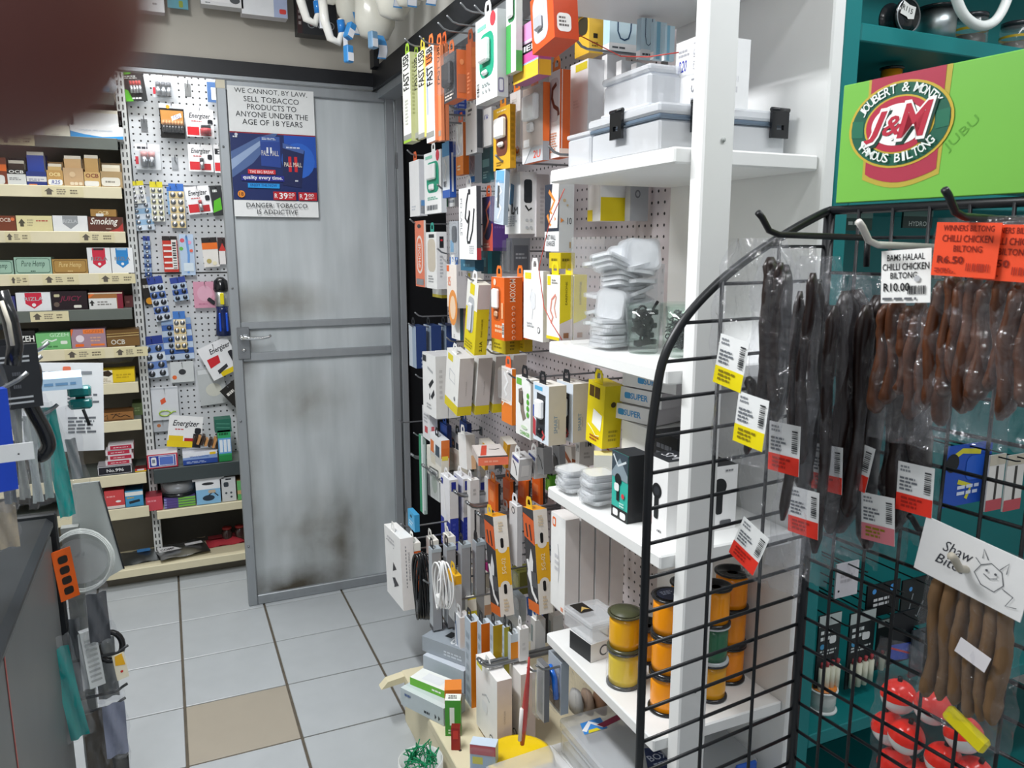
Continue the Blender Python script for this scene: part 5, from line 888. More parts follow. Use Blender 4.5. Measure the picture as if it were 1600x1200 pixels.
for k in range(3): spool(sx, sy, Z4 + k * .0785, 'fa9410/g', ('bottom', 'middle', 'top')[k] + ' orange line spool of the stack nearest the white back panel')
spool(1.0, 1.30, Z4, 'f59a12/g', 'lower orange line spool hidden deep on the lower shelf'); spool(1.0, 1.30, Z4 + .0785, 'f59a12/g', 'upper orange line spool hidden deep on the lower shelf'); spool(.90, 1.30, Z4 + .0, 'f59a12/g', 'lone orange line spool deep behind the post'); 
product('black_front_box', 'flat white carton with black front under the clear lidded box', 'box', (.772, 1.365, Z4), -PI / 2 + .12, .078, .042, .09, '1c1d20,e8e8ea,f0f0f0', [], [('c', .4, .5, .14, '55575c'), ('c', .4, .5, .1, 'e8e8ea'), ('c', .7, .5, .14, '8a8c90')])
o = empty('tackle_case', (.775, 1.325, Z4 + .0425)); o.rotation_euler = (0, .05, .1); tag(o, 'clear lidded case with a dark gold label on the black fronted carton', 'storage box')
MB().cbox(0, .09, 0, .105, 0, .034, .004, 'cloudy_plastic').build('tub', o); MB().cbox(-.002, .092, -.002, .107, .0345, .046, .003, 'cloudy_plastic').build('lid', o)
m = MB(); printer(m, (.01, .055, .0465), (1, 0, 0), (0, 1, 0), (0, 0, 1), .035, .045, [('r', 0, 0, 1, 1, '1b1712'), ('p', [(.1, .1), (.5, .3), (.9, .2), (.6, .6)], 'c8a860')]); m.build('label', o); MB().cbox(.05, .085, .01, .04, .006, .03, .002, 'f0ece2').build('contents', o)
# bottom: tackle organisers
def organiser(loc, rz, w, d, h, label, latchc, rows):
    o = empty('tackle_organiser', loc, rz); tag(o, label, 'storage box', 'clear organiser cases')
    MB().cbox(0, w, 0, d, 0, h * .7, .006, 'cloudy_plastic').build('tub', o); MB().cbox(-.002, w + .002, -.002, d + .002, h * .7 + .0005, h, .005, 'cloudy_plastic').build('lid', o); MB().box(.006, w - .006, .006, d - .006, .003, h * .3, 'd9dcdc').build('contents', o)
    for k in range(rows): MB().box(w * (k + 1) / (rows + 1) - .001, w * (k + 1) / (rows + 1) + .001, .006, d - .006, .004, h * .66, 'milky_plastic').build('divider', o)
    for x in (w * .2, w * .75): MB().cbox(x - .025, x + .025, -.012, -.003, h * .3, h + .004, .003, latchc).build('latch', o)
    return o
o = organiser((.77, 1.075, Z5), .0, .275, .375, .09, 'large clear organiser case with navy price label on the lowest shelf', '2a5cc0/g', 5)
m = MB(); printer(m, (.08, .10, .0902), (1, 0, 0), (0, 1, 0), (0, 0, 1), .12, .10, [('p', [(0, .3), (.3, 1), (1, .75), (.75, 0)], '26335c'), ('t', .2, .55, .6, .75, 'BOX', 'd0d6e6', 0, .01), ('g', .2, .4, .6, .5, 1, 'c0c8de'), ('p', [(.5, .3), (.62, .55), (.9, .48), (.78, .2)], 'e0e2e4'), ('b', .6, .3, .82, .45, '333333')]); m.build('price_label', o)
m = MB(); printer(m, (.02, .29, .0902), (1, 0, 0), (0, 1, 0), (0, 0, 1), .11, .05, [('p', [(0, .1), (.1, .9), (.6, .95), (.55, .1)], '3a8ad8'), ('l', [(.05, .3), (.3, .8), (.5, .3)], .1, 'f0f2f6'), ('p', [(.4, .5), (1, .8), (.95, .4), (.5, .2)], '9a2a50'), ('p', [(.1, .1), (.4, .1), (.35, .3), (.15, .3)], 'e0d02a')]); m.build('sticker', o)
o = organiser((.90, 1.10, Z5 + .0915), -.05, .14, .24, .05, 'small clear organiser with blue latch on top of the large one', '2a5cc0/g', 3)
MB().cbox(.03, .12, .17, .20, .0505, .058, .002, '3a6ac8/g').build('carry_strip', o)
o = organiser((.572, 1.12, .161), .06, .165, .27, .135, 'peach tinted organiser case with yellow ribbed latch', 'f2b81a/g', 2)
MB().box(.01, .155, .01, .26, .05, .09, 'e8c4a0').build('contents', o)
for k in range(7): MB().tube([(-.006, .03 + k * .018, .06), (-.012, .03 + k * .018, .095), (-.004, .03 + k * .018, .13)], .008, 'f2b81a/g', 8).build('latch_rib', o)
# red twine strung across the shelf corner
a, b_, c, d_ = RX(840, 15, .70), RX(905, 55, .745), RX(970, 88, .80), RY(1060, 82, 1.13)
o = MB().tube([a, (a + b_) / 2 + Vector((0, 0, -.002)), b_, c, (c + d_) / 2 + Vector((0, 0, -.004)), d_], .0011, 'b8443c', 6).build('red_twine'); tag(o, 'thin red twine strung across under the top shelf', 'twine')
q = [RX(882, 295, .742), RX(858, 350, .742), RX(842, 420, .742), RX(850, 480, .742), RX(862, 505, .742), RX(878, 531, .745)]
o = MB().tube(q, .0011, 'c04a3c', 6).build('red_twine'); tag(o, 'loose red twine end dangling beside the pink earphone box', 'twine')

# ================================================================== teal shelving
TS1, TS2, TS4 = 1.7775, 1.5005, .4305
def onteal(u, Y, z): d = ray(u, 300); return Vector((d.x / d.y * Y, Y, z))
o = empty('tagged_reel', onteal(1370, 1.10, TS1)); tag(o, 'black reel lying on its rim with a handwritten paper price', 'reel')
T = Matrix.Translation((0, 0, .031)) @ Matrix.Rotation(PI / 2, 4, 'X') @ Matrix.Scale(.64, 4)
MB().lathe([(.0, -.002), (.046, -.002), (.048, 0), (.048, .004), (.038, .006), (.036, .05), (.048, .054), (.048, .058), (0, .058)], '1c1e22/g', 28, T).build('reel_body', o)
MB().lathe([(.043, .059), (.0465, .0595), (.0465, .061), (.043, .061)], 'b4b8bc/s', 28, T, cap=False).build('rim', o)
m = MB(); printer(m, (-.024, -.0395, .030), (.96, 0, -.25), (.25, 0, .96), (0, -1, 0), .036, .026, [('p', [(0, .1), (.05, 1), (.5, .92), (.95, 1), (1, .2), (.6, 0), (.5, .1)], 'e8e8e6'), ('t', .05, .4, .8, .75, 'R115', '1c1e22', 0, .012)]); m.build('price_note', o)
o = empty('silver_spool', onteal(1440, 1.10, TS1)); tag(o, 'large spool of silvery clear line on the teal shelf', 'spool')
MB().lathe([(.033, .004), (.034, .062)], 'aab2b4/s', 32).build('line', o); MB().lathe([(0, 0), (.037, 0), (.037, .004), (0, .004)], '16171a/g', 32).build('flange', o); MB().lathe([(0, .062), (.039, .062), (.041, .066), (.038, .068), (0, .068)], '16171a/g', 32).build('flange', o)
for u, Y, lb, c in [(1492, 1.12, 'clear jar with dark contents and yellow band beside silver spool', '3a3a36'), (1562, 1.12, 'clear jar with grey contents at the end of teal shelf', '55524c')]:
    o = empty('tackle_jar', onteal(u, Y, TS1)); tag(o, lb, 'jar')
    MB().lathe([(0, 0), (.030, 0), (.031, .002), (.031, .062), (.028, .066), (.028, .062)], 'clear_plastic', 28).build('jar', o); MB().lathe([(0, .002), (.027, .002), (.027, .034), (0, .03)], c, 20).build('contents', o)
    MB().lathe([(.0314, .042), (.0314, .047)], 'a88f20', 28, cap=False).build('band', o); MB().lathe([(0, .064), (.030, .0665), (.030, .074), (0, .074)], '2a2c30/g', 24).build('lid', o)
p0 = [RY(1488, -30, .98), RY(1495, 0, .98), RY(1508, 26, .98), RY(1530, 40, .98), RY(1553, 34, .98), RY(1570, 8, .98), RY(1580, -30, .98)]
p0 += [RY(1575, -60, .99), RY(1530, -80, 1.0), RY(1494, -62, .99)]
o = MB().tube(MB.smooth(p0, 6, True), .0085, 'dfe4e2/g', 12, None, True).build('white_hose'); tag(o, 'white plastic hose loop hanging in front of the jars', 'hose')
hk = MB().tube([RY(1530, -85, 1.0), RY(1530, -95, 1.06), RY(1530, -95, 1.30)], .003, 'hook_steel', 8).build('peg_hook'); tag(hk, 'hook holding the white hose loop', 'hook')
o = empty('dark_bottle', onteal(1352, 1.10, TS2)); tag(o, 'dark slim bottle at the end of the second teal shelf', 'bottle'); MB().lathe([(0, 0), (.014, 0), (.015, .01), (.015, .14), (.010, .16), (.007, .17), (.007, .19), (0, .19)], '20242a/g', 18).build('glass_body', o); MB().lathe([(.0085, .182), (.0085, .20), (0, .20)], '111214', 14).build('cap', o)
for u, Y, r, h, lb in [(1378, 1.13, .022, .238, 'orange line spool just above the lime sign'), (1416, 1.19, .045, .245, 'wide orange line spool in shadow above the lime sign')]:
    spool(*onteal(u, Y, TS2), 'f09a1a/g', lb, r=r, h=h)
o = spool(1.215, 1.10, TS4, 'c8ccc8/g', 'white spool with orange label on the low teal shelf', rim='e4e8e8/g', r=.03, h=.05)
MB().lathe([(.011, .0505), (.027, .0505), (.027, .0512), (.011, .0512)], 'e88a3a', 20).build('label', o)
# hanging tackle packs in the teal unit
def tpack(label, u0, u1, vt, vb, Y, cols, fp, stick=None, nst=4):
    a, b, t = RY(u0, vb, Y), RY(u1, vb, Y), RY((u0 + u1) / 2, vt, Y); w, h = b.x - a.x, t.z - a.z
    o = product('tackle_pack', label, 'tackle pack', ((a.x + b.x) / 2, Y, a.z), 0, w, h, .004, cols, fp, group='tackle packs in the teal shelving')
    if stick:
        for k in range(nst): x = -w / 2 + w * (k + .6) / (nst + .2); MB().tube([(x, -.007, h * .04), (x, -.008, h * .35)], .0065, stick, 8).build('light_stick', o); MB().tube([(x, -.007, h * .36), (x, -.009, h * .42)], .004, 'b84a50', 6).build('tip', o)
    MB().tube([(0, .30 - (Y - 1.05), h * .96), (0, -.04, h * .96), (0, -.05, h * .98)], .0018, '1c1e20', 6).build('display_hook', o)
    return o
mo = [('r', 0, .45, 1, 1, '22282a'), ('r', 0, .86, 1, 1, 'b8c2c0'), ('g', .1, .66, .7, .82, 2, 'd8dede'), ('c', .2, .6, .1, '4a9ac8'), ('g', .1, .48, .9, .56, 2, 'c8cece'), ('R', .5, .62, .8, .72, 'e4e6e6')]
tpack('light stick pack with red tips, nearest the teal side board', 1272, 1305, 962, 1085, 1.10, '2a3032,2a3032', mo, 'dcdcc8', 4)
tpack('light stick pack with red tips, second from the teal board', 1320, 1358, 958, 1078, 1.11, '2a3032,2a3032', mo, 'dcdcc8', 4)
tpack('pale light stick pack partly behind the navy pouch', 1366, 1386, 970, 1048, 1.12, '2a3032,2a3032', mo[:2], 'e0e0c8', 2)
tpack('white header card pack behind the grid top corner', 1304, 1338, 880, 936, 1.12, 'd8d4da,d8d4da', [('c', .15, .2, .04, '222222'), ('g', .2, .4, .8, .7, 2, 'b8b4ba')])
tpack('black tackle pack with white script and blue splashes', 1352, 1402, 912, 968, 1.12, '191b1e,191b1e', [('g', .2, .3, .8, .6, 2, 'e0e2e4'), ('c', .2, .8, .06, '4a9ae0'), ('c', .75, .82, .08, '4a9ae0')])
tpack('dark tackle pack with blue flecks beside white script pack', 1404, 1446, 905, 985, 1.13, '1c2022,1c2022', [('c', .3, .8, .06, '4a9ae0'), ('l', [(.4, .7), (.3, .4), (.6, .2), (.8, .5)], .04, '8a9094')])
tpack('blue and black cutlery pouch with grey clip', 1386, 1422, 958, 1040, 1.08, '14161c,14161c', [('p', [(0, .1), (1, -.1 + .1), (1, .34), (0, .4)], '2a4ab0'), ('l', [(0, .36), (1, .1)], .06, 'c8323a')])
tpack('grey plastic tool pack next to the dark pouch', 1420, 1446, 985, 1060, 1.07, '3c4248,3c4248', [('R', .1, .4, .9, .9, '4c535a')])
tpack('glossy blue tackle packet with yellow swirl', 1470, 1540, 695, 795, 1.12, '2050b4,2050b4', [('l', [(.05, .75), (.35, .9), (.75, .85)], .08, 'd8d038'), ('c', .15, .72, .14, '14161c'), ('l', [(.3, .4), (.6, .3), (.5, .1)], .07, 'd8d038'), ('g', .3, .15, .9, .35, 2, 'd8e0f4'), ('R', .45, .4, .9, .8, '2a62cc')])
for k, (u0, u1) in enumerate([(1538, 1562), (1566, 1592)]): tpack(('left', 'right')[k] + ' white hook packet of the pair beside blue packet', u0, u1, 712, 800, 1.10, 'e4e0dc,e4e0dc', [('r', .45, 0, .6, .8, '3a3634'), ('r', 0, .82, 1, 1, 'c8bfae'), ('r', 0, 0, 1, .2, 'c0505a')])
tpack('green foil tackle pack high behind the rack', 1320, 1362, 328, 360, 1.10, '2a4a44,2a4a44', [('g', .1, .2, .9, .5, 1, 'd0d8d4'), ('r', 0, .6, 1, .9, '6a8a84')])
tpack('dark green foil tackle pack beside the other foil one', 1410, 1456, 326, 356, 1.10, '243a38,243a38', [('t', .2, .1, .8, .35, 'HYDRO', 'c0c8c4', 0, .01), ('r', 0, .6, 1, .9, '5a7a74')])
# ================================================================== black wire corner rack with dried meat
KX, KY, KA = .90, .87, math.radians(6)
A_ = Vector((math.cos(KA), math.sin(KA), 0)); B_ = Vector((-math.sin(KA), math.cos(KA), 0)); K0 = Vector((KX, KY, 0))
def on_b(u, v, yy):      # vertical plane parallel to the left wing, yy in front of it -> local x, z, world point
    d = ray(u, v); n = B_; t = ((K0 - B_ * yy) - EYEV).dot(n) / d.dot(n); p = EYEV + d * t; return (p - K0).dot(A_), p.z, p
def on_a(u, v, xx):      # vertical plane parallel to the right wing, xx left of it -> local y, z, world point
    d = ray(u, v); t = ((K0 - A_ * xx) - EYEV).dot(A_) / d.dot(A_); p = EYEV + d * t; return (p - K0).dot(B_), p.z, p
rk = empty('wire_rack', K0, KA); tag(rk, 'black wire corner rack hung with bags of dried meat', 'display rack')
XW, ZT = -.322, 1.452
arc = [(on_b(u, v, 0)[0], 0, on_b(u, v, 0)[1]) for u, v in [(1022, 640), (1034, 570), (1055, 522), (1085, 480), (1130, 435), (1180, 396), (1240, 358)]]
XW = arc[0][0] - .006
fr = [(XW, 0, .03), (XW, 0, .9), (XW, 0, arc[0][2] - .05)] + arc + [(-.02, 0, ZT - .006), (0, 0, ZT)]
MB().tube(fr[:2] + MB.smooth(fr[2:], 5), .0062, 'black_wire', 10).build('wing_frame', rk)
MB().tube([(0, 0, .02), (0, 0, ZT)], .008, 'black_wire', 10).build('corner_post', rk)
MB().tube([(0, 0, ZT), (0, -.35, ZT), (0, -.72, ZT)], .0065, 'black_wire', 10).build('top_rail', rk)
MB().tube([(0, -.72, .02), (0, -.72, ZT)], .008, 'black_wire', 10).build('near_post', rk)
def arc_z(x):
    for p, q in zip(arc, arc[1:] + [(0, 0, ZT)]):
        if p[0] <= x <= q[0]: return p[2] + (q[2] - p[2]) * (x - p[0]) / (q[0] - p[0])
    return arc[0][2] if x < arc[0][0] else ZT
def arc_x(z):
    prev = (XW, 0, arc[0][2] - .05)
    for q in arc + [(0, 0, ZT)]:
        if prev[2] <= z <= q[2]: return prev[0] + (q[0] - prev[0]) * (z - prev[2]) / max(1e-6, q[2] - prev[2])
        prev = q
    return XW
for x in (-.214, -.107): MB().tube([(x, -.004, .03), (x, -.004, arc_z(x))], .0028, 'black_wire', 6).build('wire', rk)
z = .05
while z < ZT - .02:
    MB().tube([(arc_x(z) if z > arc[0][2] - .05 else XW, .001, z), (0, .001, z)], .0027, 'black_wire', 6).build('wire', rk)
    MB().tube([(.001, 0, z + .012), (.001, -.72, z + .012)], .0027, 'black_wire', 6).build('wire', rk); z += .05
for k in range(1, 14): MB().tube([(-.004, -.052 * k, .03), (-.004, -.052 * k, ZT)], .0027, 'black_wire', 6).build('wire', rk)
# lime sign board on top of the right wing
y0, zb, _ = on_a(1311, 318, 0); y0t, zt, _ = on_a(1328, 134, 0)
SL, SH = .62, zt - zb
sg = empty('brand_sign', K0 + B_ * y0 + Vector((0, 0, zb)) - A_ * .008, KA - PI / 2); tag(sg, 'lime green sign board with a red and green oval emblem', 'sign')
# local frame of the sign: x along the board towards the viewer, face at -y
MB().cbox(0, SL, 0, .012, 0, SH, .001, 'lime_board').build('board', sg)
def sgp(u, v):
    y, z, _ = on_a(u, v, .008); return ((y0 - y) / SL, (z - zb) / SH)
def arc_text(mb, s, cx, cy, rx, ry, a0, a1, h, key, inward=False, lift=.003):
    n = len(s)
    for i, ch in enumerate(s):
        if ch == ' ': continue
        t = a0 + (a1 - a0) * i / (n - 1); vs, fs = text_mesh(ch, .01, 0)
        px_, py_ = cx + rx * math.cos(t), cy + ry * math.sin(t)
        tx, ty = -rx * math.sin(t), ry * math.cos(t); L = math.hypot(tx, ty); tx, ty = tx / L, ty / L
        if not inward: tx, ty = -tx, -ty
        nx, ny = -ty, tx
        w = h * (.95 if ch in 'MW&' else .35 if ch == 'I' else .72)
        mb.add([(px_ + tx * (a - .5) * w + nx * b * h, -lift, py_ + ty * (a - .5) * w + ny * b * h) for a, b in vs], fs, key)
c = sgp(1410, 187); CX, CZ = c[0] * SL, c[1] * SH
l_, r_ = sgp(1331, 200), sgp(1489, 175); RXX = (r_[0] - l_[0]) / 2 * SL; CX = (l_[0] + r_[0]) / 2 * SL
t_, b_ = sgp(1412, 128), sgp(1395, 260); RZZ = (t_[1] - b_[1]) / 2 * SH; CZ = (t_[1] + b_[1]) / 2 * SH
m = MB()
def flat(pts, y, key): m.add([(x, -y, z) for x, z in pts], [tuple(range(len(pts)))], key)
bx0, bx1 = sgp(1348, 270)[0] * SL, sgp(1482, 110)[0] * SL; bz0, bz1 = .012, SH
wave = [(bx0 + (bx1 - bx0) * k / 10, .030 - .012 * math.sin(k / 10 * PI * 1.1) - .004 * k / 10) for k in range(11)]
flat(wave + [(bx1 + .006, bz1), (bx0, bz1)], .0004, 'b3a23e'); flat([(x + .004 if k == 0 else x - .004 if k == 10 else x, z + .007) for k, (x, z) in enumerate(wave)] + [(bx1 - .002, bz1), (bx0 + .004, bz1)], .0008, 'a83248')
for s, y, key in [(1.04, .0012, 'c2a63a'), (.985, .0016, '155a46'), (.70, .0020, 'c2a63a'), (.66, .0024, 'b02a42'), (.54, .0028, 'f4f2f0')]: flat(ell(CX, CZ, RXX * s, RZZ * s if s > .6 else RZZ * .5, 40), y, key)
for sgn in (-1, 1): flat([(CX + sgn * RXX * .72, CZ - .012), (CX + sgn * RXX * .97, CZ - .010), (CX + sgn * RXX * .97, CZ + .012), (CX + sgn * RXX * .72, CZ + .010)], .0020, '1d6a50')
arc_text(m, 'JOUBERT & MONTY', CX, CZ, RXX * .765, RZZ * .765, math.radians(153), math.radians(30), .0118, 'e6ece8')
arc_text(m, 'FAMOUS BILTONG', CX, CZ, RXX * .915, RZZ * .915, math.radians(217), math.radians(323), .0118, 'e6ece8', True, .0046)
def big(s, x0, x1, z0, z1):
    vs, fs = text_mesh(s, .035, .28); v2, f2 = text_mesh(s, .0, .28)
    for dx, dz, y, key, grow in [(.003, -.004, .0031, '0f3c30', .012), (0, 0, .0034, 'f6f4f2', .012), (0, 0, .0038, 'b3263c', 0)]:
        vv, ff = text_mesh(s, .05 if grow else .02, .28)
        g = grow * .35
        m.add([(x0 - g + a * (x1 - x0 + 2 * g) + dx, -y, z0 - g + b * (z1 - z0 + 2 * g) + dz) for a, b in vv], ff, key)
big('J', CX - RXX * .68, CX - RXX * .22, CZ - RZZ * .40, CZ + RZZ * .36); big('M', CX + RXX * .0, CX + RXX * .66, CZ - RZZ * .34, CZ + RZZ * .46); big('&', CX - RXX * .30, CX + RXX * .10, CZ - RZZ * .25, CZ + RZZ * .22)
m.build('emblem', sg)
q = sgp(1500, 215); m = MB(); printer(m, (q[0] * SL - .012, 0, q[1] * SH - .018), (.75, 0, .66), (-.66, 0, .75), (0, -1, 0), .05, .014, [('t', 0, 0, 1, 1, 'JUBU', '5a9a34')]); m.build('handwriting', sg)

# ---- hooks on the right wing
def rack_hook(label, u, v, yy, key='black_wire', r=.0042, L=None):
    x, z, p = on_b(u, v, yy)
    o = empty('rack_hook', K0 - B_ * yy + Vector((0, 0, z)), KA); tag(o, label, 'hook', 'hooks of the wire rack')
    MB().tube([(-.006, 0, -.030), (x + .04, 0, -.027), (x + .022, 0, -.022), (x + .008, 0, -.006), (x, 0, 0)], r, key, 8).build('arm', o)
    MB().tube([(-.004, 0, -.07), (-.006, 0, -.030)], r, key, 8).build('clip', o)
    return o
rack_hook('black hook at the rack corner holding long meat sticks', 1184, 332, .070)
rack_hook('white tipped hook holding chilli chicken bags', 1341, 346, .175, 'c9c6c0')
rack_hook('black hook in front of the lime sign', 1476, 296, .285)
rack_hook('black hook below the meat stick bags', 1421, 806, .19)
rack_hook('dirty white hook through the pet chew header card', 1486, 868, .27, 'bdb6a6', .005)
# ---- bags
def film_bag(name, w, h, par, seed, th=.012, gather=.3, key='clear_film', nx=18, nz=34):
    rnd = random.Random(seed); ph = [rnd.uniform(0, 6.28) for _ in range(8)]
    def wob(i, j): return .004 * math.sin(23 * i + 19 * j + ph[5]) * math.sin(15 * j - 11 * i + ph[6]) + .0035 * math.sin(9 * i + 5 * j + ph[0]) + .0028 * math.sin(17 * i - 9 * j + ph[1]) + .002 * math.sin(31 * j + 13 * i + ph[2]) + .0016 * math.sin(43 * i + ph[3])
    def f(sgn):
        def g(i, j):
            k = max(0, (j - .86) / .14); ww = w * (1 - gather * k)
            edge = math.sin(PI * min(1, max(0, i))) ** .6
            return ((i - .5) * ww + .003 * math.sin(12 * j + ph[4]), sgn * th * edge * math.sin(PI * min(1, j * 1.02) ** .8) ** .5 * .5 + wob(i, j), -h + j * h)
        return g
    b = MB(); b.sheet(nx, nz, f(-1), key); b.sheet(nx, nz, f(1), key)
    return b.build(name, par)
def stick(par, x, z0, z1, r, seed, key='biltong', bend=.012, name='meat_stick'):
    rnd = random.Random(seed); n = 16; pts = []; rs = []; c = rnd.uniform(-1, 1)
    for k in range(n + 1):
        t = k / n; pts.append((x + bend * c * math.sin(t * PI) + .002 * math.sin(9 * t + seed), .002 * math.sin(7 * t + seed), z0 + (z1 - z0) * t)); rs.append(r * (.85 + .10 * math.sin(t * 5 + seed * 2) + rnd.uniform(-.09, .09)) * (.4 if k in (0, n) else 1))
    return MB().tube(pts, rs, key, 9, None, False, .55).build(name, par)
def sticker(par, x, z, w, h, low, ang=0, y=-.023, writing=True, plainc='eef0f0'):
    e = MB().box(-w / 2, w / 2, -.0005, 0, -h / 2, h / 2, plainc).build('sticker', par, (x, y, z), (0, math.radians(ang), 0))
    it = [('r', 0, 0, 1, .36, low), ('g', .08, .80, .45, .95, 2, '8a8e94'), ('g', .08, .42, .62, .72, 4, '70757c'), ('b', .76, .45, .94, .9, '33363a', 1), ('g', .15, .08, .85, .32, 3, 'a8241a' if low[0] == 'e' else '8a7a14')]
    printer(MB(), (-w / 2, -.0006, -h / 2), (1, 0, 0), (0, 0, 1), (0, -1, 0), w, h, it).build('sticker_print', e); return e
RED, YEL = 'ee3a2a', 'f2df14'
BAGS = [  # centre u, top v, bottom v, hook plane yy, width, stickers (u, v, colour, angle), sticks, label
    (1182, 372, 722, .070, .125, [(1162, 565, YEL, -10), (1193, 655, YEL, -6)], [(.022, .30, .92, .016), (.04, .28, .9, .010), (.0, .05, .4, .010)], 'long meat stick bag with two yellow stickers, outermost on the corner hook'),
    (1232, 385, 905, .070, .115, [(1244, 697, RED, 2), (1188, 848, RED, -24)], [(.022, .22, .88, .011), (-.004, .5, .95, .014), (.04, .4, .93, .012)], 'longest meat stick bag with a red sticker tilted at its foot'),
    (1282, 400, 890, .070, .105, [(1273, 796, RED, 3)], [(.0, .28, .92, .018), (.028, .1, .86, .013), (-.028, .3, .8, .012)], 'meat stick bag with one low straight red sticker'),
    (1322, 425, 872, .078, .10, [(1309, 728, RED, 4)], [(.004, .12, .94, .024), (-.028, .25, .9, .018), (.036, .2, .9, .018)], 'dark meat stick bag with red sticker half hidden by its neighbour'),
    (1362, 430, 860, .095, .105, [(1352, 722, RED, -10)], [(-.022, .08, .95, .027), (.026, .06, .95, .027)], 'bag of two thick black meat sticks with slanted red sticker'),
    (1398, 440, 850, .13, .105, [(1388, 806, 'd8808a', 6)], [(-.024, .16, .95, .027), (.026, .1, .92, .027)], 'bag of thick black sticks with a faded pink sticker'),
    (1440, 470, 832, .165, .10, [(1446, 760, RED, 2)], [(-.022, .16, .93, .025), (.024, .16, .9, .025)], 'meat stick bag with red sticker, innermost on the corner hook')]
for k, (u, vt, vb, yy, w, st, sk, lb) in enumerate(BAGS):
    x, z, p = on_b(u, vt, yy); _, zb_, _ = on_b(u, vb, yy); h = z - zb_
    e = empty('meat_stick_bag', p - Vector((0, 0, h)), KA - PI / 2); tag(e, lb, 'bag', 'bags of dried meat sticks on the corner hook')
    film_bag('film', w, h, e, k + 3, .034).location = (0, 0, h)
    for q, (sx_, a, b, r) in enumerate(sk): stick(e, sx_, h * a, h * b, r, k * 5 + q)
    for (su, sv, lowc, ang) in st:
        y_, z_, _ = on_a(su, sv, -x); sticker(e, -(y_ + yy), z_ - (z - h), .050, .066, lowc, -ang * .9)
CH_ = [(1444, 392, 690, .215, .105, 'bag of spiced chicken strips with white ten rand sticker', 'w'), (1536, 338, 685, .285, .115, 'bag of spiced chicken strips with bright orange sticker', 'o'), (1608, 345, 690, .33, .11, 'bag of spiced chicken strips cut off by the frame edge', 'o')]
for k, (u, vt, vb, yy, w, lb, kind) in enumerate(CH_):
    x, z, p = on_b(u, vt, yy); _, zb_, _ = on_b(u, vb, yy); h = z - zb_
    e = empty('chicken_strip_bag', p - Vector((0, 0, h)), KA - PI / 2); tag(e, lb, 'bag', 'bags of chicken strips on the rack')
    film_bag('film', w, h, e, 40 + k, .036, .1).location = (0, 0, h)
    for q in range(7): stick(e, -.042 + q * .014, h * (.14 + .06 * (q % 3)), h * (.72 + .04 * (q % 2)), .0165, 60 + k * 9 + q, 'biltong_chicken', .004, 'chicken_strip')
    wl, hl = (.062, .062) if kind == 'w' else (.070, .058)
    lab = MB().box(-wl / 2, wl / 2, -.0006, 0, 0, hl, 'f2f2f0' if kind == 'w' else 'f2512c').build('sticker', e, (-.002, -.025, h * (.745 if kind == 'w' else .745)), (0, math.radians(-4 if kind == 'w' else 2), 0))
    ink = '1b1c20' if kind == 'w' else '7a1c10'
    it = ([('t', .12, .80, .88, .92, 'BAMS HALAAL', ink, 0, .01), ('t', .03, .62, .97, .75, 'CHILLI CHICKEN', ink, 0, .012), ('t', .2, .46, .74, .58, 'BILTONG', ink, 0, .012), ('t', .06, .22, .6, .38, 'R10.00', ink, 0, .02), ('b', .56, .16, .94, .32, ink), ('g', .05, .04, .9, .12, 1, '66686c'), ('c', .75, .45, .06, 'b8babe')] if kind == 'w' else
          [('t', .12, .84, .9, .95, 'WINNERS BILTONG', ink, 0, .01), ('t', .12, .64, .9, .77, 'CHILLI CHICKEN', ink, 0, .012), ('t', .32, .46, .76, .58, 'BILTONG', ink, 0, .012), ('t', .08, .24, .5, .38, 'R6.50', ink, 0, .02), ('b', .55, .12, .92, .26, 'a83020'), ('g', .06, .06, .4, .16, 2, 'a83020')])
    printer(MB(), (-wl / 2, -.0006, 0), (1, 0, 0), (0, 0, 1), (0, -1, 0), wl, hl, it).build('sticker_print', lab)
# pet chew pack with handwritten header
x, z, p = on_b(1532, 850, .27); _, zb_, _ = on_b(1532, 1125, .27); h = z - zb_
e = empty('pet_chew_pack', p - Vector((0, 0, h)), KA - PI / 2); tag(e, 'bag of brown pet chew sticks with a handwritten white header card', 'bag')
film_bag('film', .13, h, e, 71, .036, .0).location = (0, 0, h)
for q in range(6): stick(e, -.045 + q * .017, h * .10 + .004 * (q % 3), h * (.78 + .05 * ((q * 2) % 3)), (.0175), 80 + q, 'chew_stick', .001, 'chew_stick')
hd = MB().box(-.068, .068, -.004, -.002, 0, .075, 'f0f0f0').build('header_card', e, (0, -.022, h - .060), (0, math.radians(8), 0))
printer(MB(), (-.068, -.004, 0), (1, 0, 0), (0, 0, 1), (0, -1, 0), .136, .075, [('t', .22, .55, .5, .75, 'Shaw', '3a3c44', 0, 0, .3), ('t', .18, .30, .46, .48, 'Bites', '3a3c44', 0, 0, .3), ('l', [(.52, .7), (.58, .62), (.54, .45), (.62, .3), (.74, .28), (.8, .45), (.76, .65), (.66, .72), (.58, .62)], .008, '55575e'), ('l', [(.58, .74), (.57, .9), (.63, .75)], .008, '55575e'), ('l', [(.74, .68), (.8, .85), (.8, .66)], .008, '55575e'), ('l', [(.62, .5), (.68, .46), (.74, .52)], .008, '55575e'), ('l', [(.8, .4), (.9, .35), (.86, .15), (.95, .2)], .008, '55575e'), ('c', .64, .58, .012, '55575e'), ('c', .72, .58, .012, '55575e')]).build('handwriting', hd)
MB().box(-.02, .02, -.001, 0, -.011, .011, 'f0ecf0').build('price_sticker', e, (.018, -.024, h * .48), (0, math.radians(16), 0))
MB().cbox(-.03, .03, -.006, .006, -.012, .012, .004, 'e8d81c/g').build('yellow_tape', e, (.01, -.004, h * .04), (0, math.radians(24), 0))
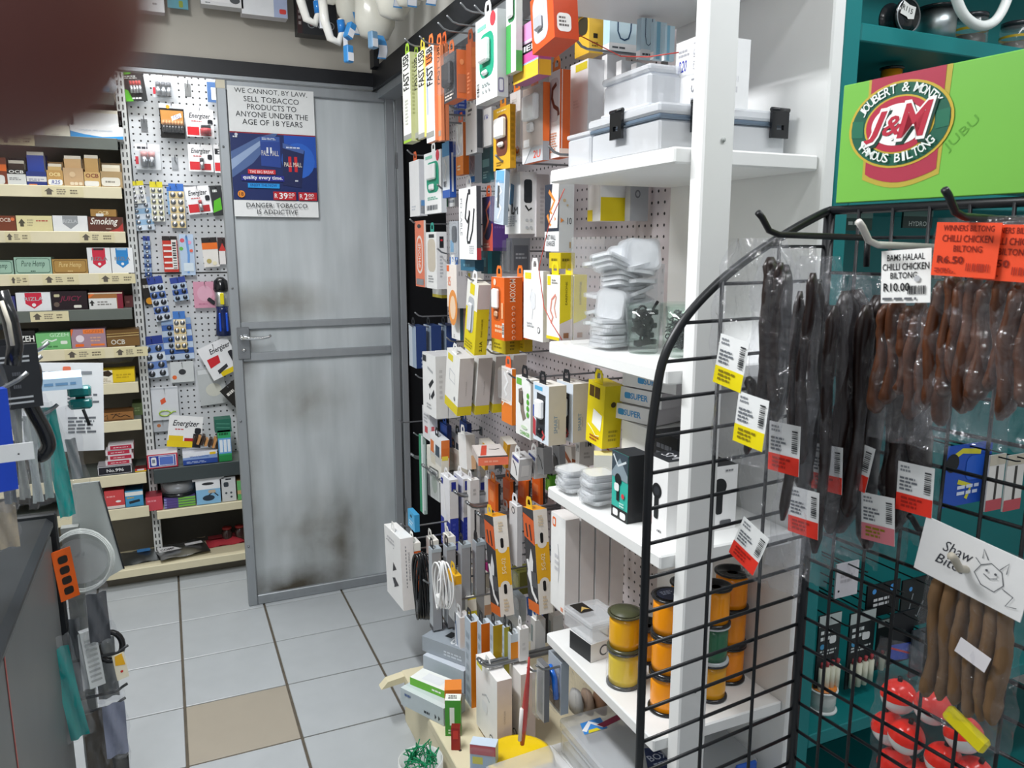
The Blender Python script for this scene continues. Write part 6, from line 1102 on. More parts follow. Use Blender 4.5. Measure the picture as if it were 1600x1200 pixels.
# bag of fishing floats
x, z, p = on_b(1462, 1030, .125); e = empty('float_bag', p - Vector((0, 0, .27)), KA - PI / 2); tag(e, 'clear bag of red and white round fishing floats', 'bag')
film_bag('film', .20, .27, e, 91, .05, .1).location = (0, 0, .27)
for k, (fx, fz, fy) in enumerate([(-.055, .175, 0), (.0, .185, .004), (.055, .17, 0), (-.028, .12, -.012), (.035, .115, -.01), (-.07, .105, .006), (.075, .11, .004), (0, .06, -.004), (-.05, .05, 0), (.055, .05, 0)]):
    T = Matrix.Translation((fx, fy, fz)) @ Matrix.Rotation(.3 * math.sin(k * 2.3), 4, 'Y')
    f = MB().lathe([(.0285 * math.cos(-PI / 2 + PI / 2 * t / 6), .0285 * math.sin(-PI / 2 + PI / 2 * t / 6)) for t in range(7)], 'f2f0ee/g', 20, T, cap=False)
    f.lathe([(.0288 * math.cos(PI / 2 * t / 6), .0288 * math.sin(PI / 2 * t / 6)) for t in range(7)], 'fb3a30/g', 20, T, cap=False); f.lathe([(.004, .027), (.004, .036), (0, .036)], '1a1a1c', 8, T); f.build('float', e)
# ================================================================== back shelving: rolling papers and the like
PB, G6 = 'paper box', 'rolling paper boxes on the back shelving'
YB = BY + .012
def S(name, label, u0, u1, vt, vb, k, cols, fp=(), d=.10, cat=PB, dy=0, **kw):
    z_ = kw.pop('z', BZ[k] + .0006)
    return Bk(name, label, cat, u0, u1, vt, vb, YB + dy, d, cols, fp, z=z_, group=G6, **kw)
def ocb(c, y0=.3, y1=.6): return ('t', .1, y0, .9, y1, 'OCB', c, 0, .02)
# top shelf
S('sweet_bag', 'yellow packet on the dim topmost shelf', 58, 90, 124, 139, 0, 'd8c83a,b8a82a', [('r', .2, .3, .6, .8, 'e8e4d8')], .06, 'packet')
S('tobacco_pouch', 'brown and cream mottled pouch on the topmost shelf', 91, 127, 118, 139, 0, '6a5238,54402a', [('p', [(.1, .1), (.5, .9), (.8, .3)], 'd8cba8'), ('e', .75, .5, .15, .25, 'e4dcc4')], .06, 'packet')
b = MB(); rnd = random.Random(2); p = RY(157, 146, YB)
b.lathe([(0, 0), (.05, .004), (.07, .03), (.062, .075), (.035, .10), (0, .105)], 'clear_film', 18, Matrix.Scale(.6, 4, (0, 1, 0)))
o = b.build('white_carrier_bag', None, (p.x, YB + .05, BZ[0] + .0006)); tag(o, 'crumpled clear bag with white and pale blue contents, topmost shelf end', 'bag', G6)
MB().lathe([(0, .003), (.04, .006), (.055, .03), (.05, .06), (.02, .085), (0, .088)], 'e6f2f8', 16, Matrix.Scale(.55, 4, (0, 1, 0))).build('contents', o); MB().cbox(-.045, .03, -.033, -.028, .01, .03, .002, '8cc8e8').build('blue_wrap', o)
# display cartons with cut out front
def tray(name, label, u0, u1, vt, vb, k, body, fp, paper='e8c878', d=.09, notch=.5, fill=.75, par=None):
    o = S(name, label, u0, u1, vb - (vb - vt) * notch, vb, k, body, fp, d)
    w = (RY(u1, vb, YB).x - RY(u0, vb, YB).x); H_ = RY((u0 + u1) / 2, vt, YB).z - BZ[k]; h0 = H_ * notch
    MB().box(-w / 2, w / 2, d - .002, d, 0, H_, body.split(',')[-1]).build('back_flap', o)
    for s in (-1, 1): MB().prism([(0, h0), (.0, H_), (d * .5, H_), (d * .2, h0)], .0015, body.split(',')[-1], Matrix.Translation((s * (w / 2 - .0008), d, 0)) @ Matrix.Rotation(-PI / 2, 4, 'Z')).build('side_flap', o)
    n = 5
    for q in range(n): MB().box(-w * .42, w * .42, .01 + q * (d - .02) / n, .01 + (q + .7) * (d - .02) / n, h0 * .9, H_ * (fill + .04 * ((q * 3) % 4)), paper if q % 2 == 0 else 'f0ead8').build('packet', o)
    return o
tray('filter_tray', 'pale pink display tray at the edge of the frame', -10, 17, 182, 213, 1, 'e4d2d6,d8c6ca', [('g', .2, .2, .8, .5, 1, 'b8a8ac')], 'e0c05a')
tray('paper_tray', 'white display tray with yellow paper packets', 15, 68, 167, 213, 1, 'ece8ee,dcd8e0', [('g', .2, .15, .8, .28, 1, '55555c')], 'f0cc5a', notch=.55)
tray('paper_tray', 'cream white display tray next to the yellow packets', 69, 110, 172, 215, 1, 'f2eedc,e8e6e2', [('g', .3, .12, .7, .2, 1, 'a8a498')], 'c8ccd0', notch=.45, fill=.62)
tray('pipe_cleaner_tray', 'wide white tray with a blue wave along its foot', 111, 193, 166, 219, 1, 'f4f5f6,e4e6e8', [('p', [(0, 0), (1, 0), (1, .25), (.6, .12), (.25, .3), (0, .52)], '2a9ae0'), ('t', .16, .55, .8, .68, 'CONICAL PIPE CLEANERS', '8aa4c0')], 'f0f2f4', notch=.42, fill=.8)
# second row
S('paper_box', 'black and orange box at the left frame edge, second paper row', -8, 13, 246, 289, 2, '7a3a20,5a2a18', [('r', 0, .5, 1, .75, 'e8702a'), ('R', .1, .02, .8, .35, 'd8d8d4')])
tray('paper_tray', 'black tray with white lettering on the second paper row', 13, 42, 244, 290, 2, '26221f,1c1a18', [('r', 0, 0, 1, .72, 'd8dad8'), ('r', 0, .7, 1, 1, '26221f'), ocb('e8e8e4', .75, .95), ('g', .1, .3, .9, .5, 2, '8a8c8e')], '3a2a20', notch=.55)
tray('paper_tray', 'royal blue tray with tall blue booklets', 43, 74, 240, 291, 2, '24347e,1c2862', [('r', 0, .28, 1, .65, 'd8d8da'), ('g', .1, .3, .9, .5, 2, '8a8c9e'), ('r', .1, .0, .5, .1, 'e0803a')], '2a46a8', notch=.45, fill=.95)
tray('paper_tray', 'tan tray with handwritten blue price', 75, 100, 250, 292, 2, 'c49a5a,a8814a', [('t', .15, .62, .85, .85, 'OCB', 'f0dca0', 0, .02), ('R', .06, .06, .94, .42, 'eef0f0'), ('t', .25, .12, .8, .36, 'R25', '2a3a9a', 0, .01, .2)], 'd8b878', notch=.62)
tray('paper_tray', 'plain kraft tray with three small emblems', 101, 132, 246, 293, 2, 'c8a67c,b08e64', [('R', .3, .08, .5, .24, 'e8d8bc'), ('R', .52, .08, .7, .24, 'e8d8bc'), ('R', .74, .08, .92, .24, 'e8d8bc'), ('c', .45, .65, .15, 'd8bc94')], 'd0aa78', notch=.65, fill=.95)
tray('paper_tray', 'kraft tray with red brown lettering and booklets', 133, 158, 245, 293, 2, 'd0ac6c,b8945a', [('t', .1, .62, .9, .9, 'OCB', '7a2a1c', 0, .02), ('R', .0, .05, .9, .4, 'eceae4')], 'c8a060', notch=.5, fill=.95)
tray('paper_tray', 'open tan tray at the end of the second paper row', 159, 192, 252, 294, 2, 'b09468,98805a', [('R', .02, .08, .9, .62, 'e4e0d4'), ('g', .2, .25, .7, .45, 1, '8a8478')], 'e8dcc0', notch=.62, fill=.75)
# third row
S('paper_box', 'brown carton with pale lettering at the frame edge, third row', -12, 26, 337, 361, 3, '7a3e26,643220', [('t', .35, .6, .8, .85, 'OCB', 'e8d4c4', 0, .02), ('c', .88, .78, .08, 'e87a4a')])
S('paper_box', 'cream carton with a price label, third row', 27, 83, 337, 361, 3, 'e6dca8,d0c690', [('p', [(.1, .3), (.2, .3), (.2, .5), (.25, .5), (.15, .8), (.05, .5), (.1, .5)], '55503f'), ('g', .3, .3, .5, .8, 3, 'b8ae88'), ('g', .55, .6, .9, .75, 1, 'c05a4a')])
S('paper_box', 'white carton with silver shield, third row', 84, 138, 337, 361, 3, 'eef0f2,d8dadc', [('p', [(.28, .98), (.72, .98), (.72, .5), (.5, .15), (.28, .5)], '9a9ea2'), ('t', .3, .55, .7, .75, 'RIZLA', 'c8ccd0', 0, .01)])
S('paper_box', 'dark brown carton with white script lettering', 139, 193, 339, 361, 3, '5a2c1c,48241a', [('t', .06, .35, .86, .95, 'Smoking', 'f0ece4', 0, .015, .3), ('p', [(.55, 0), (1, 0), (1, .6), (.85, .25)], 'b0342c'), ('g', .5, .15, .7, .25, 1, 'd8c8b8')])
o = S('paper_box', 'gold carton lying on the dark brown script one', 142, 182, 327, 339, 3, 'a87e3e,8a6630', [('t', .3, .25, .7, .75, 'OCB', 'e8d098', 0, .02), ('R', .2, .0, .5, .4, 'e8e8e4')], z=RY(166, 338.6, YB).z + .0008)
# fourth row
hemp = lambda c: [('R', .04, .06, .96, .94, c[1], .08), ('R', .055, .1, .945, .9, c[0], .08), ('t', .18, .35, .82, .8, 'Pure Hemp', c[2], 0, 0, .3), ('g', .42, .12, .58, .22, 1, c[2])]
S('paper_box', 'pale green hemp carton cut by the frame edge', -30, 22, 407, 428, 4, '9fc0ae,88a898', hemp(('9fc0ae', '4a6a5a', '2c4a3c')))
S('paper_box', 'large pale green hemp carton in full view', 24, 82, 402, 428, 4, '9fc0ae,88a898', hemp(('9fc0ae', '4a6a5a', '2c4a3c')))
S('paper_box', 'golden brown hemp carton beside the pale green one', 83, 138, 405, 428, 4, 'b08a4a,94723c', hemp(('b08a4a', '6a4a24', 'e4cc90')))
for u0, u1, c, lb in [(139, 175, 'd02a44', 'white upright carton with red shield, fourth row'), (176, 210, '2a86cc', 'white upright carton with blue shield, fourth row')]:
    S('paper_box', lb, u0, u1, 387, 428, 4, 'eef0f2,d8dadc', [('p', [(.22, .98), (.78, .98), (.78, .38), (.5, .2), (.22, .38)], c), ('r', .28, .9, .72, .98, '3a1a20' if c[0] == 'd' else '9ac4e4'), ('t', .16, .5, .86, .64, 'RIZLA', '7a8288', 0, .012), ('t', .38, .3, .62, .38, 'r', 'f2f2f2')if False else ('c', .5, .36, .07, 'f2f2f2')])
# fifth row
S('paper_box', 'purple carton peeking out left of the red shield box', 10, 25, 463, 486, 5, '3a3a7a,2e2e64', [('g', .2, .3, .8, .6, 1, '8a8ac8')])
S('paper_box', 'wide white carton with red shield, fifth row', 27, 81, 457, 486, 5, 'eef0f2,d8dadc', [('p', [(.26, .98), (.74, .98), (.74, .4), (.5, .12), (.26, .4)], 'd02a44'), ('t', .24, .55, .78, .75, 'RIZLA', 'b8bcc0', 0, .012), ('c', .5, .32, .06, 'f2f2f2')])
S('paper_box', 'black carton with dark pink script, fifth row', 83, 138, 455, 485, 5, '24161c,1c1216', [('t', .2, .4, .85, .75, 'JUICY', '7a2440', 0, .015, .3), ('R', .06, .7, .22, .85, 'c8c09a'), ('R', .6, .1, .82, .25, 'e8e6da'), ('c', .12, .3, .08, '6a5a50')])
S('paper_box', 'brown and white carton with price label, fifth row', 140, 193, 457, 484, 5, 'a8703e,8a2a34', [('r', 0, .0, .82, .65, 'e4e4e2'), ('p', [(.06, .2), (.12, .2), (.12, .35), (.17, .35), (.09, .55), (.01, .35), (.06, .35)], '2c2a28'), ('g', .25, .2, .7, .5, 2, '8a8884'), ('p', [(0, .8), (.1, 1), (.25, 1), (0, .65)], 'e8702a'), ('r', .84, 0, 1, 1, '8a2438'), ('r', 0, .92, 1, 1, 'd8cab4')])
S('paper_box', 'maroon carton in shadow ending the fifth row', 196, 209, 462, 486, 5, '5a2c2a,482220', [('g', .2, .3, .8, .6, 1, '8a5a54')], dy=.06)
# sixth row
S('paper_box', 'black carton with white lettering, sixth row', 28, 57, 517, 546, 6, '1c1a1a,161414', [('t', .15, .45, .95, .75, 'ZEH', 'e8e8e4', 0, .02)])
S('paper_box', 'bright green carton with white lettering, sixth row', 58, 112, 520, 547, 6, '7ac27c,5a9a62', [('t', .4, .75, .95, .98, 'GIZEH', 'c8ecc8', 0, .015), ('l', [(.15, .4), (.3, .6), (.45, .5), (.6, .6)], .05, 'e8f4e8'), ('R', .7, .3, .9, .5, 'e8f0e4'), ('g', .2, .1, .8, .25, 1, '4a8a50')])
S('paper_box', 'mauve and orange carton, sixth row', 113, 167, 514, 546, 6, 'a88a98,8a6f7c', [('r', .35, .75, .95, .98, 'f0803a'), ('t', .4, .78, .9, .95, 'GIZEH', 'c86a3a', 0, .012), ('c', .25, .5, .12, 'e8dce4'), ('R', .1, .08, .35, .22, 'f0702a'), ('g', .55, .3, .95, .6, 2, 'd8a890'), ('r', .55, .1, .95, .2, 'f0803a'), ('p', [(0, .6), (.08, 1), (0, 1)], 'f0702a')])
S('paper_box', 'gold and brown carton with silver lettering, sixth row', 168, 219, 515, 542, 6, '7a5a30,5f4626', [('r', 0, .55, 1, 1, '6a4c26'), ('l', [(0, .6), (1, .66)], .02, 'd8c088'), ('l', [(0, .75), (1, .8)], .02, 'c8aa6a'), ('t', .12, .12, .55, .42, 'OCB', 'd8d4c8', 0, .02)])
# lower rows
o = S('yellow_lid_tray', 'yellow and white carton wrapped in crinkled cellophane', 154, 212, 578, 605, 7, 'e8c820,d8b81a', [('r', 0, 0, .4, 1, 'f0ead8'), ('p', [(.1, .9), (.3, 1), (.42, .7), (.3, .5), (.12, .6)], '3a2c1c'), ('g', .05, .1, .35, .4, 3, 'b8a88a'), ('g', .5, .3, .95, .7, 2, 'c8a818')], .09)
MB().lathe([(.06, 0), (.07, .02), (.055, .05), (0, .06)], 'clear_film', 12, Matrix.Translation((0, .045, .075)) @ Matrix.Scale(.55, 4, (0, 1, 0))).build('cellophane', o)
S('wooden_look_box', 'tan carton with dark drawing on its front', 159, 210, 644, 666, 8, '96683a,7a5430', [('l', [(.06, .5), (.2, .7), (.2, .2)], .02, '2c1c10'), ('l', [(.35, .3), (.45, .7), (.6, .4), (.75, .6), (.9, .3)], .03, '2c1c10'), ('g', .3, .7, .8, .85, 1, '3a2616'), ('l', [(.05, .12), (.95, .1)], .015, '4a3018')])
S('green_twig_box', 'small green carton behind the tan drawn one', 208, 224, 630, 654, 8, '5a6a40,46542f', [('g', .1, .3, .9, .7, 2, '8a9a6a')], dy=.08)
o = S('number_box', 'black fronted card box marked with its number', 154, 208, 727, 752, 9, '26262c,c8c8cc,b8b8bc', [('r', .01, .05, .99, .95, 'd8d8dc'), ('r', .03, .1, .97, .88, '22222a'), ('t', .26, .3, .76, .65, 'No.996', 'e8e8ea', 0, .012)], .09)
for k in range(4):
    zz = RY(181, 727, YB).z + .001 + k * .0205
    S('playing_card_pack', ('lowest', 'second', 'third', 'uppermost')[k] + ' red and white card pack stacked on the numbered box', 165 + (k % 2) * 4, 206 + (k % 2) * 3, 718.5 - k * 8, 726 - k * 8, 9, 'd8d0d4,b84a58,e0dadc', [('r', .08, .15, .92, .85, 'b83048'), ('g', .2, .35, .8, .6, 1, 'e8c8cc')], .07, z=zz)
S('flint_box', 'small red and yellow carton beside the numbered box', 212, 230, 732, 748, 9, 'c83a34,5a1c1c', [('r', 0, 0, 1, .35, 'e8c42a'), ('r', .2, .4, .8, .9, 'e0d8d8')], .05)
S('lighter_fluid_box', 'red carton with a white oval on the low shelf', 166, 197, 766, 806, 10, 'd04a4c,b83c40', [('r', 0, 0, 1, .15, 'e8e0dc'), ('e', .68, .38, .14, .06, 'f2ecec'), ('g', .1, .6, .7, .75, 1, 'e89a98')], .08)
S('blue_lighter_box', 'white and blue carton beside the red oval one', 198, 226, 766, 803, 10, '4a9ac8,2c5a78', [('r', 0, .68, 1, .92, 'e8e8e4'), ('l', [(.2, .25), (.8, .35)], .16, '24303a'), ('g', .1, .5, .6, .62, 1, 'd8b03a')], .08)
# ---- low shelves beside them
LZ1, LZ2, LZ0 = .4925, .3125, .0845
def Lw(name, label, u0, u1, vt, vb, z, cols, fp=(), d=.09, cat='box', dy=0, **kw): return Bk(name, label, cat, u0, u1, vt, vb, BY + .008 + dy, d, cols, fp, z=z, **kw)
Lw('playing_card_box', 'red framed card box with a blue panel', 231, 279, 709, 735, LZ1, 'c03048,d8d0d4,d8d4d8', [('r', .05, .08, .95, .92, 'e8e4e8'), ('r', .08, .12, .92, .88, '2a3a9a'), ('R', .13, .2, .30, .8, 'e4e6ea'), ('r', .38, .16, .88, .84, 'c8d0ea'), ('r', .41, .22, .85, .78, '5a76c4'), ('r', .16, .4, .26, .65, '7a8290')])
o = Lw('battery_tray', 'white and blue counter tray of battery cards', 287, 341, 706, 734, LZ1, 'e8eaf0,c8ccd8', [('r', 0, 0, 1, .42, '2a4a9a'), ('p', [(0, .42), (1, .42), (1, .75), (0, .6)], '8aa4d4'), ('t', .2, .55, .75, .72, 'Watch batteries', '3a5aa8', 0, .01), ('R', .78, .72, .96, .92, 'e8c22a'), ('g', .1, .1, .9, .3, 2, 'a8b8e0')])
for q in range(7): MB().box(-.055 + q * .016, -.045 + q * .016, .01, .06, .075, .105 + .006 * (q % 3), 'c89058' if q % 2 else '3a2a22').build('battery_strip', o, None, (0, .35, 0))
def card(name, label, u0, u1, vt, vb, cols, fp=(), Y=3.585, tilt=0, cat='battery pack', cells=None, d=.003, group='packs on the battery peg board', z=None, pin=True):
    o = Bk(name, label, cat, u0, u1, vt, vb, Y, d, cols, fp, tilt=tilt, group=group, z=z)
    w = RY(u1, vb, Y).x - RY(u0, vb, Y).x; h = RY((u0 + u1) / 2, vt, Y).z - RY((u0 + u1) / 2, vb, Y).z
    if cells:
        n, x0, x1, y0, y1, ck, tk = cells; r = w * (x1 - x0) / n / 2 * .92
        for q in range(n):
            x = -w / 2 + w * (x0 + (x1 - x0) * (q + .5) / n)
            MB().lathe([(0, 0), (r, 0), (r, h * (y1 - y0) * .62)], ck, 10, Matrix.Translation((x, -r, h * y0))).lathe([(r, h * (y1 - y0) * .62), (r, h * (y1 - y0) * .96), (r * .4, h * (y1 - y0) * .97), (r * .4, h * (y1 - y0)), (0, h * (y1 - y0))], tk, 10, Matrix.Translation((x, -r, h * y0))).build('cell', o)
        MB().cbox(-w / 2 + w * x0 - .002, -w / 2 + w * x1 + .002, -2 * r - .003, -.0006, h * y0 - .003, h * y1 + .003, .003, 'clear_plastic').build('blister', o)
    if pin and d < .02: MB().tube([(0, 3.6225 - Y, h * .95), (0, -.03, h * .95), (0, -.036, h * .95 + .006)], .0016, 'hook_steel', 6).build('peg_pin', o)
    return o
LET = 'Energizer'
def enz(c='d02c34'): return [('t', .12, .62, .9, .86, LET, '22242a', 0, .015, .25), ('r', .04, .06, .46, .36, c), ('r', .5, .06, .9, .3, 'b82a30'), ('g', .2, .54, .6, .6, 1, 'c04a4a'), ('R', .78, .45, .97, .64, '22242a')]
card('battery_card', 'large lettered battery card tilted back on the tray', 268, 321, 650, 692, 'f0f0f0,e0e0e0', enz('e8c61e') + [('r', 0, 0, .75, .2, 'e8cc1e'), ('r', .75, 0, 1, .45, '2c2c32')], 3.47, 9, z=.56, pin=False)
Lw('cell_box', 'green and blue battery carton standing on the grey shelf', 343, 363, 672, 723, LZ1, '3aa86a,2c8a54', [('r', 0, .25, 1, .75, '6aa8e0'), ('r', .1, .3, .35, .7, 'e8f0f8'), ('r', .42, .3, .65, .7, 'e8f0f8'), ('r', .72, .3, .95, .7, 'e8f0f8'), ('r', 0, 0, 1, .2, '2a8a4a'), ('g', .1, .82, .9, .95, 1, '1c5a34')])
Lw('cell_box', 'dark green battery carton lying on top of the upright one', 336, 362, 655, 672, LZ1 + .128, '2c6a58,245a4a', [('l', [(.1, .7), (.9, .6)], .05, '5a9a84'), ('l', [(.1, .4), (.9, .3)], .05, '5a9a84')], .07)
Lw('pink_disc_box', 'red pink carton on the cream shelf', 229, 255, 776, 798, LZ2, 'c84a56,a83c48', [('g', .1, .6, .9, .8, 1, 'e0909a')])
for k in range(4): Lw('disc_case', ('bottom', 'second', 'third', 'top')[k] + ' slim purple and green disc case under the cake box', 258, 306, 0, 0, LZ2 + k * .0115, '5a4a7a,4a3a68', [], .11) if False else product('disc_case', ('bottom', 'second', 'third', 'top')[k] + ' slim purple and green disc case under the cake box', 'disc case', (RY(282, 795, BY + .01).x, BY + .01, LZ2 + k * .0112), 0, .122, .0104, .11, '5a4a8a,4a3a68,6a5a90', [('r', .45, .1, 1, .9, '7aba4a'), ('r', 0, .1, .08, .9, '8a8ac0')], group='slim disc cases')
o = empty('disc_cake_box', (RY(280, 780, BY + .07).x, BY + .075, LZ2 + .046)); tag(o, 'black and clear cake box of discs on slim cases', 'disc box')
MB().lathe([(0, 0), (.072, 0), (.073, .006), (.068, .014), (0, .014)], '1c1e20/g', 30).build('base', o); MB().lathe([(.068, .0145), (.068, .05), (.06, .062), (.015, .066), (0, .066)], 'cloudy_plastic', 30).build('cover', o); MB().lathe([(0, .015), (.062, .015), (.062, .042), (0, .042)], '55585c/s', 30).build('discs', o)
Lw('mouse_box', 'white and light blue carton with a mouse picture', 308, 346, 750, 791, LZ2, '8cc0e4,6aa4cc', [('r', 0, .62, 1, 1, 'f0f2f4'), ('e', .5, .85, .25, .06, '2c2e32'), ('e', .5, .25, .25, .12, '2c3a48'), ('l', [(.5, .35), (.7, .5), (.9, .3)], .05, '2c3a48'), ('R', .5, .45, .8, .58, 'c8b49a')])
Lw('flat_white_box', 'flat white carton lying across the mouse box', 300, 350, 741, 749, LZ2 + .104, 'f0f0f0,dcdcdc', [('g', .2, .4, .8, .6, 1, 'c8c8c8')], .08)
Lw('card_reader_box', 'pale grey carton with tiny icons beside the mouse box', 348, 370, 745, 786, LZ2, 'd4d6d6,b8baba', [('r', .3, .88, .7, .94, '2c2e32'), ('R', .15, .6, .5, .8, '3a4248'), ('c', .3, .35, .08, '4a5258'), ('c', .65, .35, .08, '4a5258'), ('c', .65, .18, .08, '4a5258')])
Lw('green_edge_box', 'green and brown carton at the door edge', 372, 392, 750, 783, LZ2, '6ab46a,a88a5a', [('r', 0, .3, 1, .5, 'c8a878')])
# bags lying on the base shelf
def pouch(label, u, v, w, d, rz, key, fp, seed, cat='pouch', h=.02, dz=0):
    p = RZ(u, v, LZ0 + .01); rnd = random.Random(seed); ph = rnd.uniform(0, 6)
    o = MB().sheet(10, 8, lambda i, j: ((i - .5) * w, (j - .5) * d, h * math.sin(PI * i) ** .6 * math.sin(PI * j) ** .6 + .004 * math.sin(11 * i + 7 * j + ph) + .003), key).sheet(1, 1, lambda i, j: ((i - .5) * w, (j - .5) * d, .002), key).build('foil_pouch', None, (p.x, p.y, LZ0 + dz), (0, 0, rz)); tag(o, label, cat, 'pouches on the base shelf')
    if fp: printer(MB(), (-w / 2, -d / 2 + d * .2, h * 1.15 + .003), (1, 0, 0), (0, 1, 0), (0, 0, 1), w, d * .6, fp).build('print', o)
    return o
pouch('silver foil pouch with a blue mark, leftmost on the base shelf', 215, 868, .17, .15, .1, 'b4b8bc/s', [('r', .5, .4, .8, .8, '4a8ac8')], 1)
pouch('black and white pouch with bold lettering on the base shelf', 285, 860, .20, .16, .18, 'c8cacc/s', [('p', [(0, 0), (.45, 0), (.3, .5), (0, .6)], 'e8e8ea'), ('t', .04, .1, .32, .34, 'COMP', '2a2a2e', 0, .02), ('r', .55, .2, .9, .5, 'd8d8dc')], 2, dz=.012)
pouch('magenta patterned pouch at the back of the base shelf', 275, 836, .14, .1, .3, 'a83a6e/g', [('l', [(.1, .3), (.5, .7), (.9, .4)], .06, 'd88ab4')], 3, dz=.004)
pouch('clear and brown pouch between silver and red packs', 300, 838, .13, .10, -.2, '9a8a7a/g', [('r', .2, .2, .8, .8, 'd8ccb8')], 4, dz=.018)
pouch('red edged pack near the foot of the door', 352, 842, .16, .12, .05, 'b03a44/g', [('r', .05, .2, .95, .8, '7a2a30')], 5)
for k, u in enumerate((352, 372)):
    p = RZ(u, 822, LZ0 + .03); o = MB().lathe([(0, 0), (.022, 0), (.023, .004), (.023, .045), (.018, .05), (.018, .058), (0, .058)], '3a2624/g', 16).build('spice_jar', None, (p.x, BY + .14, LZ0)); tag(o, ('left', 'right')[k] + ' small dark jar behind the red edged pack', 'jar'); MB().lathe([(.02, .0585), (.02, .066), (0, .066)], '8a2a2a', 14).build('lid', o)
# ---- packs on the peg board
card('battery_card', 'green and black battery card with red tipped cells', 192, 226, 110, 158, '2a2c2e,1c1e20', [('p', [(0, 0), (.35, 0), (.18, .35), (0, .42)], '5ab82a'), ('p', [(0, 1), (.55, 1), (.4, .88), (0, .85)], '5ab82a'), ('g', .1, .72, .8, .84, 2, 'd8dcd8'), ('g', .3, .05, .9, .14, 1, 'e0e0e0')], tilt=-6, cells=(4, .28, .82, .26, .66, 'c8ccd0/s', 'c83a34'))
card('battery_card', 'clear twin blister with large silver cells near the top', 240, 272, 118, 153, 'c8ccd0,b0b4b8', [('r', 0, .75, 1, 1, 'dcdfe2'), ('r', 0, .15, .12, .45, 'c83040')], cells=(3, .12, .9, .08, .7, 'b0b4ba/s', '5a5c62'))
card('battery_card', 'copper and black multi cell card with handwritten tag', 252, 290, 162, 216, '22201f,1c1a1a', [('r', .04, .40, .96, .80, 'c08a4a'), ('r', 0, .86, 1, 1, 'c8ccd4'), ('c', .35, .9, .08, 'e8a02a'), ('p', [(.5, .5), (.9, .62), (.86, .74), (.46, .62)], 'f2f0ee'), ('t', .56, .57, .82, .67, '150', '3a3c8a')], cells=(7, .08, .94, .16, .5, '1c1c1e/g', 'c8905a'))
card('battery_card', 'white lettered card with red blocks, right of copper card', 292, 335, 171, 214, 'f0f0f2,d8d8da', enz(), cells=(1, .5, .9, .1, .42, 'b0343a', '2c2c30'))
card('battery_card', 'clear blister of two silver cells below the copper card', 213, 252, 225, 265, 'd4d8dc,b8bcc0', [('r', 0, .72, 1, 1, 'e4e6ea'), ('g', .1, .76, .7, .92, 1, '33363c'), ('r', 0, .2, .12, .5, 'c83040')], cells=(2, .2, .8, .12, .7, 'a8acb2/s', 'd8a0a0'))
card('battery_card', 'white lettered card with red blocks, lower one of two', 296, 334, 226, 268, 'f0f0f2,d8d8da', enz(), cells=(1, .44, .62, .1, .5, 'b8bcc0/s', '2c2c30'))
card('battery_card', 'second white lettered card half behind the door edge', 336, 352, 226, 270, 'f0f0f2,d8d8da', [('t', .1, .65, 1, .85, 'E', '22242a', 0, .02), ('r', .04, .06, .7, .36, 'd02c34')])
card('light_bulb_card', 'blue and white card behind the door corner', 325, 345, 118, 160, '4a6a9a,3a5a88', [('r', 0, .75, 1, 1, 'd0dcec'), ('r', .3, .1, .7, .55, 'e8ecf2')])
# strips of coin cells
def strip(label, u0, u1, vt, vb, c0, c1, n, tilt=0, head=None, cell='b8bcc2/s', Y=3.585, **kw):
    fp = []
    for k in range(n): fp += [('r', 0, k / (n + 1), 1, (k + .94) / (n + 1), c0 if k % 2 == 0 else c1)]
    fp += [('r', 0, n / (n + 1), 1, 1, head or c0)]
    o = card('coin_cell_strip', label, u0, u1, vt, vb, 'e4e6ea,c8ccd0', fp, Y, tilt, 'battery strip', **kw)
    w = RY(u1, vb, Y).x - RY(u0, vb, Y).x; h = RY((u0 + u1) / 2, vt, Y).z - RY((u0 + u1) / 2, vb, Y).z
    for k in range(n):
        cc = (1,) if w < .045 else (0, 2)
        for q in cc:
            r = min(h / (n + 1) * .36, w * .2); x = (q - 1) * w * .25
            MB().lathe([(0, -.004), (r, -.003), (r, 0)], cell, 12, Matrix.Translation((x, -.0032, h * (k + .5) / (n + 1))) @ Matrix.Rotation(PI / 2, 4, 'X') @ Matrix.Scale(-1, 4, (0, 0, 1))).build('coin_cell', o)
    return o
strip('yellow topped strip of coin cells tilted at the board edge', 203, 226, 283, 318, 'e8e8e0', 'dcdce0', 4, -6, 'e4d62a')
strip('pale blue striped coin cell strip hanging below yellow one', 206, 238, 308, 360, 'd8e4f0', '9ac0e0', 5, -5, 'b8c8d8', Y=3.60)
strip('straight yellow and white strip of coin cells', 238, 258, 284, 346, 'f0f0e4', 'e8e4c0', 6, 0, 'e4d62a')
strip('blue topped cream strip of coin cells', 268, 291, 287, 356, 'f0d8a0', 'f4e4c0', 5, 0, '3a72c8')
strip('blue strip half hidden behind the cream one', 263, 275, 292, 335, '8ab4dc', 'a8c8e8', 5, 0, '3a72c8', Y=3.60)
card('battery_card', 'white lettered card tilted beside the cream strip', 290, 328, 291, 334, 'f0f0f2,d8d8da', enz(), tilt=-7, cells=(1, .46, .62, .1, .5, 'b8bcc0/s', 'b0343a'))
card('battery_card', 'black and green card against the door edge', 330, 348, 290, 337, '2c2e30,1c1e20', [('p', [(0, .1), (.8, .2), (.8, .6), (.2, .5)], '5ab82a'), ('g', .2, .75, .8, .9, 1, 'd8dcd8')], tilt=-5)
strip('long dark blue strip of coin cells', 228, 239, 369, 432, '34508a', '9ab0d0', 8, 1, '2a3c8c')
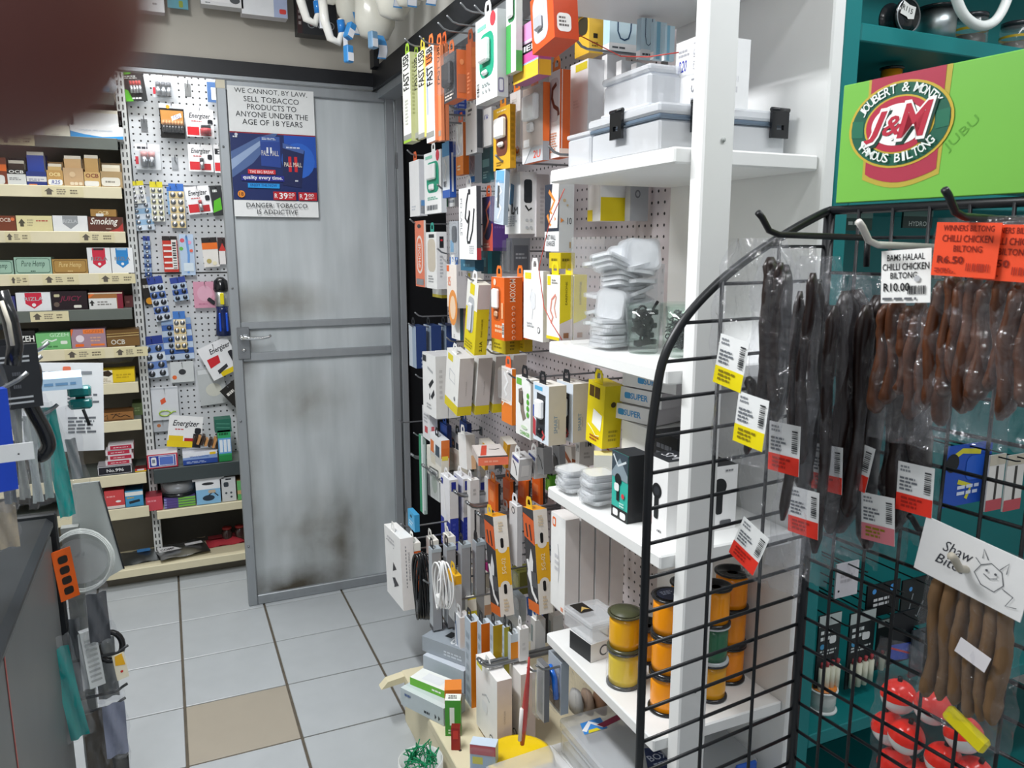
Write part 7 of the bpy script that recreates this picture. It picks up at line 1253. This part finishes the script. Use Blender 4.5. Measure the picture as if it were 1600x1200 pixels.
card('lighter_card', 'red and white striped card of small clips', 257, 280, 369, 425, 'c83a2c,a83024', [('r', 0, .88, 1, 1, '2a2422')] + [('r', .05, .08 + k * .16, .95, .13 + k * .16, 'f0e8e4') for k in range(5)] + [('r', .6, .08, .95, .9, 'e8e4e0'), ('b', .66, .1, .9, .85, '3a3a3c', 1)], tilt=0)
card('toy_card', 'multicoloured beaded strings with pale blue straps', 284, 306, 366, 430, 'b8cce4,a0b4cc', [('c', .2, .85, .16, 'd85a6a'), ('c', .1, .65, .14, '6ab84a'), ('c', .7, .8, .14, 'e8a0c0'), ('l', [(.5, .95), (.6, .5), (.5, .05)], .16, '6a9ad8'), ('r', .2, .1, .9, .3, 'd8e4ec'), ('c', .8, .6, .12, 'e86a5a')], cat='toy card')
card('lamp_card', 'orange and white bulb card below the lettered cards', 317, 341, 371, 417, 'e8e4de,d0ccc6', [('r', 0, .82, 1, 1, '2a2624'), ('r', 0, .6, 1, .82, 'e8742a'), ('c', .35, .2, .16, 'b8a868'), ('c', .7, .12, .14, 'e8e0c0')], tilt=-3)
card('lamp_card', 'black and red card beside the orange bulb card', 342, 356, 371, 413, '3a2a2a,2a2020', [('r', .1, 0, .8, .5, 'e8e4e2'), ('p', [(.1, .5), (.9, .5), (.5, .8)], 'c83a34')])
card('torch_card', 'black and amber card behind the big blue strip', 221, 250, 434, 476, '2a2420,1e1a18', [('c', .3, .15, .2, 'e8a02a'), ('c', .75, .2, .16, 'e8a02a'), ('g', .1, .6, .6, .8, 1, 'd8d4cc')], tilt=-7, Y=3.60)
strip('wide blue strip of coin cells slanting down', 234, 258, 432, 502, 'dce6f2', '5a7ac0', 5, -8, '34489a', cell='6a6e76/s')
strip('short slanted blue strip of coin cells', 267, 291, 433, 470, 'b8cce4', '4a6ab4', 3, -8, '34489a', cell='5a5e66/s')
o = card('usb_stick_pack', 'pink clear pack with a dark memory stick', 304, 339, 440, 481, 'd89ab0,c0809a', [('e', .5, .55, .34, .3, 'e0acc0'), ('g', .2, .1, .8, .2, 1, 'c07a94')], cat='memory stick')
MB().cbox(-.018, .018, -.012, -.002, .03, .046, .003, '2a2a30/g').build('memory_stick', o, None, (0, .7, 0)); 
o = empty('camping_torch', (RY(350, 524, 3.56).x, 3.56, RY(350, 524, 3.56).z)); tag(o, 'blue and black torch with a yellow lamp panel', 'torch')
MB().lathe([(0, 0), (.034, 0), (.03, .04), (.024, .11), (.026, .125), (0, .125)], '1f2c5c/g', 18).build('grip', o); MB().lathe([(.0255, .126), (.028, .13), (.028, .19), (.0, .19)], 'c8ccc8/s', 18).build('lamp_body', o); MB().cbox(-.008, .008, -.032, -.027, .135, .185, .002, 'e8d82a/g').build('lamp_panel', o); MB().lathe([(.029, .191), (.032, .20), (.028, .235), (.012, .25), (0, .252)], '17181b/g', 18).build('cap', o)
for s in (-1, 1): MB().cbox(s * .014 - .004, s * .014 + .004, -.034, -.024, .02, .10, .002, '2a5ad8/g').build('stripe', o)
strip('blue headed strip of coin cells, lowest at the board edge', 224, 258, 525, 590, 'dce6f2', '6a8ac8', 4, -5, '2a3c8c', cell='7a7e86/s')
strip('cluster of blue striped coin cells behind the cream strip', 256, 302, 497, 562, 'c8d8ec', '4a70b8', 6, -2, '9ab4d8', cell='6a6e76/s', Y=3.60)
strip('cream strip of coin cells over the blue cluster', 274, 293, 486, 546, 'f2d8a0', 'f6e8c8', 4, 0, '4a80cc')
card('battery_card', 'large lettered card with red panel and yellow foot, steeply tilted', 308, 360, 536, 590, 'f0f0f2,d8d8da', [('t', .3, .66, .98, .86, LET, '22242a', 0, .015, .25), ('p', [(.1, .35), (.45, .4), (.5, .62), (.12, .62)], 'd02c34'), ('r', .3, 0, 1, .14, 'e8cc1e'), ('p', [(.25, .1), (.6, .2), (.6, .3), (.25, .22)], '3a3a40'), ('R', .8, .2, .95, .6, '2c2c32')], tilt=-24, Y=3.55)
card('spare_part_bag', 'small clear bag with orange sticker and dark part', 268, 304, 565, 597, 'd4d8d8,c8cccc', [('c', .15, .25, .1, 'e8703a'), ('e', .5, .5, .16, .14, '3a3c40')], cat='bag')
card('spare_part_bag', 'grey clear bag of pale parts beside the door', 310, 352, 575, 632, 'c4c8c8,b8bcbc', [('e', .55, .4, .3, .18, 'd8d8cc'), ('r', .05, .85, .95, .97, 'dcdfe0')], cat='bag', tilt=-4, Y=3.60)
card('battery_card', 'black and copper card tilted against the door edge', 342, 372, 602, 642, '2a2826,1e1c1a', [('p', [(.3, 0), (1, 0), (1, .35), (.5, .3)], 'c88a4a'), ('g', .15, .6, .7, .8, 1, 'e8e4de')], tilt=-38, Y=3.54)
o = card('cable_bag', 'white zip bag with lime green cable and orange sticker', 239, 281, 604, 656, 'dfe2e6,d0d4d8', [('r', 0, .92, 1, .97, 'c4c8ce'), ('p', [(.32, .6), (.5, .68), (.54, .54), (.36, .46)], 'e8603a')], cat='bag')
MB().tube([(.0 + .022 * math.cos(q * PI / 6) - .004, -.004, .03 + .012 * math.sin(q * PI / 6)) for q in range(11)] + [(.03, -.004, .036), (.04, -.004, .034)], .0028, 'a8c84a/g', 6).build('green_cable', o)
card('spare_part_bag', 'crumpled clear bag under the zip bag on the upright', 240, 270, 655, 674, 'c8ccd0,b8bcc0', [('c', .3, .5, .1, 'c87a4a')], cat='bag', Y=3.60)
for k, (u0, u1, lb, c) in enumerate([(440, 472, 'lettered white card top showing above the door', 'e8e8ea'), (486, 520, 'second lettered card top showing above the door', 'dcdfe4'), (528, 560, 'pale yellow card top showing above the door', 'e4e0c8')]):
    card('battery_card', lb, u0, u1, 122, 150, c + ',' + c, [('t', .1, .5, .9, .85, LET if k < 2 else 'PLUS', '2c2e34', 0, .015, .2)])
for k, (u, v) in enumerate([(225, 190), (273, 250), (293, 135)]): 
    p = RY(u, v, 3.6215); o = MB().tube([(0, 0, 0), (0, -.06, 0), (0, -.075, .012)], .002, 'hook_steel', 6).build('peg_hook', None, p); tag(o, ('empty peg hook above the two cell blister', 'empty peg hook right of the two cell blister', 'empty peg hook near the board top')[k], 'hook'); MB().box(-.012, .012, -.002, 0, -.04, .01, 'hook_steel').build('hook_plate', o)
# ================================================================== counter and goods at the left
ct = empty('shop_counter', (-.228, 0, 0)); tag(ct, 'grey metal fronted shop counter along the left', 'counter')
MB().cbox(-.80, 0, -1.2, 1.60, 0, .872, .004, 'counter_grey').build('cabinet', ct)
MB().cbox(-.80, .004, -1.2, 1.62, .873, .90, .010, 'dark_edge').build('worktop', ct)
MB().cbox(-.81, .008, 1.6205, 1.64, .60, .905, .003, '2a2d30').build('end_board', ct)
MB().box(.0005, .0012, 1.12, 1.125, .0, .87, 'b05a54').build('tape_line', ct)
pp = RZ(6, 935, .901); o = MB().box(-.06, .06, -.05, .05, 0, .0012, 'e8eaec').build('receipt_slip', None, (-.37, 1.18, .9006), (0, 0, .5)); tag(o, 'white paper slip lying on the counter top', 'paper')
# leaning sheet behind the counter end
q = [RY(113, 757, 1.681), RY(155, 752, 1.681), RY(194, 888, 1.681), RY(112, 935, 1.681)]
o = MB().add([tuple(v) for v in q] + [(v.x, v.y + .006, v.z) for v in q], [(0, 1, 2, 3), (7, 6, 5, 4), (0, 4, 5, 1), (1, 5, 6, 2), (2, 6, 7, 3), (3, 7, 4, 0)], 'b4bab8').build('leaning_sheet'); tag(o, 'pale grey sheet leaning behind the end of the counter', 'sheet'); MB().tube([q[1] + Vector((0, -.002, 0)), q[2] + Vector((0, -.002, 0))], .0015, '26282a', 6).build('dark_edge', o)
# rack with hooks above the counter
gr = empty('counter_rack', (-.48, 1.05, .9006)); tag(gr, 'grey wire display rack standing on the counter', 'display rack')
for y in (0, .25, .52): MB().tube([(0, y, 0), (0, y, .62)], .005, 'hook_steel', 8).build('upright', gr)
for z in (.02, .22, .42, .61): MB().tube([(0, 0, z), (0, .52, z)], .004, 'hook_steel', 8).build('cross_wire', gr)
def chook(label, u, v, Y, key='hook_steel'):
    p = RY(u, v, Y); o = empty('rack_hook', (-.48, Y, p.z - .022)); tag(o, label, 'hook', 'hooks of the counter rack')
    L = p.x + .48; MB().tube([(0, 0, 0), (L - .035, 0, 0), (L - .012, 0, .012), (L, 0, .022)], .0032, key, 8).build('arm', o); return o
chook('topmost steel hook sticking out over the counter', 76, 535, 1.50); chook('second steel hook sticking out over the counter', 65, 556, 1.40); chook('third steel hook nearest the camera over counter', 43, 582, 1.26); chook('lower steel hook behind the teal pack', 90, 632, 1.54)
def fbag(name, label, u0, u1, vt, vb, Y, yaw, film='clear_film', content=None, cw=.6, ch=(.05, .8), ck='9aa4a6', seed=0, cat='bag', lean=0, group='bagged goods at the counter end'):
    a, b, t = RY(u0, vb, Y), RY(u1, vb, Y), RY((u0 + u1) / 2, vt, Y); w, h = (b.x - a.x) / max(.3, math.cos(yaw)), t.z - a.z
    e = empty(name, ((a.x + b.x) / 2, Y, a.z), yaw); e.rotation_euler = (0, math.radians(lean), yaw); tag(e, label, cat, group)
    film_bag('film', w, h, e, seed + 200, min(.02, w * .3), .25, film, 8, 14).location = (0, 0, h)
    if ck: MB().sheet(6, 10, lambda i, j: ((i - .5) * w * cw, .004 * math.sin(9 * i + 6 * j + seed), h * (ch[0] + (ch[1] - ch[0]) * j)), ck).build('contents', e)
    return e
fbag('long_tool_bag', 'long grey bag hanging at the far left edge of counter rack', 4, 34, 560, 800, 1.20, .5, ck='8a9094', cw=.5, seed=1)
fbag('long_tool_bag', 'slim silver grey bag, second along the counter rack', 30, 52, 600, 790, 1.30, .6, ck='a8aca8', cw=.6, seed=2)
fbag('long_tool_bag', 'frosted pale grey bag, third along the counter rack', 50, 72, 610, 795, 1.38, .6, ck='b4bcbc', cw=.7, seed=3)
fbag('long_tool_bag', 'greenish grey bag next to the black curved cable', 68, 90, 615, 788, 1.46, .5, ck='8ea09e', cw=.7, seed=4)
o = product('strap_card', 'black card with silver lines on the counter rack', 'card', RY(20, 640, 1.28),   .35, .078, .092, .012, '26282c,1c1e22', [('r', .1, .80, .85, .83, 'b0b4b8'), ('r', .1, .73, .85, .76, 'b0b4b8'), ('r', .1, .16, .85, .19, 'b0b4b8'), ('r', .1, .08, .85, .11, 'b0b4b8'), ('g', .55, .3, .7, .6, 3, '55585e')], tab='1c1e22')
pts = [RY(40, 560, 1.32), RY(52, 575, 1.32), RY(54, 600, 1.32), RY(46, 625, 1.32), RY(54, 645, 1.32), RY(68, 670, 1.32), RY(76, 695, 1.32), RY(68, 710, 1.32), RY(60, 712, 1.32)]
o = MB().tube(MB.smooth(pts, 4), .0105, '17191c/g', 10).build('black_hose'); tag(o, 'thick black curved cable hanging from the counter rack', 'cable')
MB().tube([RY(0, 455, 1.2), RY(16, 500, 1.2), RY(24, 540, 1.2), RY(20, 570, 1.2)], .010, '1f2124/g', 10).build('black_strap'); tag(bpy.data.objects['black_strap'], 'black strap with a pale stripe at the left edge', 'strap')
MB().tube([RY(2, 470, 1.19), RY(14, 505, 1.19), RY(20, 540, 1.19)], .003, 'd0cabc', 6).build('pale_stripe', bpy.data.objects['black_strap'])
o = product('blue_pack', 'bright blue plastic pack cut by the frame edge', 'pack', RY(-12, 772, 1.15), .4, .06, .135, .02, '1c46c0,163a9c', [('g', .3, .3, .8, .7, 2, '4a72e0')])
o = product('paper_tag', 'white paper tag folded over the blue pack', 'tag', RY(14, 722, 1.10), .15, .055, .022, .001, 'eef0f2,e4e6e8', [('c', .3, .4, .02, '3a3c40'), ('c', .7, .4, .02, '3a3c40')])
o = product('instruction_page', 'white printed instruction page hanging behind the counter rack', 'paper', RY(112, 705, 1.66), .05, .135, .172, .001, 'e6e8ea,dcdee0', [('g', .55, .5, .95, .7, 5, '6a6e74'), ('g', .55, .2, .95, .4, 5, '6a6e74'), ('g', .1, .8, .9, .92, 2, '8a8e94'), ('R', .5, .9, .6, .96, 'e87a5a')], tilt=4)
fbag('teal_cloth_pack', 'long teal cloth pack tapering to a point', 93, 122, 625, 812, 1.55, .3, film='clear_plastic', ck='0f9a96', cw=.85, ch=(.02, .96), seed=6, cat='pack', lean=-4)
fbag('syringe_bag', 'grey bag with a blue label beside the teal cloth pack', 108, 142, 632, 762, 1.58, .2, ck='a4a8aa', cw=.5, ch=(.1, .6), seed=7, lean=-5)
o = product('blue_sleeve_pack', 'pale blue flat pack lying over the rack hooks', 'pack', RY(85, 610, 1.5), .1, .085, .02, .09, 'a8c4dc,98b4cc,b8d0e4', [('g', .1, .3, .9, .7, 1, '6a94bc')])
o = empty('teal_clamp', RY(127, 638, 1.60)); tag(o, 'small teal plastic clamp in front of the printed page', 'clamp')
MB().cbox(-.019, .019, -.012, .012, 0, .019, .004, '1a7070/g').build('jaw', o); MB().cbox(-.019, .019, -.012, .012, .023, .042, .004, '1a7070/g').build('jaw', o); MB().tube([(.0, 0, .019), (0, 0, .023)], .008, '17191c', 8).build('pivot', o); MB().tube([(.004, -.012, 0), (.012, -.014, -.03)], .003, '17191c', 6).build('screw', o)
fbag('crumpled_wrapper', 'crumpled beige wrapper on the counter corner', -6, 34, 775, 860, 1.22, .2, ck='b4a894', cw=.9, ch=(.02, .9), seed=9)
# goods hanging off the counter end
YE = 1.635
o = empty('line_coil', RY(131, 925, YE)); tag(o, 'round coil of clear line in a bag at the counter end', 'coil')
for k in range(7): MB().tube([((.052 + .0022 * (k % 4)) * math.cos(t * PI / 14), -.004 + .0025 * k, .062 + (.060 + .002 * (k % 3)) * math.sin(t * PI / 14)) for t in range(28)], .0016, 'cdd2d0/g', 6, None, True).build('turn', o)
MB().lathe([(0, 0), (.047, 0)], 'cloudy_plastic', 24, Matrix.Translation((0, .006, .062)) @ Matrix.Rotation(PI / 2, 4, 'X'), cap=False).build('bag_film', o)
m = MB(); printer(m, (-.02, -.012, .075), (1, 0, 0), (0, 0, 1), (0, -1, 0), .03, .012, [('t', 0, 0, 1, 1, '2,41', '8a8e90', 0, 0, .2)]); m.build('pen_price', o)
o = product('orange_pin_card', 'orange card with black pictograms beside the clear coil', 'card', RY(103, 938, YE - .05), .5, .034, .10, .003, 'e8641c,c8541a', [('R', .25, .1 + k * .21, .75, .25 + k * .21, '26201c') for k in range(4)], tilt=-5)
END = [('grey bag of cable clips hanging under the clear coil', 108, 138, 935, 1090, '7c8286', .9, 11), ('clear bag of coiled white spiral tube', 128, 158, 962, 1085, 'c8cccc', .8, 12), ('dark grey bag behind the white spiral tube', 140, 176, 905, 1010, '4a4d52', .9, 13), ('clear bag with black ring and yellow tag', 152, 192, 970, 1100, '8f9494', .8, 14), ('dull brown bag low at the counter end', 140, 180, 1080, 1230, '4f483e', .95, 15), ('clear bag with white tag and purple parts', 165, 206, 1075, 1190, '868ca0', .85, 16), ('black edged bag lowest at the counter end', 170, 208, 1120, 1240, '40403e', .9, 17)]
for k, (lb, u0, u1, vt, vb, ck, cw, sd) in enumerate(END): fbag('hardware_bag', lb, u0, u1, vt, vb, YE - .03 * (k % 3), .2, ck=ck, cw=cw, seed=sd)
fbag('teal_cloth_pack', 'teal folded cloth hanging low beside the counter front', 104, 150, 985, 1160, YE - .10, .4, film='clear_plastic', ck='0e8c8a', cw=.6, ch=(.02, .9), seed=21, cat='pack', lean=-6)
o = MB().tube([RY(143 + 24 * math.cos(t * PI / 10) * .0 + 0, 0, 1) if False else (RY(172, 1010, 1.62) + Vector((.022 * math.cos(t * PI / 10), 0, .03 * math.sin(t * PI / 10)))) for t in range(20)], .006, '17181a/g', 8, None, True).build('rubber_ring'); tag(o, 'black rubber ring hanging at the counter end', 'ring')
o = product('yellow_warning_tag', 'small yellow warning tag with red spots on the counter end goods', 'tag', RY(188, 1062, 1.60), .3, .022, .055, .001, 'e8e0c8,d8d0b8', [('p', [(.1, .6), (.9, .5), (.8, .98), (.2, .95)], 'eab020'), ('c', .5, .3, .12, 'c8342c')], tilt=-6)
o = product('white_spiral_pack', 'white ribbed tube pack at the counter end', 'pack', RY(146, 1075, 1.60), .3, .028, .12, .014, 'e0e4e4,c8cccc', [('r', .15, .1 + k * .09, .85, .14 + k * .09, 'b4b8b8') for k in range(9)], tilt=-4)
for u, v, lb in [(200, 1008, 'upper'), (199, 1068, 'middle'), (196, 1090, 'lowest')]:
    p = RY(u, v, YE - .02); o = MB().tube([(-.11, 0, -.014), (-.02, 0, -.012), (-.008, 0, -.004), (0, 0, 0)], .0028, '3a3c3e', 6).build('end_hook', None, p); tag(o, lb + ' dark wire hook of the counter end goods', 'hook')
eb = MB().box(-.03, .0, 0, .02, .1, .86, '9a9e9c')  .build('hanging_board', None, (-.19, 1.66, 0)); tag(eb, 'narrow grey hanging board at the end of the counter', 'board')

# ================================================================== goods hanging from the header
HY = 3.0
def over(name, label, u0, u1, vb, top, d, cols, fp, Y=HY, tilt=0, cat='box'):
    a, b = RY(u0, vb, Y), RY(u1, vb, Y); o = product(name, label, cat, ((a.x + b.x) / 2, Y - d, a.z), 0, b.x - a.x, top, d, cols, fp, tilt=tilt, group='goods hanging on the header panel')
    MB().tube([(0, d, top * .97), (0, -.02, top * .97), (0, -.03, top * .97 + .01)], .002, 'hook_steel', 6).build('hang_hook', o); return o
over('lamp_box', 'plain white carton beside the fingertip on the header', 212, 257, 20, .16, .04, 'ececee,c8c4c8', [('g', .6, .12, .8, .18, 1, '9a9ca0')])
over('blue_card', 'teal blue card with a yellow dot on the header', 262, 294, 12, .14, .004, '5a9cac,4a8c9c', [('R', .55, .03, .75, .18, '8a9a2a')])
over('white_lamp_box', 'white blister box on the header between cards', 313, 378, 12, .18, .05, 'e8e8ea,c4c4c6', [('R', .06, .06, .94, .9, 'f4f4f6'), ('e', .8, .12, .12, .06, '55585c'), ('g', .1, .02, .3, .05, 1, '8a8c90')])
over('goggle_box', 'white and pale blue carton with red print on the header', 376, 446, 27, .20, .05, 'f0f2f6,cfcdd0', [('r', .70, 0, 1, 1, 'b4c0e0'), ('t', .3, .48, .54, .62, 'USA', 'd83a34', 0, .02), ('g', .1, .36, .5, .42, 1, 'a8aab0'), ('R', .82, .06, .97, .14, 'e04a44'), ('l', [(.62, .95), (.72, .6), (.85, .42), (.93, .6), (.95, .95)], .035, '4a6078')])
over('black_disc_box', 'black carton with rows of grey rings on the header', 461, 522, 58, .24, .06, '26282c,1c1e22', [('r', 0, .0, .12, 1, '3a2426'), ('r', 0, .85, .2, 1, '8a2a30')] + [x for k in range(3) for x in (('c', .35 + k * .24, .14, .095, '8a8c90'), ('c', .35 + k * .24, .14, .075, '2a2c30'), ('c', .35 + k * .24, .14, .035, '8a3a40' if k == 0 else '6a6c70'))] + [x for k in range(3) for x in (('c', .35 + k * .24, .62, .095, 'b0aca4'), ('c', .35 + k * .24, .62, .075, '2a2c30'))] + [('g', .03, .1, .1, .8, 9, '9a9290')])
# bunch of white plastic bottles with blue tags
def bottle(label, u, v, Y, r, h, seed, tagd=None):
    p = RY(u, v, Y); e = empty('plastic_bottle', p); tag(e, label, 'bottle', 'white plastic bottles hanging under the soffit'); rnd = random.Random(seed)
    T = Matrix.Rotation(rnd.uniform(-.25, .25), 4, 'Y') @ Matrix.Scale(.75, 4, (0, 1, 0))
    MB().lathe([(0, 0), (r * .7, .006), (r, h * .18), (r * 1.02, h * .45), (r * .85, h * .7), (r * .45, h * .85), (r * .3, h)], 'e6e4d8/g', 20, T).build('bottle_body', e)
    if tagd:
        x, z, a, c = tagd
        MB().sheet(1, 6, lambda i, j: ((i - .5) * .028 + .012 * math.sin(j * 2.4) * a, -r * .8 - .006 - .012 * math.sin(j * PI), z - j * .07), '4a90cc/g').build('blue_tag', e); MB().sheet(1, 3, lambda i, j: ((i - .5) * .026 + .012 * math.sin((.45 + j * .5) * 2.4) * a, -r * .8 - .0066 - .012 * math.sin((.45 + j * .5) * PI), z - (.45 + j * .5) * .07), 'e4e6ec').build('price_strip', e)
    return e
BT = [(520, 8, 2.75, .035, .2, None), (553, 40, 2.74, .05, .24, (.03, .03, .3, 0)), (585, 62, 2.6, .065, .26, (-.05, .0, .8, 0)), (612, 30, 2.46, .055, .24, (-.04, .09, .6, 0)), (640, 12, 2.32, .045, .22, (-.02, .06, -.6, 0)), (568, 8, 2.86, .055, .22, (-.05, .12, .5, 0)), (664, 2, 2.15, .04, .2, (.0, .05, .4, 0))]
for k, (u, v, Y, r, h, tg) in enumerate(BT): bottle(('small white plastic bottle beside the black ring carton', 'white plastic bottle with a low blue tag', 'largest bulging white bottle at the bottom of the bunch', 'white bottle with long blue tag right of the largest', 'white bottle with blue tag nearest the soffit rail', 'white bottle hanging behind the two largest', 'white bottle highest above the orange cable packs')[k], u, v, Y, r, h, k + 3, tg)
for k, (u, v, Y) in enumerate([(487, 36, 2.6), (524, 66, 2.55)]):
    p = RY(u, v, Y); o = MB().tube([p + Vector((-.035, 0, .12)), p + Vector((-.03, 0, .06)), p + Vector((-.015, 0, .01)), p + Vector((.01, 0, 0)), p + Vector((.022, 0, .03)), p + Vector((.018, 0, .07))], [.014, .014, .013, .012, .010, .008], 'e9e8e2/g', 12).build('plastic_spout'); tag(o, ('white curved plastic spout over the black ring carton', 'white tapering spout below the bottle bunch')[k], 'spout', 'white plastic spouts')
    MB().tube([p + Vector((.0225, 0, .03)), p + Vector((.019, 0, .066))], .0125, '2a7cc8/g', 12).build('blue_band', o); MB().sheet(1, 3, lambda i, j: tuple(p + Vector((.022 + i * .014, -.012, .03 - j * .045))), 'e4e6ea').build('price_strip', o)
for k, (u, v, c) in enumerate([(543, 60, '3a88c8'), (545, 98, '3a88c8'), (583, 76, '7aa0c0')]):
    p = RY(u, v, 2.5); o = MB().cbox(-.012, .012, -.012, .012, 0, .05, .003, c).build('price_sleeve', None, p, (0, .4 if k == 0 else 0, .4)); tag(o, ('blue printed cap sleeve under the white bottles', 'lowest blue and white price sleeve under the bottles', 'small grey blue sleeve right of the lowest one')[k], 'sleeve'); MB().box(-.0095, .0095, -.0135, -.0125, .004, .028, 'e8eaf0').build('price_strip', o)
o = product('red_letter_card', 'white card with red lettering behind the rail bracket', 'card', RY(602, 92, 2.98) , 0, .06, .05, .002, 'e8e4e4,d8d4d4', [('t', .05, .35, .95, .9, 'STO', 'c8242c', 0, .03)])
o.location.y = 3.04
rod = MB().tube([(.30, 2.62, 2.42), (.80, 2.62, 2.42)], .006, 'hook_steel', 8).build('hanging_rod'); tag(rod, 'steel rod carrying the bunch of white bottles', 'rod')
for x in (.32, .78): MB().tube([(x, 2.62, 2.42), (x, 2.62, 2.72)], .003, 'hook_steel', 6).build('hanger_wire', rod)

# ================================================================== the photographer's fingertip at the lens
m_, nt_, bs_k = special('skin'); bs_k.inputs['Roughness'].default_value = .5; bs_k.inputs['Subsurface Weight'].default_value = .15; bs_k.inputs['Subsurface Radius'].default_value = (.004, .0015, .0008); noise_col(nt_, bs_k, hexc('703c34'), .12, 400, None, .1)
m2_, nt2_, bs2 = special('nail'); bs2.inputs['Roughness'].default_value = .3; noise_col(nt2_, bs2, hexc('c48a7a'), .05, 200)
c0 = RD(-72, -52, .045); back = (-_R * .55 + _U * .62 - _F * .30).normalized()
n = 40; pts = []; rs = []; p_ = c0 - back * .0079; L_ = .072; prev_s = 0
for k in range(n + 1):
    s = L_ * (k / n) ** 1.15
    bend = .55 * min(1, max(0, (s - .020) / .010)) + .65 * min(1, max(0, (s - .044) / .012))   # two joints, curling back round the phone
    dr = (back * math.cos(bend) - _F * math.sin(bend)).normalized(); p_ = p_ + dr * (s - prev_s); prev_s = s; pts.append(p_.copy())
    r0 = .0081 if s > .0081 else math.sqrt(max(1e-8, .0081 ** 2 - (.0081 - s) ** 2))
    r0 *= 1 + .05 * math.exp(-((s - .025) / .005) ** 2) + .08 * math.exp(-((s - .050) / .007) ** 2) - .04 * math.exp(-((s - .036) / .006) ** 2) + s * 1.6
    rs.append(max(r0, .0006))
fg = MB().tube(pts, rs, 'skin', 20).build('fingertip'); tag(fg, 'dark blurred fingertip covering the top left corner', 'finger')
nl = c0 + back * .006 + _F * .0072 + _U * .002
T = Matrix.Translation(nl) @ Matrix(((back.x, _F.cross(back).x, _F.x, 0), (back.y, _F.cross(back).y, _F.y, 0), (back.z, _F.cross(back).z, _F.z, 0), (0, 0, 0, 1)))
MB().sheet(8, 8, lambda i, j: ((i - .5) * .012, (j - .5) * .010, .0012 - .004 * (2 * j - 1) ** 2 * .6 - .0008 * (2 * i - 1) ** 2), 'nail', T).build('nail', fg)
bpy.data.scenes.remove(TSC)
